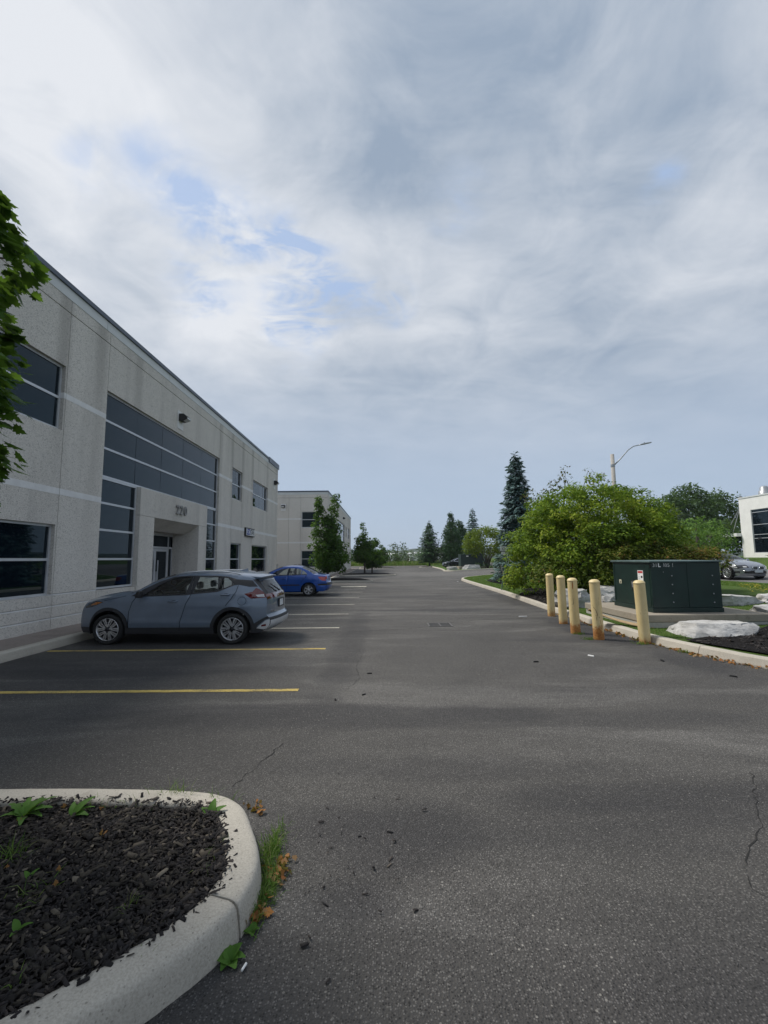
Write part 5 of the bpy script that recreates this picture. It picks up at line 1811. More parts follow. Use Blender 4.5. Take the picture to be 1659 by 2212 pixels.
pts = [(-0.60 + rng.normal(0, .03), 2.66 + rng.normal(0, .045)) for _ in range(60)] + [(-0.635 + rng.normal(0, .02), 2.35 + rng.normal(0, .05)) for _ in range(34)] + [(-0.90 + rng.normal(0, .05), 3.3 + rng.normal(0, .04)) for _ in range(20)]
litter('leaf_litter', pts, rng, .028)
pts = []
vr = [p for p in VR if 6.6 < p[1] < 14]
out_ = offset_path(vr, -0.06)
for q in out_:
    for _ in range(14):
        pts.append((q[0] + rng.normal(0, .05), q[1] + rng.normal(0, .12)))
litter('leaf_litter', pts, rng, .045)
# ------------------------------------------------------------------ cars
def interp(x, tab):
    return float(np.interp(x, [t[0] for t in tab], [t[1] for t in tab]))


def thick_line(P, w):
    L, R = offset_path(P, w / 2), offset_path(P, -w / 2)
    return [tuple(map(float, p)) for p in L] + [tuple(map(float, p)) for p in R[::-1]]


def wheel(parent, x, y, r, rr, style, side, scale_w=0.21):
    """wheel centred at (x, y, r): tyre > ; rim ; spokes. side = -1 for the -y side"""
    t = empty('wheel', (x, y, r)); t.parent = parent
    w = scale_w / 2
    prof = [(rr * .98, -w * .75), (rr + .012, -w * .92), (r * .90, -w), (r * .97, -w * .86), (r, -w * .6), (r, w * .6), (r * .97, w * .86), (r * .90, w), (rr + .012, w * .92), (rr * .98, w * .75)]
    MB().lathe(prof, 40, 'y').build('tyre', M['rubber'], t, True)
    o = side * w
    MB().lathe([(rr * 1.0, o * .78), (rr * 1.0, o * .90), (rr * .955, o * .92), (rr * .93, o * .6), (rr * .9, -o * .2), (0, -o * .2)], 40, 'y').build('rim', M['alloy'] if style != 'dark' else M['alloy_dark'], t, True, fix=True)
    MB().lathe([(rr * .925, o * .42), (0.0, o * .42)], 32, 'y').build('brake_disc', M['alloy_dark'], t, fix=True)
    sp = MB()

    def spoke(a0, a1, r0, r1, w0, w1, d0, d1):
        P = []
        for (rad_, a, wd, dep) in ((r0, a0, w0, d0), (r1, a1, w1, d1)):
            c, s = math.cos(a), math.sin(a)
            for sg in (-1, 1):
                P.append((rad_ * c - sg * wd * s, dep, rad_ * s + sg * wd * c))
        Q = [(p[0], p[1] - side * .02, p[2]) for p in P]
        V = P + Q
        sp.add(V, [(0, 1, 3, 2), (4, 6, 7, 5), (0, 2, 6, 4), (1, 5, 7, 3), (0, 4, 5, 1), (2, 3, 7, 6)])

    oo = o * .88
    if style == 'twin':
        for k in range(5):
            a = rad(90) + k * rad(72)
            for sg in (-1, 1):
                spoke(a + sg * .10, a + sg * .17, rr * .20, rr * .55, .013, .012, oo * 1.0, oo)
                spoke(a + sg * .17, a + sg * .26, rr * .53, rr * .95, .012, .019, oo, oo * .98)
                spoke(a + sg * .42, a + sg * .46, rr * .30, rr * .94, .008, .011, oo * .93, oo * .95)
    elif style == 'six':
        for k in range(6):
            a = rad(90) + k * rad(60)
            spoke(a, a, rr * .1, rr * .94, .030, .042, oo * 1.0, oo * .95)
    else:
        for k in range(10):
            a = rad(90) + k * rad(36)
            spoke(a, a, rr * .1, rr * .94, .014, .016, oo * 1.0, oo * .95)
    sp.build('spokes', M['alloy'], t, fix=True)
    MB().lathe([(0, oo * 1.10), (rr * .15, oo * 1.06), (rr * .20, oo * .9)], 20, 'y').build('hub_cap', M['alloy_dark'] if style == 'twin' else M['alloy'], t, True, fix=True)
    return t


def car(spec, root):
    """body shell from a side outline, a centre profile and a half-width function; panels cut out as parts"""
    S = spec
    paint = S['paint']
    per = 4
    E = catmull([e for e in S['edge']], per)
    Cc = catmull([c for c in S['centre']], per)
    wf = S['width']
    nE = len(E)
    # ---- side
    outline_top = [(float(e[0]), float(e[1])) for e in E]                 # front bottom -> over -> rear bottom
    ra = S['arch']
    def arc(cx, a0, a1, n=18, r=ra):
        return [(cx + r * math.cos(a0 + (a1 - a0) * i / n), S['wz'] + r * math.sin(a0 + (a1 - a0) * i / n)) for i in range(n + 1)]
    zs = S['sill']
    dz = zs - S['wz']
    ang = math.asin(max(-1, min(1, dz / ra)))
    rear_arc = arc(-S['wb'] / 2, math.pi - ang, ang)                      # rear side of arch to front side, over the top
    front_arc = arc(S['wb'] / 2, math.pi - ang, ang)
    outline = outline_top + [(outline_top[-1][0] + .05, zs)] + rear_arc + front_arc + [(outline_top[0][0] - .05, zs)]
    polys = {k: [tuple(p) for p in v] for k, v in S['side'].items()}
    pts, edges = [], []

    def addloop(P, closed=True):
        b = len(pts)
        for p in P: pts.append(Vector((p[0], p[1])))
        for i in range(len(P) - 1): edges.append((b + i, b + i + 1))
        if closed: edges.append((b + len(P) - 1, b))

    addloop(outline)
    for P in polys.values(): addloop(P)
    for c in (S['wb'] / 2, -S['wb'] / 2):
        if S.get('clad_r'): addloop(arc(c, math.pi - ang, ang, 24, S['clad_r']), False)
    if S.get('clad_z'):
        addloop([(outline_top[0][0] - .02, S['clad_z']), (outline_top[-1][0] + .02, S['clad_z'])], False)
    x0, x1 = min(p[0] for p in outline), max(p[0] for p in outline)
    z0, z1 = min(p[1] for p in outline), max(p[1] for p in outline)
    g = S.get('grid', 0.06)
    x = x0
    while x < x1:
        z = z0
        while z < z1:
            if in_poly(x, z, outline): pts.append(Vector((x + .003, z + .002)))
            z += g
        x += g
    v, e, f, *_ = delaunay_2d_cdt(pts, edges, [], 0, 1e-4)
    regs = {}
    order = S['order']
    for t in f:
        cx = sum(v[i].x for i in t) / 3; cz = sum(v[i].y for i in t) / 3
        if not in_poly(cx, cz, outline): continue
        r = None
        for k in order:
            if k in polys and in_poly(cx, cz, polys[k]):
                r = k; break
        if r is None or S['regions'].get(r, (None, None, 0))[0] in ('door', 'body'):
            cl = False
            for c in (S['wb'] / 2, -S['wb'] / 2):
                if S.get('clad_r') and math.hypot(cx - c, cz - S['wz']) < S['clad_r']: cl = True
            if S.get('clad_z') and cz < S['clad_z']: cl = True
            if cl: r = 'cladding'
        regs.setdefault(r or 'body', []).append(t)
    bodyV, bodyF = [], []
    for r, tris in regs.items():
        part, matk, off = S['regions'].get(r, ('body', 'paint', 0.0))
        mat = paint if matk == 'paint' else M[matk]
        for sg in (-1, 1):
            idx = {}
            V, F = [], []
            for t in tris:
                q = []
                for i in t:
                    if i not in idx:
                        idx[i] = len(V)
                        xx, zz = v[i].x, v[i].y
                        V.append((xx, sg * (wf(xx, zz) + off), zz))
                    q.append(idx[i])
                a, b, c = (V[i] for i in q)
                nyy = (b[2] - a[2]) * (c[0] - a[0]) - (b[0] - a[0]) * (c[2] - a[2])
                if nyy * sg < 0: q = q[::-1]
                F.append(tuple(q))
            if part == 'body':
                b = len(bodyV); bodyV += V; bodyF += [tuple(i + b for i in ff) for ff in F]
            else:
                obj(part, mesh(part, V, F, mat, True), root)
    # ---- top strip from front to rear
    nv = 24
    kk = S.get('round', 2.8)
    grid = []
    for i in range(nE):
        ex, ez = E[i][0], E[i][1]
        w = wf(ex, ez)
        row = []
        for j in range(nv + 1):
            q = -1 + 2 * j / nv
            m = abs(q) ** kk
            row.append((Cc[i][0] + (ex - Cc[i][0]) * m, w * q, Cc[i][1] + (ez - Cc[i][1]) * m))
        grid.append(row)
    tr = {}
    for i in range(nE - 1):
        for j in range(nv):
            tm, qm = (i + .5) / per, abs(-1 + 2 * (j + .5) / nv)
            r = 'body'
            for (t0, t1, q0, q1, nm) in S['top']:
                if t0 <= tm < t1 and q0 <= qm < q1:
                    r = nm; break
            side_key = '' if r == 'body' or any(q0 <= 0 for (t0, t1, q0, q1, nm) in S['top'] if nm == r) else ('-', '+')[j >= nv // 2]
            tr.setdefault((r, side_key), []).append((i, j))
    for (r, _side), cells in tr.items():
        part, matk, off = S['regions'].get(r, ('body', 'paint', 0.0))
        mat = paint if matk == 'paint' else M[matk]
        idx, V, F = {}, [], []
        for (i, j) in cells:
            q = []
            for (a, b) in ((i, j), (i, j + 1), (i + 1, j + 1), (i + 1, j)):
                if (a, b) not in idx:
                    idx[(a, b)] = len(V)
                    p = Vector(grid[a][b])
                    if off:
                        d = Vector(grid[min(a + 1, nE - 1)][b]) - Vector(grid[max(a - 1, 0)][b])
                        nn = Vector((0, 1, 0)).cross(d)
                        nn = nn.normalized() if nn.length > 1e-6 else Vector((0, 0, 1))
                        if nn.dot(p - Vector((0, 0, .7))) < 0: nn = -nn
                        p = p + nn * off
                    V.append(tuple(p))
                q.append(idx[(a, b)])
            F.append(tuple(q))
        if part == 'body':
            b = len(bodyV); bodyV += V; bodyF += [tuple(i + b for i in ff) for ff in F]
        else:
            me = mesh(part, V, F, mat, True)
            bm = bmesh.new(); bm.from_mesh(me); bmesh.ops.recalc_face_normals(bm, faces=bm.faces); bm.to_mesh(me); bm.free()
            obj(part, me, root)
    me = mesh('body', bodyV, bodyF, paint, True)
    bm = bmesh.new(); bm.from_mesh(me)
    bmesh.ops.remove_doubles(bm, verts=bm.verts, dist=0.0008)
    bmesh.ops.recalc_face_normals(bm, faces=bm.faces)
    for ed in bm.edges:
        if len(ed.link_faces) == 2 and ed.calc_face_angle(0) > rad(46): ed.smooth = False
    bm.to_mesh(me); bm.free()
    obj('body', me, root)
    # ---- wheels, wells, floor, cabin
    W = S['track']
    for sx in (1, -1):
        for sy in (-1, 1):
            wheel(root, sx * S['wb'] / 2, sy * W, S['wr'], S['rr'], S['wheel'], sy)
    u = MB()
    for sx in (1, -1):
        c = sx * S['wb'] / 2
        for sy in (-1, 1):
            n = 20
            P = []
            for i in range(n + 1):
                a = ang + (math.pi - 2 * ang) * i / n
                for yy in (sy * (wf(c, S['wz'] + .2) - .02), sy * .45):
                    P.append((c + (ra + .004) * math.cos(a), yy, S['wz'] + (ra + .004) * math.sin(a)))
            u.add(P, [(2 * i, 2 * i + 2, 2 * i + 3, 2 * i + 1) for i in range(n)])
    zf = S.get('floor', .24)
    xf, xr = outline_top[0][0] - .12, outline_top[-1][0] + .12
    u.box(-S['wb'] / 2 + ra, S['wb'] / 2 - ra, -W + .1, W - .1, zf - .06, zf + .05)
    u.box(xr, xf, -.5, .5, zf, zf + .08)
    u.build('underbody', M['void'], root)
    zb = S['belt'] - .16
    cab = MB()
    cab.box(S['cab'][0], S['cab'][1], -.60, .60, zb - .2, zb)
    cab.box(S['cab'][1] - .42, S['cab'][1] + .02, -.62, .62, zb, S['belt'] - .01)
    cab.build('cabin_floor', M['void'], root)
    for (sx, hr) in S['seats']:
        for sy in (-.36, .36):
            st = MB()
            st.add([(sx + .10, sy - .25, zb - .1), (sx + .10, sy + .25, zb - .1), (sx - .02, sy + .25, zb - .1), (sx - .02, sy - .25, zb - .1),
                    (sx - .05, sy - .18, zb + .25), (sx - .05, sy + .18, zb + .25), (sx - .15, sy + .18, zb + .25), (sx - .15, sy - .18, zb + .25)],
                   [(0, 1, 2, 3), (7, 6, 5, 4), (0, 4, 5, 1), (1, 5, 6, 2), (2, 6, 7, 3), (3, 7, 4, 0)])
            so = st.build('seat', M['seat'], root, bevel=.04, fix=True)
            h = MB().box(sx - .19, sx - .10, sy - .11, sy + .11, zb + .28, zb + .28 + hr).build('headrest', M['seat'], so, bevel=.04)
    sw = MB()
    swx = S['cab'][1] - .46
    sw.tube([(swx + .06 * math.sin(a), .36 + .18 * math.cos(a), zb + .10 + .17 * math.sin(a)) for a in [k * math.pi / 8 for k in range(17)]], .014, 6, False)
    sw.build('steering_wheel', M['black'], root, True)
    # mirrors
    mx, mz = S['mirror']
    for sy in (-1, 1):
        yy = wf(mx, mz)
        b = MB()
        P = [(mx + .07, yy + .02, mz - .03), (mx - .05, yy + .02, mz - .05), (mx + .05, yy + .20, mz - .04), (mx - .06, yy + .21, mz - .04), (mx + .05, yy + .04, mz + .09), (mx - .06, yy + .05, mz + .11), (mx + .02, yy + .19, mz + .09), (mx - .06, yy + .20, mz + .11)]
        P = [(p[0], sy * p[1], p[2]) for p in P]
        b.add(P, [(0, 1, 3, 2), (4, 6, 7, 5), (0, 2, 6, 4), (1, 5, 7, 3), (0, 4, 5, 1), (2, 3, 7, 6)])
        b.build('wing_mirror', S.get('mirror_mat', paint), root, True, bevel=.025, fix=True)
    for (hx, hz, L) in S['handles']:
        for sy in (-1, 1):
            yy = wf(hx, hz)
            b = MB()
            b.tube([(hx + L / 2, sy * (yy - .004), hz), (hx + L / 2 - .03, sy * (yy + .030), hz + .004), (hx - L / 2 + .03, sy * (yy + .032), hz + .008), (hx - L / 2, sy * (yy - .004), hz + .008)], .014, 8)
            b.build('door_handle', paint, root, True)
            cup = MB()
            P = [(hx - .02 + .06 * math.cos(a), sy * (yy + .002), hz + .032 * math.sin(a)) for a in [k * math.pi / 8 for k in range(16)]]
            cup.add(P, [tuple(range(16)) if sy < 0 else tuple(reversed(range(16)))])
            cup.build('handle_recess', M['black'], root)
    return grid


def wmaker(half, front, rear, belt, slope, fx, rx, tuck=.30, crease=None):
    def f(x, z):
        p = half
        if x > fx[0]: p -= (half - front) * ((x - fx[0]) / (fx[1] - fx[0])) ** 2.1
        if x < rx[0]: p -= (half - rear) * ((rx[0] - x) / (rx[0] - rx[1])) ** 2.1
        w = p
        if z < .52: w -= (.52 - z) ** 2 * tuck
        if z > .62 and z <= belt: w -= (z - .62) ** 2 * .16
        if z > belt: w -= (belt - .62) ** 2 * .16 + (z - belt) * slope + (z - belt) ** 2 * .10
        if crease:
            for (cz0, cz1, amp, wd) in crease:
                u = (x + 1.4) / 2.6
                cz = cz0 + (cz1 - cz0) * u
                if -0.1 < u < 1.15:
                    w += amp * math.exp(-((z - cz) / wd) ** 2)
        return max(.2, w)
    return f


def seam(P, w=.012): return thick_line(P, w)


# ---- grey crossover
def grey_crossover():
    edge = [(1.95, .24), (2.02, .40), (2.01, .62), (1.94, .80), (1.74, .905), (1.40, .985), (1.08, 1.035), (.84, 1.07), (.45, 1.30), (.05, 1.435), (-.38, 1.475), (-.9, 1.475), (-1.35, 1.44),
            (-1.60, 1.39), (-1.66, 1.35), (-1.90, 1.11), (-1.985, .97), (-2.0, .80), (-1.99, .62), (-2.06, .52), (-2.05, .38), (-1.93, .27)]
    centre = [(2.13, .24), (2.17, .40), (2.165, .62), (2.13, .80), (2.02, .935), (1.55, 1.055), (1.18, 1.10), (.98, 1.115), (.52, 1.37), (.10, 1.505), (-.38, 1.545), (-.9, 1.545), (-1.35, 1.515),
              (-1.80, 1.445), (-1.84, 1.385), (-2.00, 1.12), (-2.06, .99), (-2.085, .80), (-2.095, .62), (-2.16, .53), (-2.15, .38), (-2.02, .28)]
    wf = wmaker(.885, .66, .745, 1.02, .42, (1.05, 2.02), (-1.15, -2.05), .30, [(.80, .93, .010, .05), (.42, .47, .014, .035)])
    glass_f = [(.60, 1.035), (.30, 1.245), (.02, 1.395), (-.20, 1.418), (-.375, 1.418), (-.30, 1.062)]
    glass_r = [(-.455, 1.085), (-.535, 1.415), (-.90, 1.41), (-1.00, 1.403), (-.955, 1.128)]
    glass_q = [(-.985, 1.132), (-1.03, 1.400), (-1.14, 1.388), (-1.295, 1.262)]
    trim = [(.84, 1.025), (.60, 1.175), (.30, 1.330), (.02, 1.428), (-.3, 1.448), (-.9, 1.442), (-1.15, 1.42), (-1.34, 1.36), (-1.66, 1.335), (-1.79, 1.20), (-1.62, 1.20), (-1.40, 1.245), (-1.30, 1.235), (-.975, 1.10), (-.46, 1.055), (-.30, 1.035), (.60, 1.01)]
    tail = [(-1.535, 1.055), (-1.70, 1.10), (-1.755, 1.175), (-1.80, 1.16), (-1.93, 1.085), (-2.02, 1.075), (-2.02, .985), (-1.96, .965), (-1.68, .955)]
    head = [(1.43, .905), (1.62, .925), (1.79, .865), (1.90, .80), (1.90, .765), (1.72, .79), (1.60, .835)]
    regions = {'glass_f': ('side_window', 'car_glass', -.010), 'glass_r': ('side_window', 'car_glass', -.010), 'glass_q': ('quarter_window', 'car_glass', -.010), 'trim': ('window_surround', 'clad', .002),
               'tail': ('tail_lamp', 'lamp_red', .006), 'tail_clear': ('tail_lamp_clear', 'lamp_clear', .009), 'head': ('headlight', 'lamp_smoke', .004), 'head_amber': ('indicator', 'lamp_amber', .008), 'cladding': ('wheel_arch_trim', 'clad', .014),
               's1': ('door_seam', 'void', -.006), 's2': ('door_seam', 'void', -.006), 's3': ('door_seam', 'void', -.006), 's4': ('hatch_seam', 'void', -.006), 'fuel': ('fuel_flap_seam', 'void', -.003), 'hood_seam': ('bonnet_seam', 'void', -.005),
               'door_f': ('door', 'paint', 0), 'door_r': ('door', 'paint', 0),
               'bumper_dark': ('rear_bumper_trim', 'clad', .006), 'refl': ('reflector', 'lamp_red', .010), 'skid': ('skid_plate', 'alu', .012), 'hatch': ('tailgate', 'paint', 0),
               'windscreen': ('windscreen', 'car_glass', -.004), 'rear_glass': ('rear_window', 'car_glass', -.004), 'grille': ('grille', 'black', -.01), 'lamp_bar': ('tail_lamp_bar', 'lamp_red', .006), 'strip': ('hatch_trim', 'void', .004),
               'low': ('bumper_trim', 'clad', .006), 'pillar': ('rear_pillar_trim', 'clad', .002), 'apillar': ('windscreen_surround', 'clad', .001), 'roofc': ('roof_skin', 'paint', 0)}
    s3 = [(-1.385, 1.235), (-1.36, 1.10), (-1.27, .95), (-1.17, .815)]
    side = {'glass_f': glass_f, 'glass_r': glass_r, 'glass_q': glass_q, 'tail': tail, 'tail_clear': [(-1.77, 1.03), (-1.93, 1.045), (-1.955, .985), (-1.82, .985)], 'head': head,
            'head_amber': [(1.46, .897), (1.60, .902), (1.72, .855), (1.76, .825), (1.62, .84)],
            's1': seam([(.72, 1.02), (.80, .90), (.865, .70), (.875, .35)]), 's2': seam([(-.405, 1.45), (-.42, 1.06), (-.33, .85), (-.22, .46), (-.215, .30)]), 's3': seam(s3),
            's4': seam([(-1.83, 1.16), (-1.80, .98)], .006), 'fuel': thick_line([(-1.50 + .085 * math.cos(a), .905 + .085 * math.sin(a)) for a in [k * math.pi / 12 for k in range(24)]], .007),
            'hood_seam': seam([(1.42, .93), (1.15, .985), (.95, 1.03)], .009),
            'trim': trim, 'bumper_dark': [(-1.72, .30), (-1.70, .40), (-1.95, .545), (-2.08, .60), (-2.08, .535), (-1.97, .50), (-1.80, .36), (-1.76, .26)], 'skid': [(-1.80, .33), (-1.98, .485), (-2.08, .52), (-2.08, .36), (-1.95, .30)], 'refl': [(-1.90, .395), (-1.99, .415), (-1.99, .37), (-1.90, .36)],
            'door_f': [(.72, 1.02), (.80, .90), (.865, .70), (.875, .33), (-.215, .33), (-.22, .46), (-.33, .85), (-.42, 1.06), (-.30, 1.035), (.6, 1.01)],
            'door_r': [(-.42, 1.06), (-.33, .85), (-.22, .46), (-.215, .33), (-.90, .33), (-.93, .52), (-1.03, .70), (-1.17, .815), (-1.27, .95), (-1.36, 1.10), (-1.385, 1.235), (-1.30, 1.235), (-.975, 1.10), (-.46, 1.055)]}
    spec = dict(paint=m_paint('slate_blue_grey_paint', (0.145, 0.185, 0.245), .30, .30), edge=edge, centre=centre, width=wf, arch=.385, clad_r=.452, clad_z=.36, sill=.235, wb=2.62, wz=.335, wr=.322, rr=.238, wheel='twin', track=.775, belt=1.02,
                side=side, order=['glass_f', 'glass_r', 'glass_q', 'tail_clear', 'tail', 'head_amber', 'head', 's1', 's2', 's3', 's4', 'fuel', 'hood_seam', 'refl', 'skid', 'bumper_dark', 'trim', 'door_f', 'door_r'], regions=regions,
                top=[(0, 1, 0, 1.1, 'low'), (1.2, 2.8, 0, .62, 'grille'), (7.3, 9.3, 0, .90, 'windscreen'), (7.0, 9.3, .9, 1.1, 'apillar'), (14.3, 15.4, 0, .86, 'rear_glass'), (14.0, 15.6, .86, 1.1, 'pillar'), (15.4, 15.6, 0, .86, 'strip'),
                     (15.6, 16.2, 0.0, 1.1, 'lamp_bar'), (16.2, 18.0, 0, .84, 'hatch'), (18.7, 19.3, 0, 1.1, 'low'), (19.3, 21.0, 0, 1.1, 'skid'), (20.5, 22, 0, 1.1, 'low'), (9.3, 13.0, 0, .86, 'roofc')],
                cab=(-1.5, .95), seats=[(-.25, .16), (-1.02, .17)], mirror=(.62, 1.04), mirror_mat=M['black'], handles=[(-.06, .905, .20), (-1.15, 1.035, .20)], floor=.26)
    t = tag(empty('crossover', (-4.45, 10.28, 0.0), rad(180 - 1.6)), 'slate blue-grey crossover parked nose-in before the 220 entrance', 'car', 'cars')
    t.scale = (1.0, 1.0, 0.972)
    g = car(spec, t)
    # roof rails, fin, spoiler, wiper, plate, badge
    for sy in (-1, 1):
        MB().tube([(x, sy * (wf(x, z) - .055), z + dz_) for x, z, dz_ in ((.02, 1.435, .035), (-.2, 1.462, .055), (-.6, 1.478, .060), (-1.0, 1.472, .056), (-1.30, 1.445, .040), (-1.40, 1.43, .02))], [.010, .017, .018, .018, .014, .008], 8).build('roof_rail', M['alu'], t, True)
    fin = MB().add([(-1.12, -.035, 1.525), (-1.12, .035, 1.525), (-1.34, .04, 1.505), (-1.34, -.04, 1.505), (-1.33, -.006, 1.585), (-1.33, .006, 1.585)], [(0, 4, 5, 1), (0, 3, 4), (1, 5, 2), (3, 2, 5, 4), (0, 1, 2, 3)])
    fin.build('roof_fin', spec['paint'], t, fix=True)
    sp = MB()
    P = []
    for y in (-.60, -.3, 0, .3, .60):
        q = abs(y) / .60
        P += [(-1.58, y, 1.472 - .05 * q), (-1.93 + .10 * q * q, y, 1.440 - .035 * q), (-1.925 + .10 * q * q, y, 1.408 - .035 * q), (-1.66, y, 1.40 - .05 * q)]
    F = []
    for k in range(4):
        b = 4 * k
        F += [(b + i, b + 4 + i, b + 4 + (i + 1) % 4, b + (i + 1) % 4) for i in range(4)]
    F += [(0, 1, 2, 3), (19, 18, 17, 16)]
    sp.add(P, F).build('spoiler', spec['paint'], t, True, bevel=.008, fix=True)
    MB().tube([(-2.06, .02, 1.085), (-2.04, .10, 1.12), (-1.95, .34, 1.24)], [.022, .014, .008], 6).build('rear_wiper', M['black'], t, True)
    MB().box(-2.108, -2.098, -.16, .16, .735, .885).build('number_plate', M['plate'], t)
    for k in range(6):
        MB().box(-2.172, -2.169, -.115 + k * .042, -.115 + k * .042 + .022, .775, .845).build('plate_character', M['plate_ink'], t) if False else None
    pf = MB()
    for a in ((-.18, .18, .885, .905), (-.18, .18, .715, .735), (-.18, -.16, .735, .885), (.16, .18, .735, .885)):
        pf.box(-2.116, -2.090, *a[:2], *a[2:])
    pf.build('plate_frame', M['black'], t)
    kb = text_mesh('lettering', 'KICKS', .062, M['chrome'], .003, parent=t, loc=(-2.062, .54, .665), rot=(rad(90), 0, rad(-90 - 14)))
    return t


grey_crossover()


# ---- blue sedan
def sedan_spec(paint):
    edge = [(1.84, .22), (1.90, .38), (1.90, .55), (1.86, .68), (1.72, .76), (1.35, .83), (1.0, .89), (.82, .925), (.42, 1.18), (.08, 1.325), (-.28, 1.375), (-.72, 1.355), (-1.05, 1.24),
            (-1.38, 1.055), (-1.50, 1.005), (-1.74, .975), (-1.955, .945), (-2.0, .86), (-2.02, .70), (-2.06, .55), (-2.05, .38), (-1.95, .24)]
    centre = [(2.05, .22), (2.11, .38), (2.12, .55), (2.08, .68), (1.98, .79), (1.5, .90), (1.15, .955), (.98, .975), (.5, 1.24), (.12, 1.40), (-.28, 1.455), (-.75, 1.44), (-1.15, 1.33),
              (-1.55, 1.09), (-1.66, 1.04), (-1.86, 1.015), (-2.06, .985), (-2.10, .87), (-2.11, .70), (-2.19, .56), (-2.17, .38), (-2.05, .24)]
    wf = wmaker(.845, .60, .68, .93, .46, (1.0, 1.90), (-1.15, -2.06), .30, [(.80, .80, .008, .05)])
    side = {'glass_f': [(.56, .955), (.28, 1.165), (0.0, 1.290), (-.30, 1.315), (-.235, .965)], 'glass_r': [(-.345, .975), (-.40, 1.315), (-.72, 1.300), (-.915, 1.235), (-.895, .985)], 'glass_q': [(-.925, .988), (-.95, 1.218), (-1.07, 1.140), (-1.18, 1.035), (-1.17, 1.0)],
            'tail': [(-1.67, .90), (-1.80, .915), (-1.96, .895), (-2.04, .84), (-2.04, .71), (-1.86, .72), (-1.74, .80)], 'head': [(1.42, .74), (1.62, .76), (1.88, .68), (1.90, .60), (1.6, .62)],
            'strip': [(.82, .545), (.82, .49), (-.86, .50), (-.83, .555)], 'bump': [(-1.68, .575), (-2.07, .575), (-2.07, .50), (-1.66, .50)],
            'bp': [(-.235, .965), (-.30, 1.315), (-.40, 1.315), (-.345, .975)],
            's1': seam([(.80, .90), (.86, .7), (.82, .32)]), 's2': seam([(-.30, .96), (-.27, .7), (-.25, .32)]), 's3': seam([(-1.14, 1.0), (-1.08, .86), (-.98, .76), (-.90, .62)]), 's4': seam([(-1.66, .57), (-1.72, .80)], .008),
            'door_f': [(.80, .90), (.86, .7), (.82, .30), (-.25, .30), (-.27, .7), (-.30, .96), (.56, .94)], 'door_r': [(-.30, .96), (-.27, .7), (-.25, .30), (-.82, .30), (-.84, .45), (-.90, .62), (-.98, .76), (-1.08, .86), (-1.14, 1.0), (-.9, .97)]}
    regions = {'glass_f': ('side_window', 'car_glass', -.01), 'glass_r': ('side_window', 'car_glass', -.01), 'glass_q': ('quarter_window', 'car_glass', -.01), 'tail': ('tail_lamp', 'lamp_red2', .006), 'head': ('headlight', 'lamp_clear', .006),
               'strip': ('side_moulding', 'clad', .012), 'bump': ('bumper_strip', 'clad', .012), 'bp': ('window_pillar', 'clad', 0), 's1': ('door_seam', 'void', -.006), 's2': ('door_seam', 'void', -.006), 's3': ('door_seam', 'void', -.006), 's4': ('bumper_seam', 'void', -.004),
               'door_f': ('door', 'paint', 0), 'door_r': ('door', 'paint', 0), 'windscreen': ('windscreen', 'car_glass', -.004), 'rear_glass': ('rear_window', 'car_glass', -.004), 'grille': ('grille', 'black', -.01), 'boot': ('boot_lid', 'paint', 0), 'bumpc': ('bumper_strip', 'clad', .012), 'bonnet': ('bonnet', 'paint', 0), 'tailc': ('tail_lamp', 'lamp_red2', .006)}
    return dict(paint=paint, edge=edge, centre=centre, width=wf, arch=.355, sill=.22, wb=2.5, wz=.30, wr=.295, rr=.20, wheel='six', track=.735, belt=.93, side=side,
                order=['glass_f', 'glass_r', 'glass_q', 'bp', 'tail', 'head', 'strip', 'bump', 's1', 's2', 's3', 's4', 'door_f', 'door_r'], regions=regions,
                top=[(2.0, 3.0, 0, .5, 'grille'), (7.3, 9.2, 0, .9, 'windscreen'), (11.6, 13.2, 0, .88, 'rear_glass'), (13.9, 16.8, 0, .82, 'boot'), (16.2, 17.6, .84, 1.1, 'tailc'), (18.6, 19.3, 0, 1.1, 'bumpc'), (4.2, 7.0, 0, .9, 'bonnet')],
                cab=(-1.35, .9), seats=[(-.2, .14), (-1.0, .12)], mirror=(.60, .965), handles=[(-.10, .825, .18), (-1.00, .86, .16)], floor=.22)


M['lamp_red2'] = plain('bright_red_lens', (0.52, 0.035, 0.025), 0.15, coat=1.0)
t = tag(empty('sedan', (-4.90, 22.2, 0.0), rad(180 - 1.0)), 'bright blue four-door sedan parked beyond the grey crossover', 'car', 'cars')
t.scale = (1.045, 1.045, 1.0)
car(sedan_spec(m_paint('bright_blue_paint', (0.003, 0.070, 0.36), .20, .28)), t)
MB().box(-2.128, -2.118, -.16, .16, .70, .83).build('number_plate', M['plate'], t)
MB().tube([(-.72, 0, 1.43), (-.80, 0, 1.60)], [.006, .003], 5).build('aerial', M['black'], t)


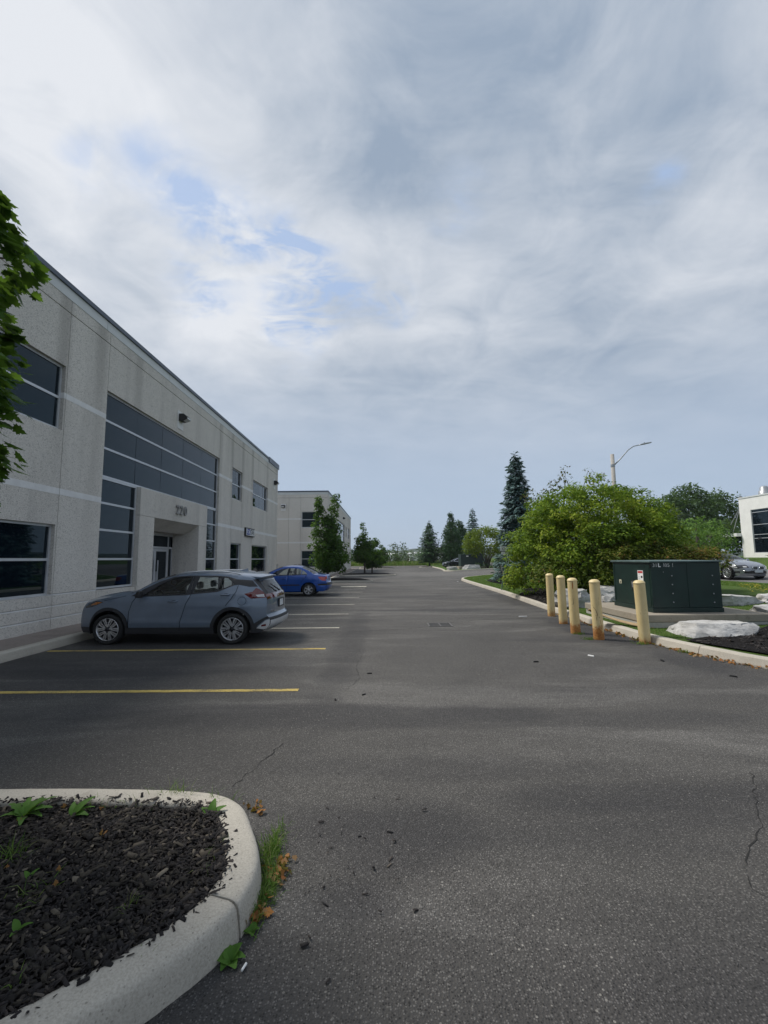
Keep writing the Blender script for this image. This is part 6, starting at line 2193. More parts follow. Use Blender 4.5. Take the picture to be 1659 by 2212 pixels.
# ---- black crossover, far
def black_suv():
    edge = [(1.86, .26), (1.95, .45), (1.94, .66), (1.88, .84), (1.70, .94), (1.38, 1.01), (1.08, 1.06), (.86, 1.10), (.45, 1.36), (.05, 1.52), (-.40, 1.575), (-.95, 1.565), (-1.42, 1.50),
            (-1.72, 1.42), (-1.78, 1.37), (-1.98, 1.11), (-2.03, .98), (-2.04, .80), (-2.03, .62), (-2.08, .52), (-2.06, .40), (-1.95, .30)]
    centre = [(x + (.22 if x > 1 else (-.15 if x < -1.6 else .1 if x > .8 else 0)), z + (.07 if z > 1.3 else .03)) for x, z in edge]
    wf = wmaker(.90, .68, .77, 1.05, .42, (1.05, 1.95), (-1.2, -2.08), .3)
    side = {'glass_f': [(.60, 1.08), (.25, 1.33), (.0, 1.46), (-.30, 1.49), (-.25, 1.10)], 'glass_r': [(-.34, 1.10), (-.40, 1.49), (-1.0, 1.47), (-1.05, 1.14)], 'glass_q': [(-1.1, 1.15), (-1.08, 1.46), (-1.4, 1.41), (-1.55, 1.25)],
            'rim': [(.72, 1.055), (.28, 1.375), (0, 1.505), (-.3, 1.53), (-1.0, 1.51), (-1.45, 1.44), (-1.65, 1.24), (-1.1, 1.11), (-.3, 1.06)],
            'tail': [(-1.65, 1.05), (-2.02, 1.05), (-2.02, .9), (-1.8, .9)], 'head': [(1.5, .90), (1.75, .92), (1.93, .80), (1.9, .72), (1.66, .80)],
            's1': seam([(.75, 1.05), (.86, .4)]), 's2': seam([(-.30, 1.07), (-.25, .4)]), 'fog': [(1.72, .52), (1.92, .54), (1.92, .46), (1.74, .46)]}
    regions = {'glass_f': ('side_window', 'car_glass_dark', -.01), 'glass_r': ('side_window', 'car_glass_dark', -.01), 'glass_q': ('quarter_window', 'car_glass_dark', -.01), 'rim': ('window_trim', 'chrome', .003), 'tail': ('tail_lamp', 'lamp_red', .005), 'head': ('headlight', 'lamp_clear', .006), 'fog': ('fog_lamp', 'lamp_clear', .006),
               'cladding': ('wheel_arch_trim', 'clad', .012), 's1': ('door_seam', 'void', -.005), 's2': ('door_seam', 'void', -.005), 'windscreen': ('windscreen', 'car_glass_dark', -.004), 'rear_glass': ('rear_window', 'car_glass_dark', -.004), 'grille': ('grille', 'chrome', -.004), 'low': ('bumper_trim', 'clad', .005)}
    spec = dict(paint=m_paint('black_paint', (0.012, 0.014, 0.020), .2, .25), edge=edge, centre=centre, width=wf, arch=.40, clad_r=.45, clad_z=.36, sill=.26, wb=2.66, wz=.36, wr=.345, rr=.245, wheel='multi', track=.79, belt=1.05, side=side,
                order=['glass_f', 'glass_r', 'glass_q', 'rim', 'tail', 'head', 'fog', 's1', 's2'], regions=regions, top=[(0, 1, 0, 1.1, 'low'), (1.6, 3.0, 0, .55, 'grille'), (7.3, 9.3, 0, .9, 'windscreen'), (14.0, 15.2, 0, .86, 'rear_glass')],
                cab=(-1.5, .95), seats=[(-.25, .16), (-1.0, .16)], mirror=(.64, 1.09), handles=[(-.06, .95, .2), (-1.1, .98, .2)], floor=.28, grid=.10)
    t = tag(empty('crossover', (11.45, 71.0, 0.10), rad(180)), 'black crossover nosing out from behind the far green transformer box', 'car', 'cars')
    t.scale = (1.045,) * 3
    car(spec, t)


black_suv()


# ---- silver coupe on the street
def silver_coupe():
    edge = [(1.98, .18), (2.06, .32), (2.08, .46), (2.06, .60), (1.95, .70), (1.55, .80), (1.15, .87), (.80, .925), (.38, 1.14), (0.0, 1.27), (-.38, 1.315), (-.85, 1.285), (-1.25, 1.17),
            (-1.65, 1.01), (-1.80, .975), (-2.0, .95), (-2.20, .915), (-2.24, .83), (-2.26, .68), (-2.30, .52), (-2.28, .36), (-2.15, .22)]
    centre = [(2.32, .18), (2.40, .32), (2.42, .46), (2.40, .60), (2.30, .735), (1.85, .90), (1.35, .965), (.98, .99), (.46, 1.21), (.05, 1.335), (-.38, 1.375), (-.9, 1.35), (-1.4, 1.23),
              (-1.85, 1.05), (-1.98, 1.015), (-2.14, .99), (-2.32, .96), (-2.36, .84), (-2.37, .68), (-2.42, .53), (-2.40, .36), (-2.28, .22)]
    wf = wmaker(.925, .70, .74, .90, .52, (1.0, 2.08), (-1.3, -2.3), .30, [(.78, .70, .012, .05)])
    side = {'glass_f': [(.52, .955), (.22, 1.13), (-.05, 1.225), (-.45, 1.25), (-.45, .97)], 'glass_r': [(-.50, .97), (-.50, 1.25), (-.85, 1.22), (-1.30, 1.03)],
            'head': [(1.35, .74), (1.55, .765), (2.0, .675), (2.08, .60), (2.05, .555), (1.75, .60)], 'head_in': [(1.55, .735), (1.75, .725), (1.97, .645), (1.99, .605), (1.75, .635)], 'tail': [(-1.8, .88), (-2.24, .88), (-2.24, .74), (-1.95, .76)],
            's1': seam([(.72, .90), (.80, .65), (.74, .30)]), 's2': seam([(-.80, .95), (-.72, .6), (-.6, .30)]), 'intake': [(1.80, .42), (2.08, .44), (2.08, .33), (1.84, .33)]}
    regions = {'glass_f': ('side_window', 'car_glass_dark', -.01), 'glass_r': ('side_window', 'car_glass_dark', -.01), 'head': ('headlight', 'lamp_smoke', .004), 'head_in': ('headlight_lens', 'lamp_clear', .010), 'tail': ('tail_lamp', 'lamp_red', .005), 's1': ('door_seam', 'void', -.005), 's2': ('door_seam', 'void', -.005),
               'intake': ('side_intake', 'black', -.02), 'windscreen': ('windscreen', 'car_glass_dark', -.004), 'rear_glass': ('rear_window', 'car_glass_dark', -.004), 'lower': ('lower_intake', 'black', -.03), 'headt': ('headlight', 'lamp_smoke', .005), 'headl': ('headlight_lens', 'lamp_clear', .012), 'bonnet': ('bonnet', 'paint', 0)}
    spec = dict(paint=m_paint('silver_grey_paint', (0.26, 0.275, 0.31), .5, .26), edge=edge, centre=centre, width=wf, arch=.40, sill=.20, wb=2.86, wz=.345, wr=.34, rr=.26, wheel='multi', track=.80, belt=.90, side=side,
                order=['glass_f', 'glass_r', 'head_in', 'head', 'tail', 's1', 's2', 'intake'], regions=regions,
                top=[(1.0, 2.0, .30, .84, 'lower'), (1.0, 1.5, 0, .3, 'lower'), (3.2, 3.8, .66, .86, 'headl'), (3.0, 4.2, .58, 1.1, 'headt'), (7.3, 9.3, 0, .9, 'windscreen'), (11.6, 13.2, 0, .86, 'rear_glass'), (4.3, 7.0, 0, .88, 'bonnet')],
                cab=(-1.5, .9), seats=[(-.3, .15), (-1.05, .1)], mirror=(.55, .96), handles=[(-.45, .86, .2)], floor=.2, grid=.08)
    t = tag(empty('coupe', (19.1, 25.3, far_z(19.1) + .005), rad(-90)), 'silver grey sports coupe driving along the street past the boulders', 'car', 'cars')
    t.scale = (1.0,) * 3
    car(spec, t)
    # kidney grille, badge, plate, chrome lines
    for sy in (-1, 1):
        m = MB(); P = []
        for a in [k * math.pi / 10 for k in range(20)]:
            c, s = math.cos(a), math.sin(a)
            P.append((abs(c) ** .5 * math.copysign(1, c), abs(s) ** .5 * math.copysign(1, s)))
        ring = [(2.405 - .05 * abs(sy * (.165 + .125 * p[0])) + (-.012 * p[1]), sy * (.165 + .125 * p[0]), .60 + .085 * p[1]) for p in P]
        ring = [(x + .02, y, z) for x, y, z in ring]
        m.tube(ring + [ring[0], ring[1]], .014, 6, False)
        kf = m.build('grille_ring', M['chrome'], t, True)
        inn = [(x - .008, y, z) for x, y, z in ring]
        MB().add(inn, [tuple(range(20))]).build('grille', M['black'], kf, fix=True)
        for k in range(5):
            yy = sy * (.165 + (-.09 + .045 * k))
            MB().tube([(2.408 - .05 * abs(yy) + .012, yy, .53), (2.40 - .05 * abs(yy) + .008, yy, .67)], .006, 4).build('grille_bar', M['galv'], kf)
        MB().tube([(2.375, sy * .34, .455), (2.30, sy * .52, .452), (2.20, sy * .66, .46)], .012, 6).build('chrome_strip', M['chrome'], t, True)
    MB().lathe([(0, .012), (.036, .008), (.041, 0)], 18, 'x', (2.345, 0, .722)).build('bonnet_badge', M['chrome'], t, True, fix=True)
    MB().box(2.425, 2.437, -.20, .20, .37, .50).build('number_plate', plain('pale_plate', (.50, .54, .56), .5), t)


silver_coupe()
# ------------------------------------------------------------------ bollards
BOL = [((4.93, 13.40), .30, .8, 1.3, 'pale yellow steel bollard with faint rust at its foot, farthest of its row'),
       ((4.68, 11.90), .16, .95, 4.1, 'pale yellow steel bollard with a thin rust ring, second from the far end'),
       ((4.36, 10.40), .40, .95, 7.7, 'pale yellow steel bollard with an orange rust streak below its cap'),
       ((4.52, 9.62), .46, 1.0, 2.6, 'pale yellow steel bollard with dark branching scratches and the heaviest rust'),
       ((5.22, 9.15), .16, .95, 9.2, 'pale yellow steel bollard in front of the green transformer box, the nearest one')]
M['scratch'] = plain('bare_metal_scratch', (0.10, 0.055, 0.025), .7)
M['rust'] = plain('rust_run', (0.36, 0.13, 0.03), .9, var=.4, scale=40)


def wrap_strip(P, r, w, name, mat, root):
    """a thin mark lying on the round post: P in (angle, height)"""
    V, F = [], []
    for i, (a, z) in enumerate(P):
        n0 = P[max(i - 1, 0)]; n1 = P[min(i + 1, len(P) - 1)]
        dx, dz = (n1[0] - n0[0]) * r, n1[1] - n0[1]
        L = math.hypot(dx, dz) + 1e-9
        ww = w * (1 if 0 < i < len(P) - 1 else .4)
        for s in (-1, 1):
            aa = a - s * dz / L * ww / r; zz = z + s * dx / L * ww
            V.append((r * math.cos(aa), r * math.sin(aa), zz))
    F = [(2 * i, 2 * i + 1, 2 * i + 3, 2 * i + 2) for i in range(len(P) - 1)]
    obj(name, mesh(name, V, F, mat), root)


for i, ((x, y), rh, hv, sd, lab) in enumerate(BOL):
    t = tag(empty('bollard', (x, y, 0.0), rad((0, 0, .0, 0, 0)[i])), lab, 'bollard', 'yellow bollards along the right kerb')
    t.rotation_euler = (rad((.3, -.2, .4, .2, -.3)[i]), rad((-.6, -.8, -1.2, -1.7, -1.9)[i]), 0)
    mt = m_bollard('yellow_post_paint', rh, hv, sd)
    r = .106
    MB().lathe([(r, -.06), (r + .001, .3), (r, .8), (r, 1.185)], 36).build('post', mt, t, True)
    MB().lathe([(r - .004, 1.183), (r + .006, 1.187), (r + .007, 1.198), (r + .002, 1.203), (r * .93, 1.222), (r * .75, 1.240), (r * .45, 1.252), (0, 1.256)], 36).build('cap', mt, t, True)
    toward = math.atan2(-y, -x)
    if i == 2:
        wrap_strip([(toward + .02, 1.18), (toward + .03, 1.12), (toward + .02, 1.05), (toward + .01, 1.0)], r + .0015, .012, 'rust_streak', M['rust'], t)
        wrap_strip([(toward - .05, .80), (toward - .02, .69), (toward - .08, .66), (toward - .35, .665)], r + .0015, .004, 'scratch', M['scratch'], t)
    if i == 3:
        for P in ([(toward - .75, .72), (toward - .45, .66), (toward - .15, .62), (toward + .0, .56), (toward + .15, .50)], [(toward - .3, .50), (toward, .52), (toward + .35, .47), (toward + .5, .45)], [(toward + .1, .56), (toward - .1, .46), (toward - .12, .40)], [(toward + .55, .88), (toward + .56, .83)], [(toward + .5, .80), (toward + .53, .72)]):
            wrap_strip(P, r + .0015, .0045, 'scratch', M['scratch'], t)
    if i == 4:
        wrap_strip([(toward - .3, .62), (toward - .29, .58)], r + .0015, .004, 'scratch', M['scratch'], t)

# ------------------------------------------------------------------ transformer boxes
def transformer(loc, W, D, H, label, detail=True):
    t = tag(empty('transformer_box', loc), label, 'transformer', 'green transformer boxes')
    g = M['box_green']
    MB().box(0, W, 0, D, 0, .10).build('base_rail', g, t, bevel=.006)
    MB().box(.012, W - .012, .012, D - .012, .102, H - .04).build('cabinet', g, t, bevel=.012)
    lid = MB().add([(-.03, -.03, H - .038), (W + .03, -.03, H - .038), (W + .03, D + .03, H - .038), (-.03, D + .03, H - .038),
                    (-.03, -.03, H - .002), (W + .03, -.03, H - .002), (W + .03, D + .03, H + .010), (-.03, D + .03, H + .010)],
                   [(0, 3, 2, 1), (4, 5, 6, 7), (0, 1, 5, 4), (1, 2, 6, 5), (2, 3, 7, 6), (3, 0, 4, 7)])
    lid.build('lid', plain('weathered_green_lid', (0.075, 0.115, 0.11), .5, var=.2, scale=4), t, bevel=.008)
    # the seam that splits the front in two and the side door
    MB().box(W * .52, W * .52 + .035, .004, .011, .11, H - .05).build('front_seam', g, t)
    if not detail:
        MB().box(W * .25, W * .25 + .3, -.012, .010, H - .30, H - .18).build('sticker', M['white'], t)
        for z in (H * .33, H * .66):
            MB().box(.02, W - .02, .006, .0115, z, z + .02).build('front_rib', g, t)
        return t
    for x, zs in ((.49, (.235, .435, .64, .84)), (1.44, (.225, .425, .635, .84))):
        for z in zs:
            o = MB().lathe([(0, .0), (.016, .002), (.016, .012), (.009, .018), (0, .019)], 12).build('bolt_head', M['galv'], t, True)
            o.rotation_euler = (rad(90), 0, 0); o.location = (x * W / 1.65, .011, z)
    o = MB().lathe([(0, .0), (.010, .002), (.008, .012), (0, .013)], 10).build('bolt_head', M['galv'], t, True)
    o.rotation_euler = (rad(90), 0, 0); o.location = (.30, .011, .93)
    for ch, x, b in (('3', .085, 0), ('1', .145, 0), ('L', .215, .006), ('1', .325, 0), ('0', .372, 0), ('5', .432, 0), ('!', .53, 0)):
        text_mesh('character', ch, .115, M['white'] if b else M['fade'], .0006, bold=b if b else .0008, parent=t, loc=(x, .0105, 1.085), rot=(rad(90), 0, 0))
    # left side: doors edges, recessed latch, warning sticker, small notice, stamped louvres
    MB().box(.004, .011, .07, .085, .14, H - .06).build('door_edge', g, t)
    MB().box(.004, .011, D - .10, D - .085, .14, H - .06).build('door_edge', g, t)
    MB().box(.003, .0115, .72, .86, .50, .70).build('latch_recess', M['void'], t)
    lt = MB().box(-.014, .003, .765, .815, .60, .675).add([(-.010, .775, .53), (-.010, .805, .53), (-.010, .81, .61), (-.010, .77, .61), (.004, .775, .53), (.004, .805, .53), (.004, .81, .61), (.004, .77, .61)], [(0, 1, 2, 3), (7, 6, 5, 4), (0, 4, 5, 1), (1, 5, 6, 2), (2, 6, 7, 3), (3, 7, 4, 0)])
    lt.build('latch', M['galv'], t, fix=True)
    MB().box(-.016, .010, .70, .88, .475, .495).build('latch_lip', g, t)
    MB().box(.004, .0108, .70, .86, .16, .46).build('stamped_panel', g, t)
    st = MB().box(.0085, .0105, .33, .56, .58, .96).build('warning_sticker', M['white'], t)
    MB().box(.0070, .0083, .345, .545, .895, .945).build('header', M['red'], st)
    MB().box(.0070, .0083, .36, .425, .78, .83).build('pictogram', M['void'], st)
    for k in range(4):
        MB().box(.0070, .0083, .455, .535, .80 - k * .035, .812 - k * .035).build('text_row', M['fade'], st)
    MB().box(.0070, .0083, .48, .50, .86, .885).build('text_row', M['fade'], st)
    MB().box(.0070, .0083, .485, .505, .65, .72).build('text_row', M['fade'], st)
    nt = MB().box(.0085, .0105, 1.33, 1.44, .60, .70).build('small_notice', plain('cream_sticker', (.52, .50, .36), .6), t)
    MB().add([(.0078, 1.35, .615), (.0078, 1.42, .615), (.0078, 1.385, .68)], [(0, 2, 1)]).build('pictogram', M['void'], nt)
    for k in range(3):
        MB().box(.004, .0112, .25, .52, 1.03 + k * .02, 1.038 + k * .02).build('louvre', g, t)
    MB().box(-.012, .010, -.002, .016, 1.02, 1.10).build('hinge', M['void'], t)
    return t


M['fade'] = plain('worn_stencil_paint', (.50, .51, .50), .8, var=.35, scale=60)
transformer((6.20, 10.45, .435), 1.64, 1.75, 1.19, 'large dark green steel transformer box stencilled 31 L 105 behind the nearest bollard')
pd = tag(empty('concrete_pad', (5.72, 10.08, 0)), 'two-course concrete pad under the large green transformer box', 'concrete pad', 'transformer pads')
MB().box(0, 2.95, 0, 2.85, .27, .433).build('upper_course', M['pad'], pd, bevel=.015)
MB().box(.02, 2.93, .02, 2.83, .02, .268).build('lower_course', M['pad_low'], pd, bevel=.012)
o = MB().lathe([(0, 0), (.03, .001), (.03, .006)], 12).build('drain_hole', M['void'], pd); o.rotation_euler = (rad(90), 0, 0); o.location = (.62, .002, .34)
o = MB().lathe([(0, 0), (.028, .001), (.028, .006)], 12).build('drain_hole', M['void'], pd); o.rotation_euler = (rad(90), 0, 0); o.location = (2.35, .002, .35)
transformer((10.3, 60.3, .60), 3.0, 2.0, 1.62, 'far green transformer box under the yellow-green tree', False)
pd = tag(empty('concrete_pad', (10.0, 59.9, 0.0)), 'raised concrete pad under the far green transformer box', 'concrete pad', 'transformer pads')
MB().box(0, 3.7, 0, 2.8, .02, .598).build('slab', M['pad'], pd, bevel=.02)

# ------------------------------------------------------------------ boulders
def boulder(loc, size, rot, seed, label, slope=0.0, name='boulder', group='limestone boulders'):
    """a quarried limestone block: a slab cut by irregular breaks, ragged bedding on its sides, a flat top"""
    r = random.Random(seed)
    bm = bmesh.new()
    bmesh.ops.create_cube(bm, size=1.0)
    n_cut = 9
    for i in range(n_cut):
        a = 2 * math.pi * (i + r.uniform(-.35, .35)) / n_cut
        n = Vector((math.cos(a), math.sin(a), r.uniform(-.12, .42))).normalized()
        d = r.uniform(.40, .50)
        res = bmesh.ops.bisect_plane(bm, geom=bm.verts[:] + bm.edges[:] + bm.faces[:], plane_co=n * d, plane_no=n, clear_outer=True)
        ed = [e for e in res['geom_cut'] if isinstance(e, bmesh.types.BMEdge)]
        if ed:
            bmesh.ops.contextual_create(bm, geom=ed)
    for i in range(2):
        n = Vector((r.uniform(-.25, .25), r.uniform(-.25, .25), 1)).normalized()
        res = bmesh.ops.bisect_plane(bm, geom=bm.verts[:] + bm.edges[:] + bm.faces[:], plane_co=n * r.uniform(.44, .49), plane_no=n, clear_outer=True)
        ed = [e for e in res['geom_cut'] if isinstance(e, bmesh.types.BMEdge)]
        if ed:
            bmesh.ops.contextual_create(bm, geom=ed)
    bmesh.ops.triangulate(bm, faces=bm.faces[:])
    sx, sy, sz = size
    for v in bm.verts:
        v.co = Vector((v.co.x * sx, v.co.y * sy, v.co.z * sz))
    for k in range(5):
        long = [e for e in bm.edges if e.calc_length() > max(.07, .06 * max(size))]
        if not long: break
        bmesh.ops.subdivide_edges(bm, edges=long, cuts=1)
        bmesh.ops.triangulate(bm, faces=[f for f in bm.faces if len(f.verts) > 3])
    off = Vector((r.uniform(0, 50), r.uniform(0, 50), r.uniform(0, 50)))
    bm.normal_update()
    new = []
    for v in bm.verts:
        q = v.co.copy()
        side = 1 - min(1.0, max(0.0, v.normal.z)) ** 1.5
        lay = noise.noise(Vector((q.x * 1.2, q.y * 1.2, math.floor(q.z / (sz * .21) + .35 * noise.noise(q * 2 + off)) * 3.7)) + off)
        h = Vector((q.x, q.y, 0))
        if h.length > 1e-4: h.normalize()
        q += h * (.075 * lay * side)
        q += noise.noise_vector(Vector((q.x * 5, q.y * 5, q.z * 9)) + off) * (.012 + .030 * side)
        q += noise.noise_vector(q * 14 + off) * (.005 + .010 * side)
        q.z += slope * q.x
        new.append(q + Vector((0, 0, sz * .5)))
    for v, q in zip(bm.verts, new): v.co = q
    bm.normal_update()
    me = bpy.data.meshes.new(name)
    for f in bm.faces: f.smooth = True
    for e in bm.edges:
        if len(e.link_faces) == 2 and e.calc_face_angle(0) > rad(26): e.smooth = False
    bm.to_mesh(me); bm.free()
    me.materials.append(M['stone'])
    o = obj(name, me, None, loc, (0, 0, rad(rot)))
    return tag(o, label, 'boulder', group)


boulder((6.76, 9.34, .04), (1.66, 1.15, .36), 8, 3, 'long flat white boulder between the transformer pad and the dark mulch')
boulder((9.55, 10.75, .10), (1.75, 1.3, .46), 4, 5, 'white boulder cut by the right edge of the photo, right of the long flat one')
boulder((6.05, 14.5, .06), (1.45, .8, .66), 3, 8, 'grey-white boulder behind the second and third bollards')
boulder((7.6, 15.3, .06), (1.3, .9, .72), 10, 9, 'grey boulder half hidden behind the transformer left side')
boulder((10.35, 13.85, .14), (2.3, 1.2, .42), -3, 14, 'pale boulder right of the transformer box in the grass', -.03)
boulder((12.75, 14.1, .18), (2.2, 1.2, .40), 5, 17, 'pale boulder behind, cut by the right edge, beyond the rubble gap')
boulder((8.85, 58.6, .10), (1.5, .9, .55), 0, 21, 'small grey boulder at the tip of the far verge')
boulder((11.4, 58.6, .12), (2.4, 1.0, .75), 5, 22, 'long low grey boulder in front of the far green box')
boulder((14.6, 43.2, .20), (1.2, .8, .5), 5, 23, 'small pale boulder at the kerb end by the spruce')
for i, (x, y, s, lab) in enumerate(((11.45, 13.45, .20, 'small pale rubble stone in the gap between two boulders'), (11.62, 13.7, .30, 'darker rubble chunk leaning in the gap between two boulders'))):
    boulder((x, y, .22), (s, s * .8, s * .8), 30 * i, 30 + i, lab, 0, 'rubble_stone', 'rubble between the boulders')

# curved piece of cardboard lying on the kerb behind the bollards
V = []
n, m = 14, 5
for i in range(n + 1):
    u = i / n
    for j in range(m + 1):
        w = j / m - .5
        x = 4.98 + u * .98; y = 10.95 - u * .80 + w * .34 * (1 - .4 * u)
        z = .17 + .26 * (1 - u) ** 2 + .05 * math.cos(w * 3) * (1 - u) + .03 * u * math.sin(w * 4 + 1)
        V.append((x, y, z))
F = [(i * (m + 1) + j, (i + 1) * (m + 1) + j, (i + 1) * (m + 1) + j + 1, i * (m + 1) + j + 1) for i in range(n) for j in range(m)]
o = obj('cardboard_sheet', mesh('cardboard_sheet', V, F, M['card'], True))
sm = o.modifiers.new('thick', 'SOLIDIFY'); sm.thickness = .012
tag(o, 'curled tan piece of cardboard lying over the kerb behind the bollards', 'cardboard')

# leaning sign post
sp = tag(empty('sign_post', (5.74, 22.2, .14)), 'leaning green steel post with a small white sign before the blue spruce', 'sign')
MB().tube([(0, 0, -.1), (.15, .02, .7), (.36, .05, 1.45), (.50, .06, 2.0)], .028, 6).build('post', M['green_post'], sp)
sa = MB().box(-.17, .17, -.006, .006, -.13, .13).build('plate', M['white'], sp, loc=(.20, .0, 2.02), rot=(0, rad(3), 0))
ring = MB().tube([(.07 * math.cos(a), -.009, .07 * math.sin(a) * .8 + .01) for a in [k * math.pi / 9 for k in range(19)]], .010, 5, False).build('symbol', M['dkgrey'], sa)
MB().box(-.165, .165, -.010, -.0065, -.13, -.095).build('border', M['dkgrey'], sa)
sb = MB().box(-.16, .16, -.006, .006, -.09, .09).build('plate', M['white'], sp, loc=(.24, .0, 1.83), rot=(0, rad(4), 0))
MB().add([(0, -.03, 0), (.14, -.03, .10), (.06, -.03, .46), (.0, -.03, .2), (-.04, -.03, 0)], [(0, 1, 2, 3, 4)]).build('torn_notice', M['white'], sp, loc=(.42, 0, 1.30))
MB().tube([(.22, .01, 1.7), (.40, .03, 1.56)], .012, 5).build('bracket', M['galv'], sp)
MB().tube([(.2, .012, 1.72), (.2, .012, 2.1)], .012, 5).build('bracket', M['galv'], sp)

# street lamp
lp = tag(empty('street_lamp', (16.25, 31.0, .42)), 'tall concrete street lamp with a curved arm rising behind the big shrub', 'street lamp')
MB().tube([(0, 0, -.3), (0, 0, 4), (0, 0, 8.55)], [.19, .155, .125], 12).build('pole', M['conc_pole'], lp, True)
MB().tube([(.08, 0, 7.75), (.6, 0, 8.25), (1.15, 0, 8.85), (1.55, 0, 9.12), (2.0, 0, 9.22)], [.045, .042, .038, .034, .032], 8).build('arm', M['galv'], lp, True)
MB().lathe([(.14, 7.62), (.145, 7.66), (.145, 7.78), (.14, 7.82)], 12).build('bracket', M['galv'], lp, True)
hd = MB()
P = []
for x, w, h in ((1.95, .05, .04), (2.1, .10, .06), (2.45, .14, .065), (2.8, .12, .045), (2.86, .05, .025)):
    zc = 9.20 + (x - 1.95) * .20
    P += [(x, -w, zc - h * .4), (x, w, zc - h * .4), (x, w * .7, zc + h), (x, -w * .7, zc + h)]
F = [(0, 3, 2, 1), (16, 17, 18, 19)]
for k in range(4):
    b = 4 * k
    F += [(b + i, b + (i + 1) % 4, b + 4 + (i + 1) % 4, b + 4 + i) for i in range(4)]
hd.add(P, F).build('lamp_head', M['galv'], lp, True, fix=True)
MB().lathe([(0, 9.43), (.045, 9.42), (.045, 9.34)], 10, c=(2.35, 0, -.04)).build('photocell', M['black'], lp)

# ------------------------------------------------------------------ small things on the asphalt
DEB = [((-.24, 6.95), 'black scrap lying near the end of the second yellow line', .04), ((-.28, 5.9), 'black lump of bark beside the pale crack', .035), ((-.62, 5.7), 'black lump of bark nearer the first yellow line', .035), ((0.02, 3.02), 'dark wood chip on the asphalt ahead of the planter', .022), ((-.17, 2.98), 'short dark twig scrap by the planter nose', .014), ((4.6, 7.6), 'black flattened scrap below the right kerb', .06), ((5.0, 6.6), 'dark scrap near the right edge of the drive', .05), ((2.5, 7.6), 'dark scrap in the middle of the drive', .05)]
for i, ((x, y), lab, s) in enumerate(DEB):
    m = MB().add([(-s, -s * .3, 0), (s, -s * .25, 0), (s * .9, s * .3, 0), (-s * .8, s * .28, 0), (-s * .8, -s * .2, s * .32), (s * .7, -s * .2, s * .42), (s * .8, s * .2, s * .3), (-s * .7, s * .2, s * .36)], [(0, 3, 2, 1), (4, 5, 6, 7), (0, 1, 5, 4), (1, 2, 6, 5), (2, 3, 7, 6), (3, 0, 4, 7)])
    tag(m.build('bark_scrap', M['void'], None, loc=(x, y, 0.001), rot=(0, 0, i * .9)), lab, 'debris', 'dark scraps on the asphalt')
for i, ((x, y), lab, L) in enumerate((((-.61, 2.08), 'white cigarette butt on the asphalt by the near kerb', .017), ((3.6, 8.0), 'white paper scrap on the right of the drive', .05), ((4.05, 13.3), 'white litter strip left of the farthest bollard', .12), ((5.4, 33.2), 'small white litter at the far kerb tip', .12))):
    m = MB().tube([(-L, 0, .008), (L, .004, .008)], .005 if L < .03 else .014, 6)
    tag(m.build('litter_scrap', M['white'], None, loc=(x, y, 0.002), rot=(0, 0, 1.2 + i)), lab, 'litter', 'white litter on the asphalt')
# loose stones and grit
rng = np.random.default_rng(17)
pts = []
while len(pts) < 170:
    x, y = rng.uniform(-.4, 4.5), rng.uniform(1.4, 8) ** 1.0
    pts.append((x, y))
chips('loose_grit', pts, rng, lambda x, y: 0.0, (.008, .022), 'grit', .001, .2, rng.random(len(pts)))if False else None
M['grit'] = m_tinted('grit_stones', [(.08, .08, .08), (.15, .145, .135), (.27, .26, .24)], .9)
chips('loose_grit', pts, rng, lambda x, y: 0.0, (.007, .018), 'grit', .001, .2, rng.random(len(pts)))
# stray chips around the planter nose
chips('stray_bark', [(-.45 + abs(rng.normal(0, .28)), 2.9 + rng.normal(0, .45)) for _ in range(46)], rng, lambda x, y: 0.0, (.012, .035))

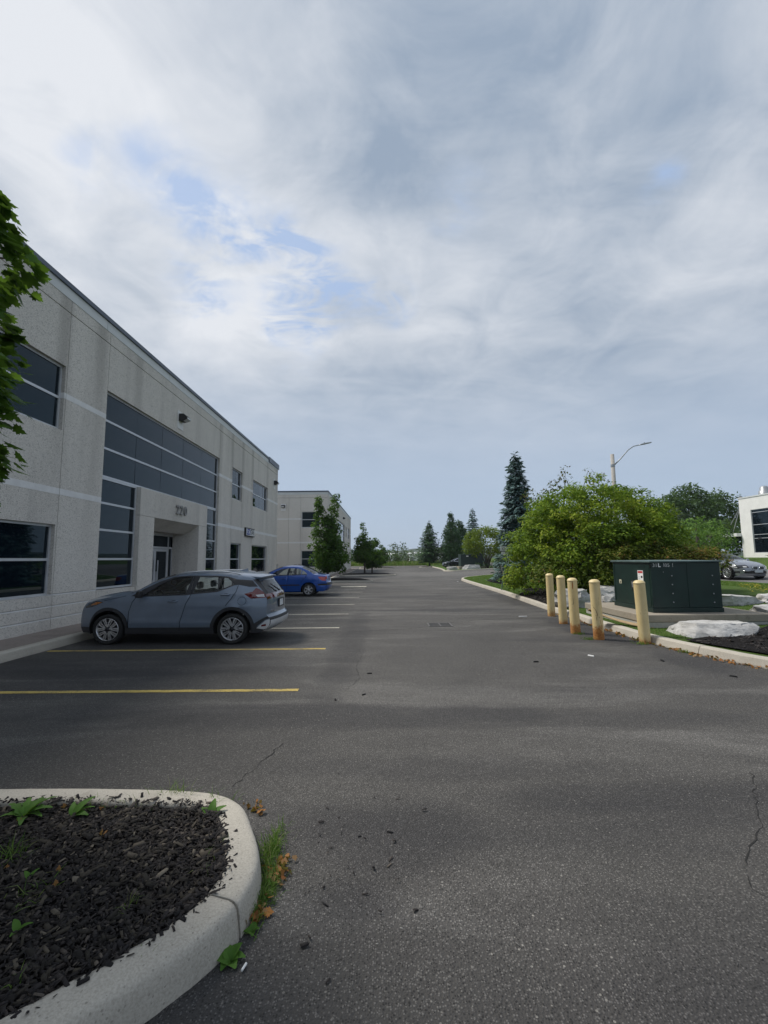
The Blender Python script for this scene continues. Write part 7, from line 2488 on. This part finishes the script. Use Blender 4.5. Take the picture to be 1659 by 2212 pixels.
# ------------------------------------------------------------------ far sheds and hills
for i, (x0, x1, y, h, lab) in enumerate(((-9, 7.5, 330, 5.6, 'low white shed seen left of the far scrub'), (19, 31, 340, 6.4, 'low white shed seen right of the far scrub'), (33, 60, 360, 6.0, 'long white shed glimpsed behind the conifers'))):
    s = tag(empty('white_shed', ((x0 + x1) / 2, y, -1)), lab, 'shed', 'white sheds beyond the field')
    w = (x1 - x0) / 2
    MB().box(-w, w, 0, 20, 0, h).build('wall', M['white_wall'], s)
    MB().add([(-w - .4, -.4, h), (w + .4, -.4, h), (w + .4, 20.4, h), (-w - .4, 20.4, h), (-w - .4, 10, h + 1.3), (w + .4, 10, h + 1.3)], [(0, 1, 5, 4), (2, 3, 4, 5), (0, 4, 3), (1, 2, 5)]).build('roof', M['parapet'], s)
    for k in range(int(w * 2 / 5)):
        MB().box(-w + 1.5 + k * 5, -w + 4 + k * 5, -.05, -.002, .4, 3.4).build('loading_door', M['galv'], s)


def hill(name, x0, x1, y, hf, seed, bump_=3.0, d=260):
    xs = frange(x0, x1, (x1 - x0) / 120)
    V, F = [], []
    rows = 6
    for j in range(rows):
        v = j / (rows - 1)
        for x in xs:
            h = hf(x) * math.sin(v * math.pi / 2) ** .8
            h += bump_ * noise.noise(Vector((x * .03, v * 9, seed))) * v + bump_ * .7 * noise.noise(Vector((x * .11, v * 30, seed))) * v
            V.append((x, y + d * v, -3 + h))
    n = len(xs)
    F = [(j * n + i, j * n + i + 1, (j + 1) * n + i + 1, (j + 1) * n + i) for j in range(rows - 1) for i in range(n - 1)]
    tag(obj(name, mesh(name, V, F, M['hill'])), kind='structure')


hill('hills', -900, 1400, 900, lambda x: 20 + 9 * math.exp(-((x - 140) / 130) ** 2) + 5 * math.sin(x * .006), 3)
hill('hills', -700, 900, 480, lambda x: 7 + 2.5 * math.sin(x * .013 + 1), 9, 2.2, 60)

# haze over the far field
HAZE = True
if HAZE:
    hz = MB().box(-1100, 1500, -60, 1300, -8, 72).build('haze', None)
    hm = bpy.data.materials.new('haze_air'); hm.use_nodes = True
    ht = hm.node_tree; ht.nodes.clear()
    pv = N(ht, 'ShaderNodeVolumePrincipled')
    pv.inputs['Color'].default_value = (.86, .92, 1.0, 1)
    pv.inputs['Density'].default_value = 0.0002
    pv.inputs['Anisotropy'].default_value = 0.2
    ho = N(ht, 'ShaderNodeOutputMaterial')
    ht.links.new(pv.outputs[0], ho.inputs['Volume'])
    hz.data.materials.append(hm)
    tag(hz, kind='stuff')
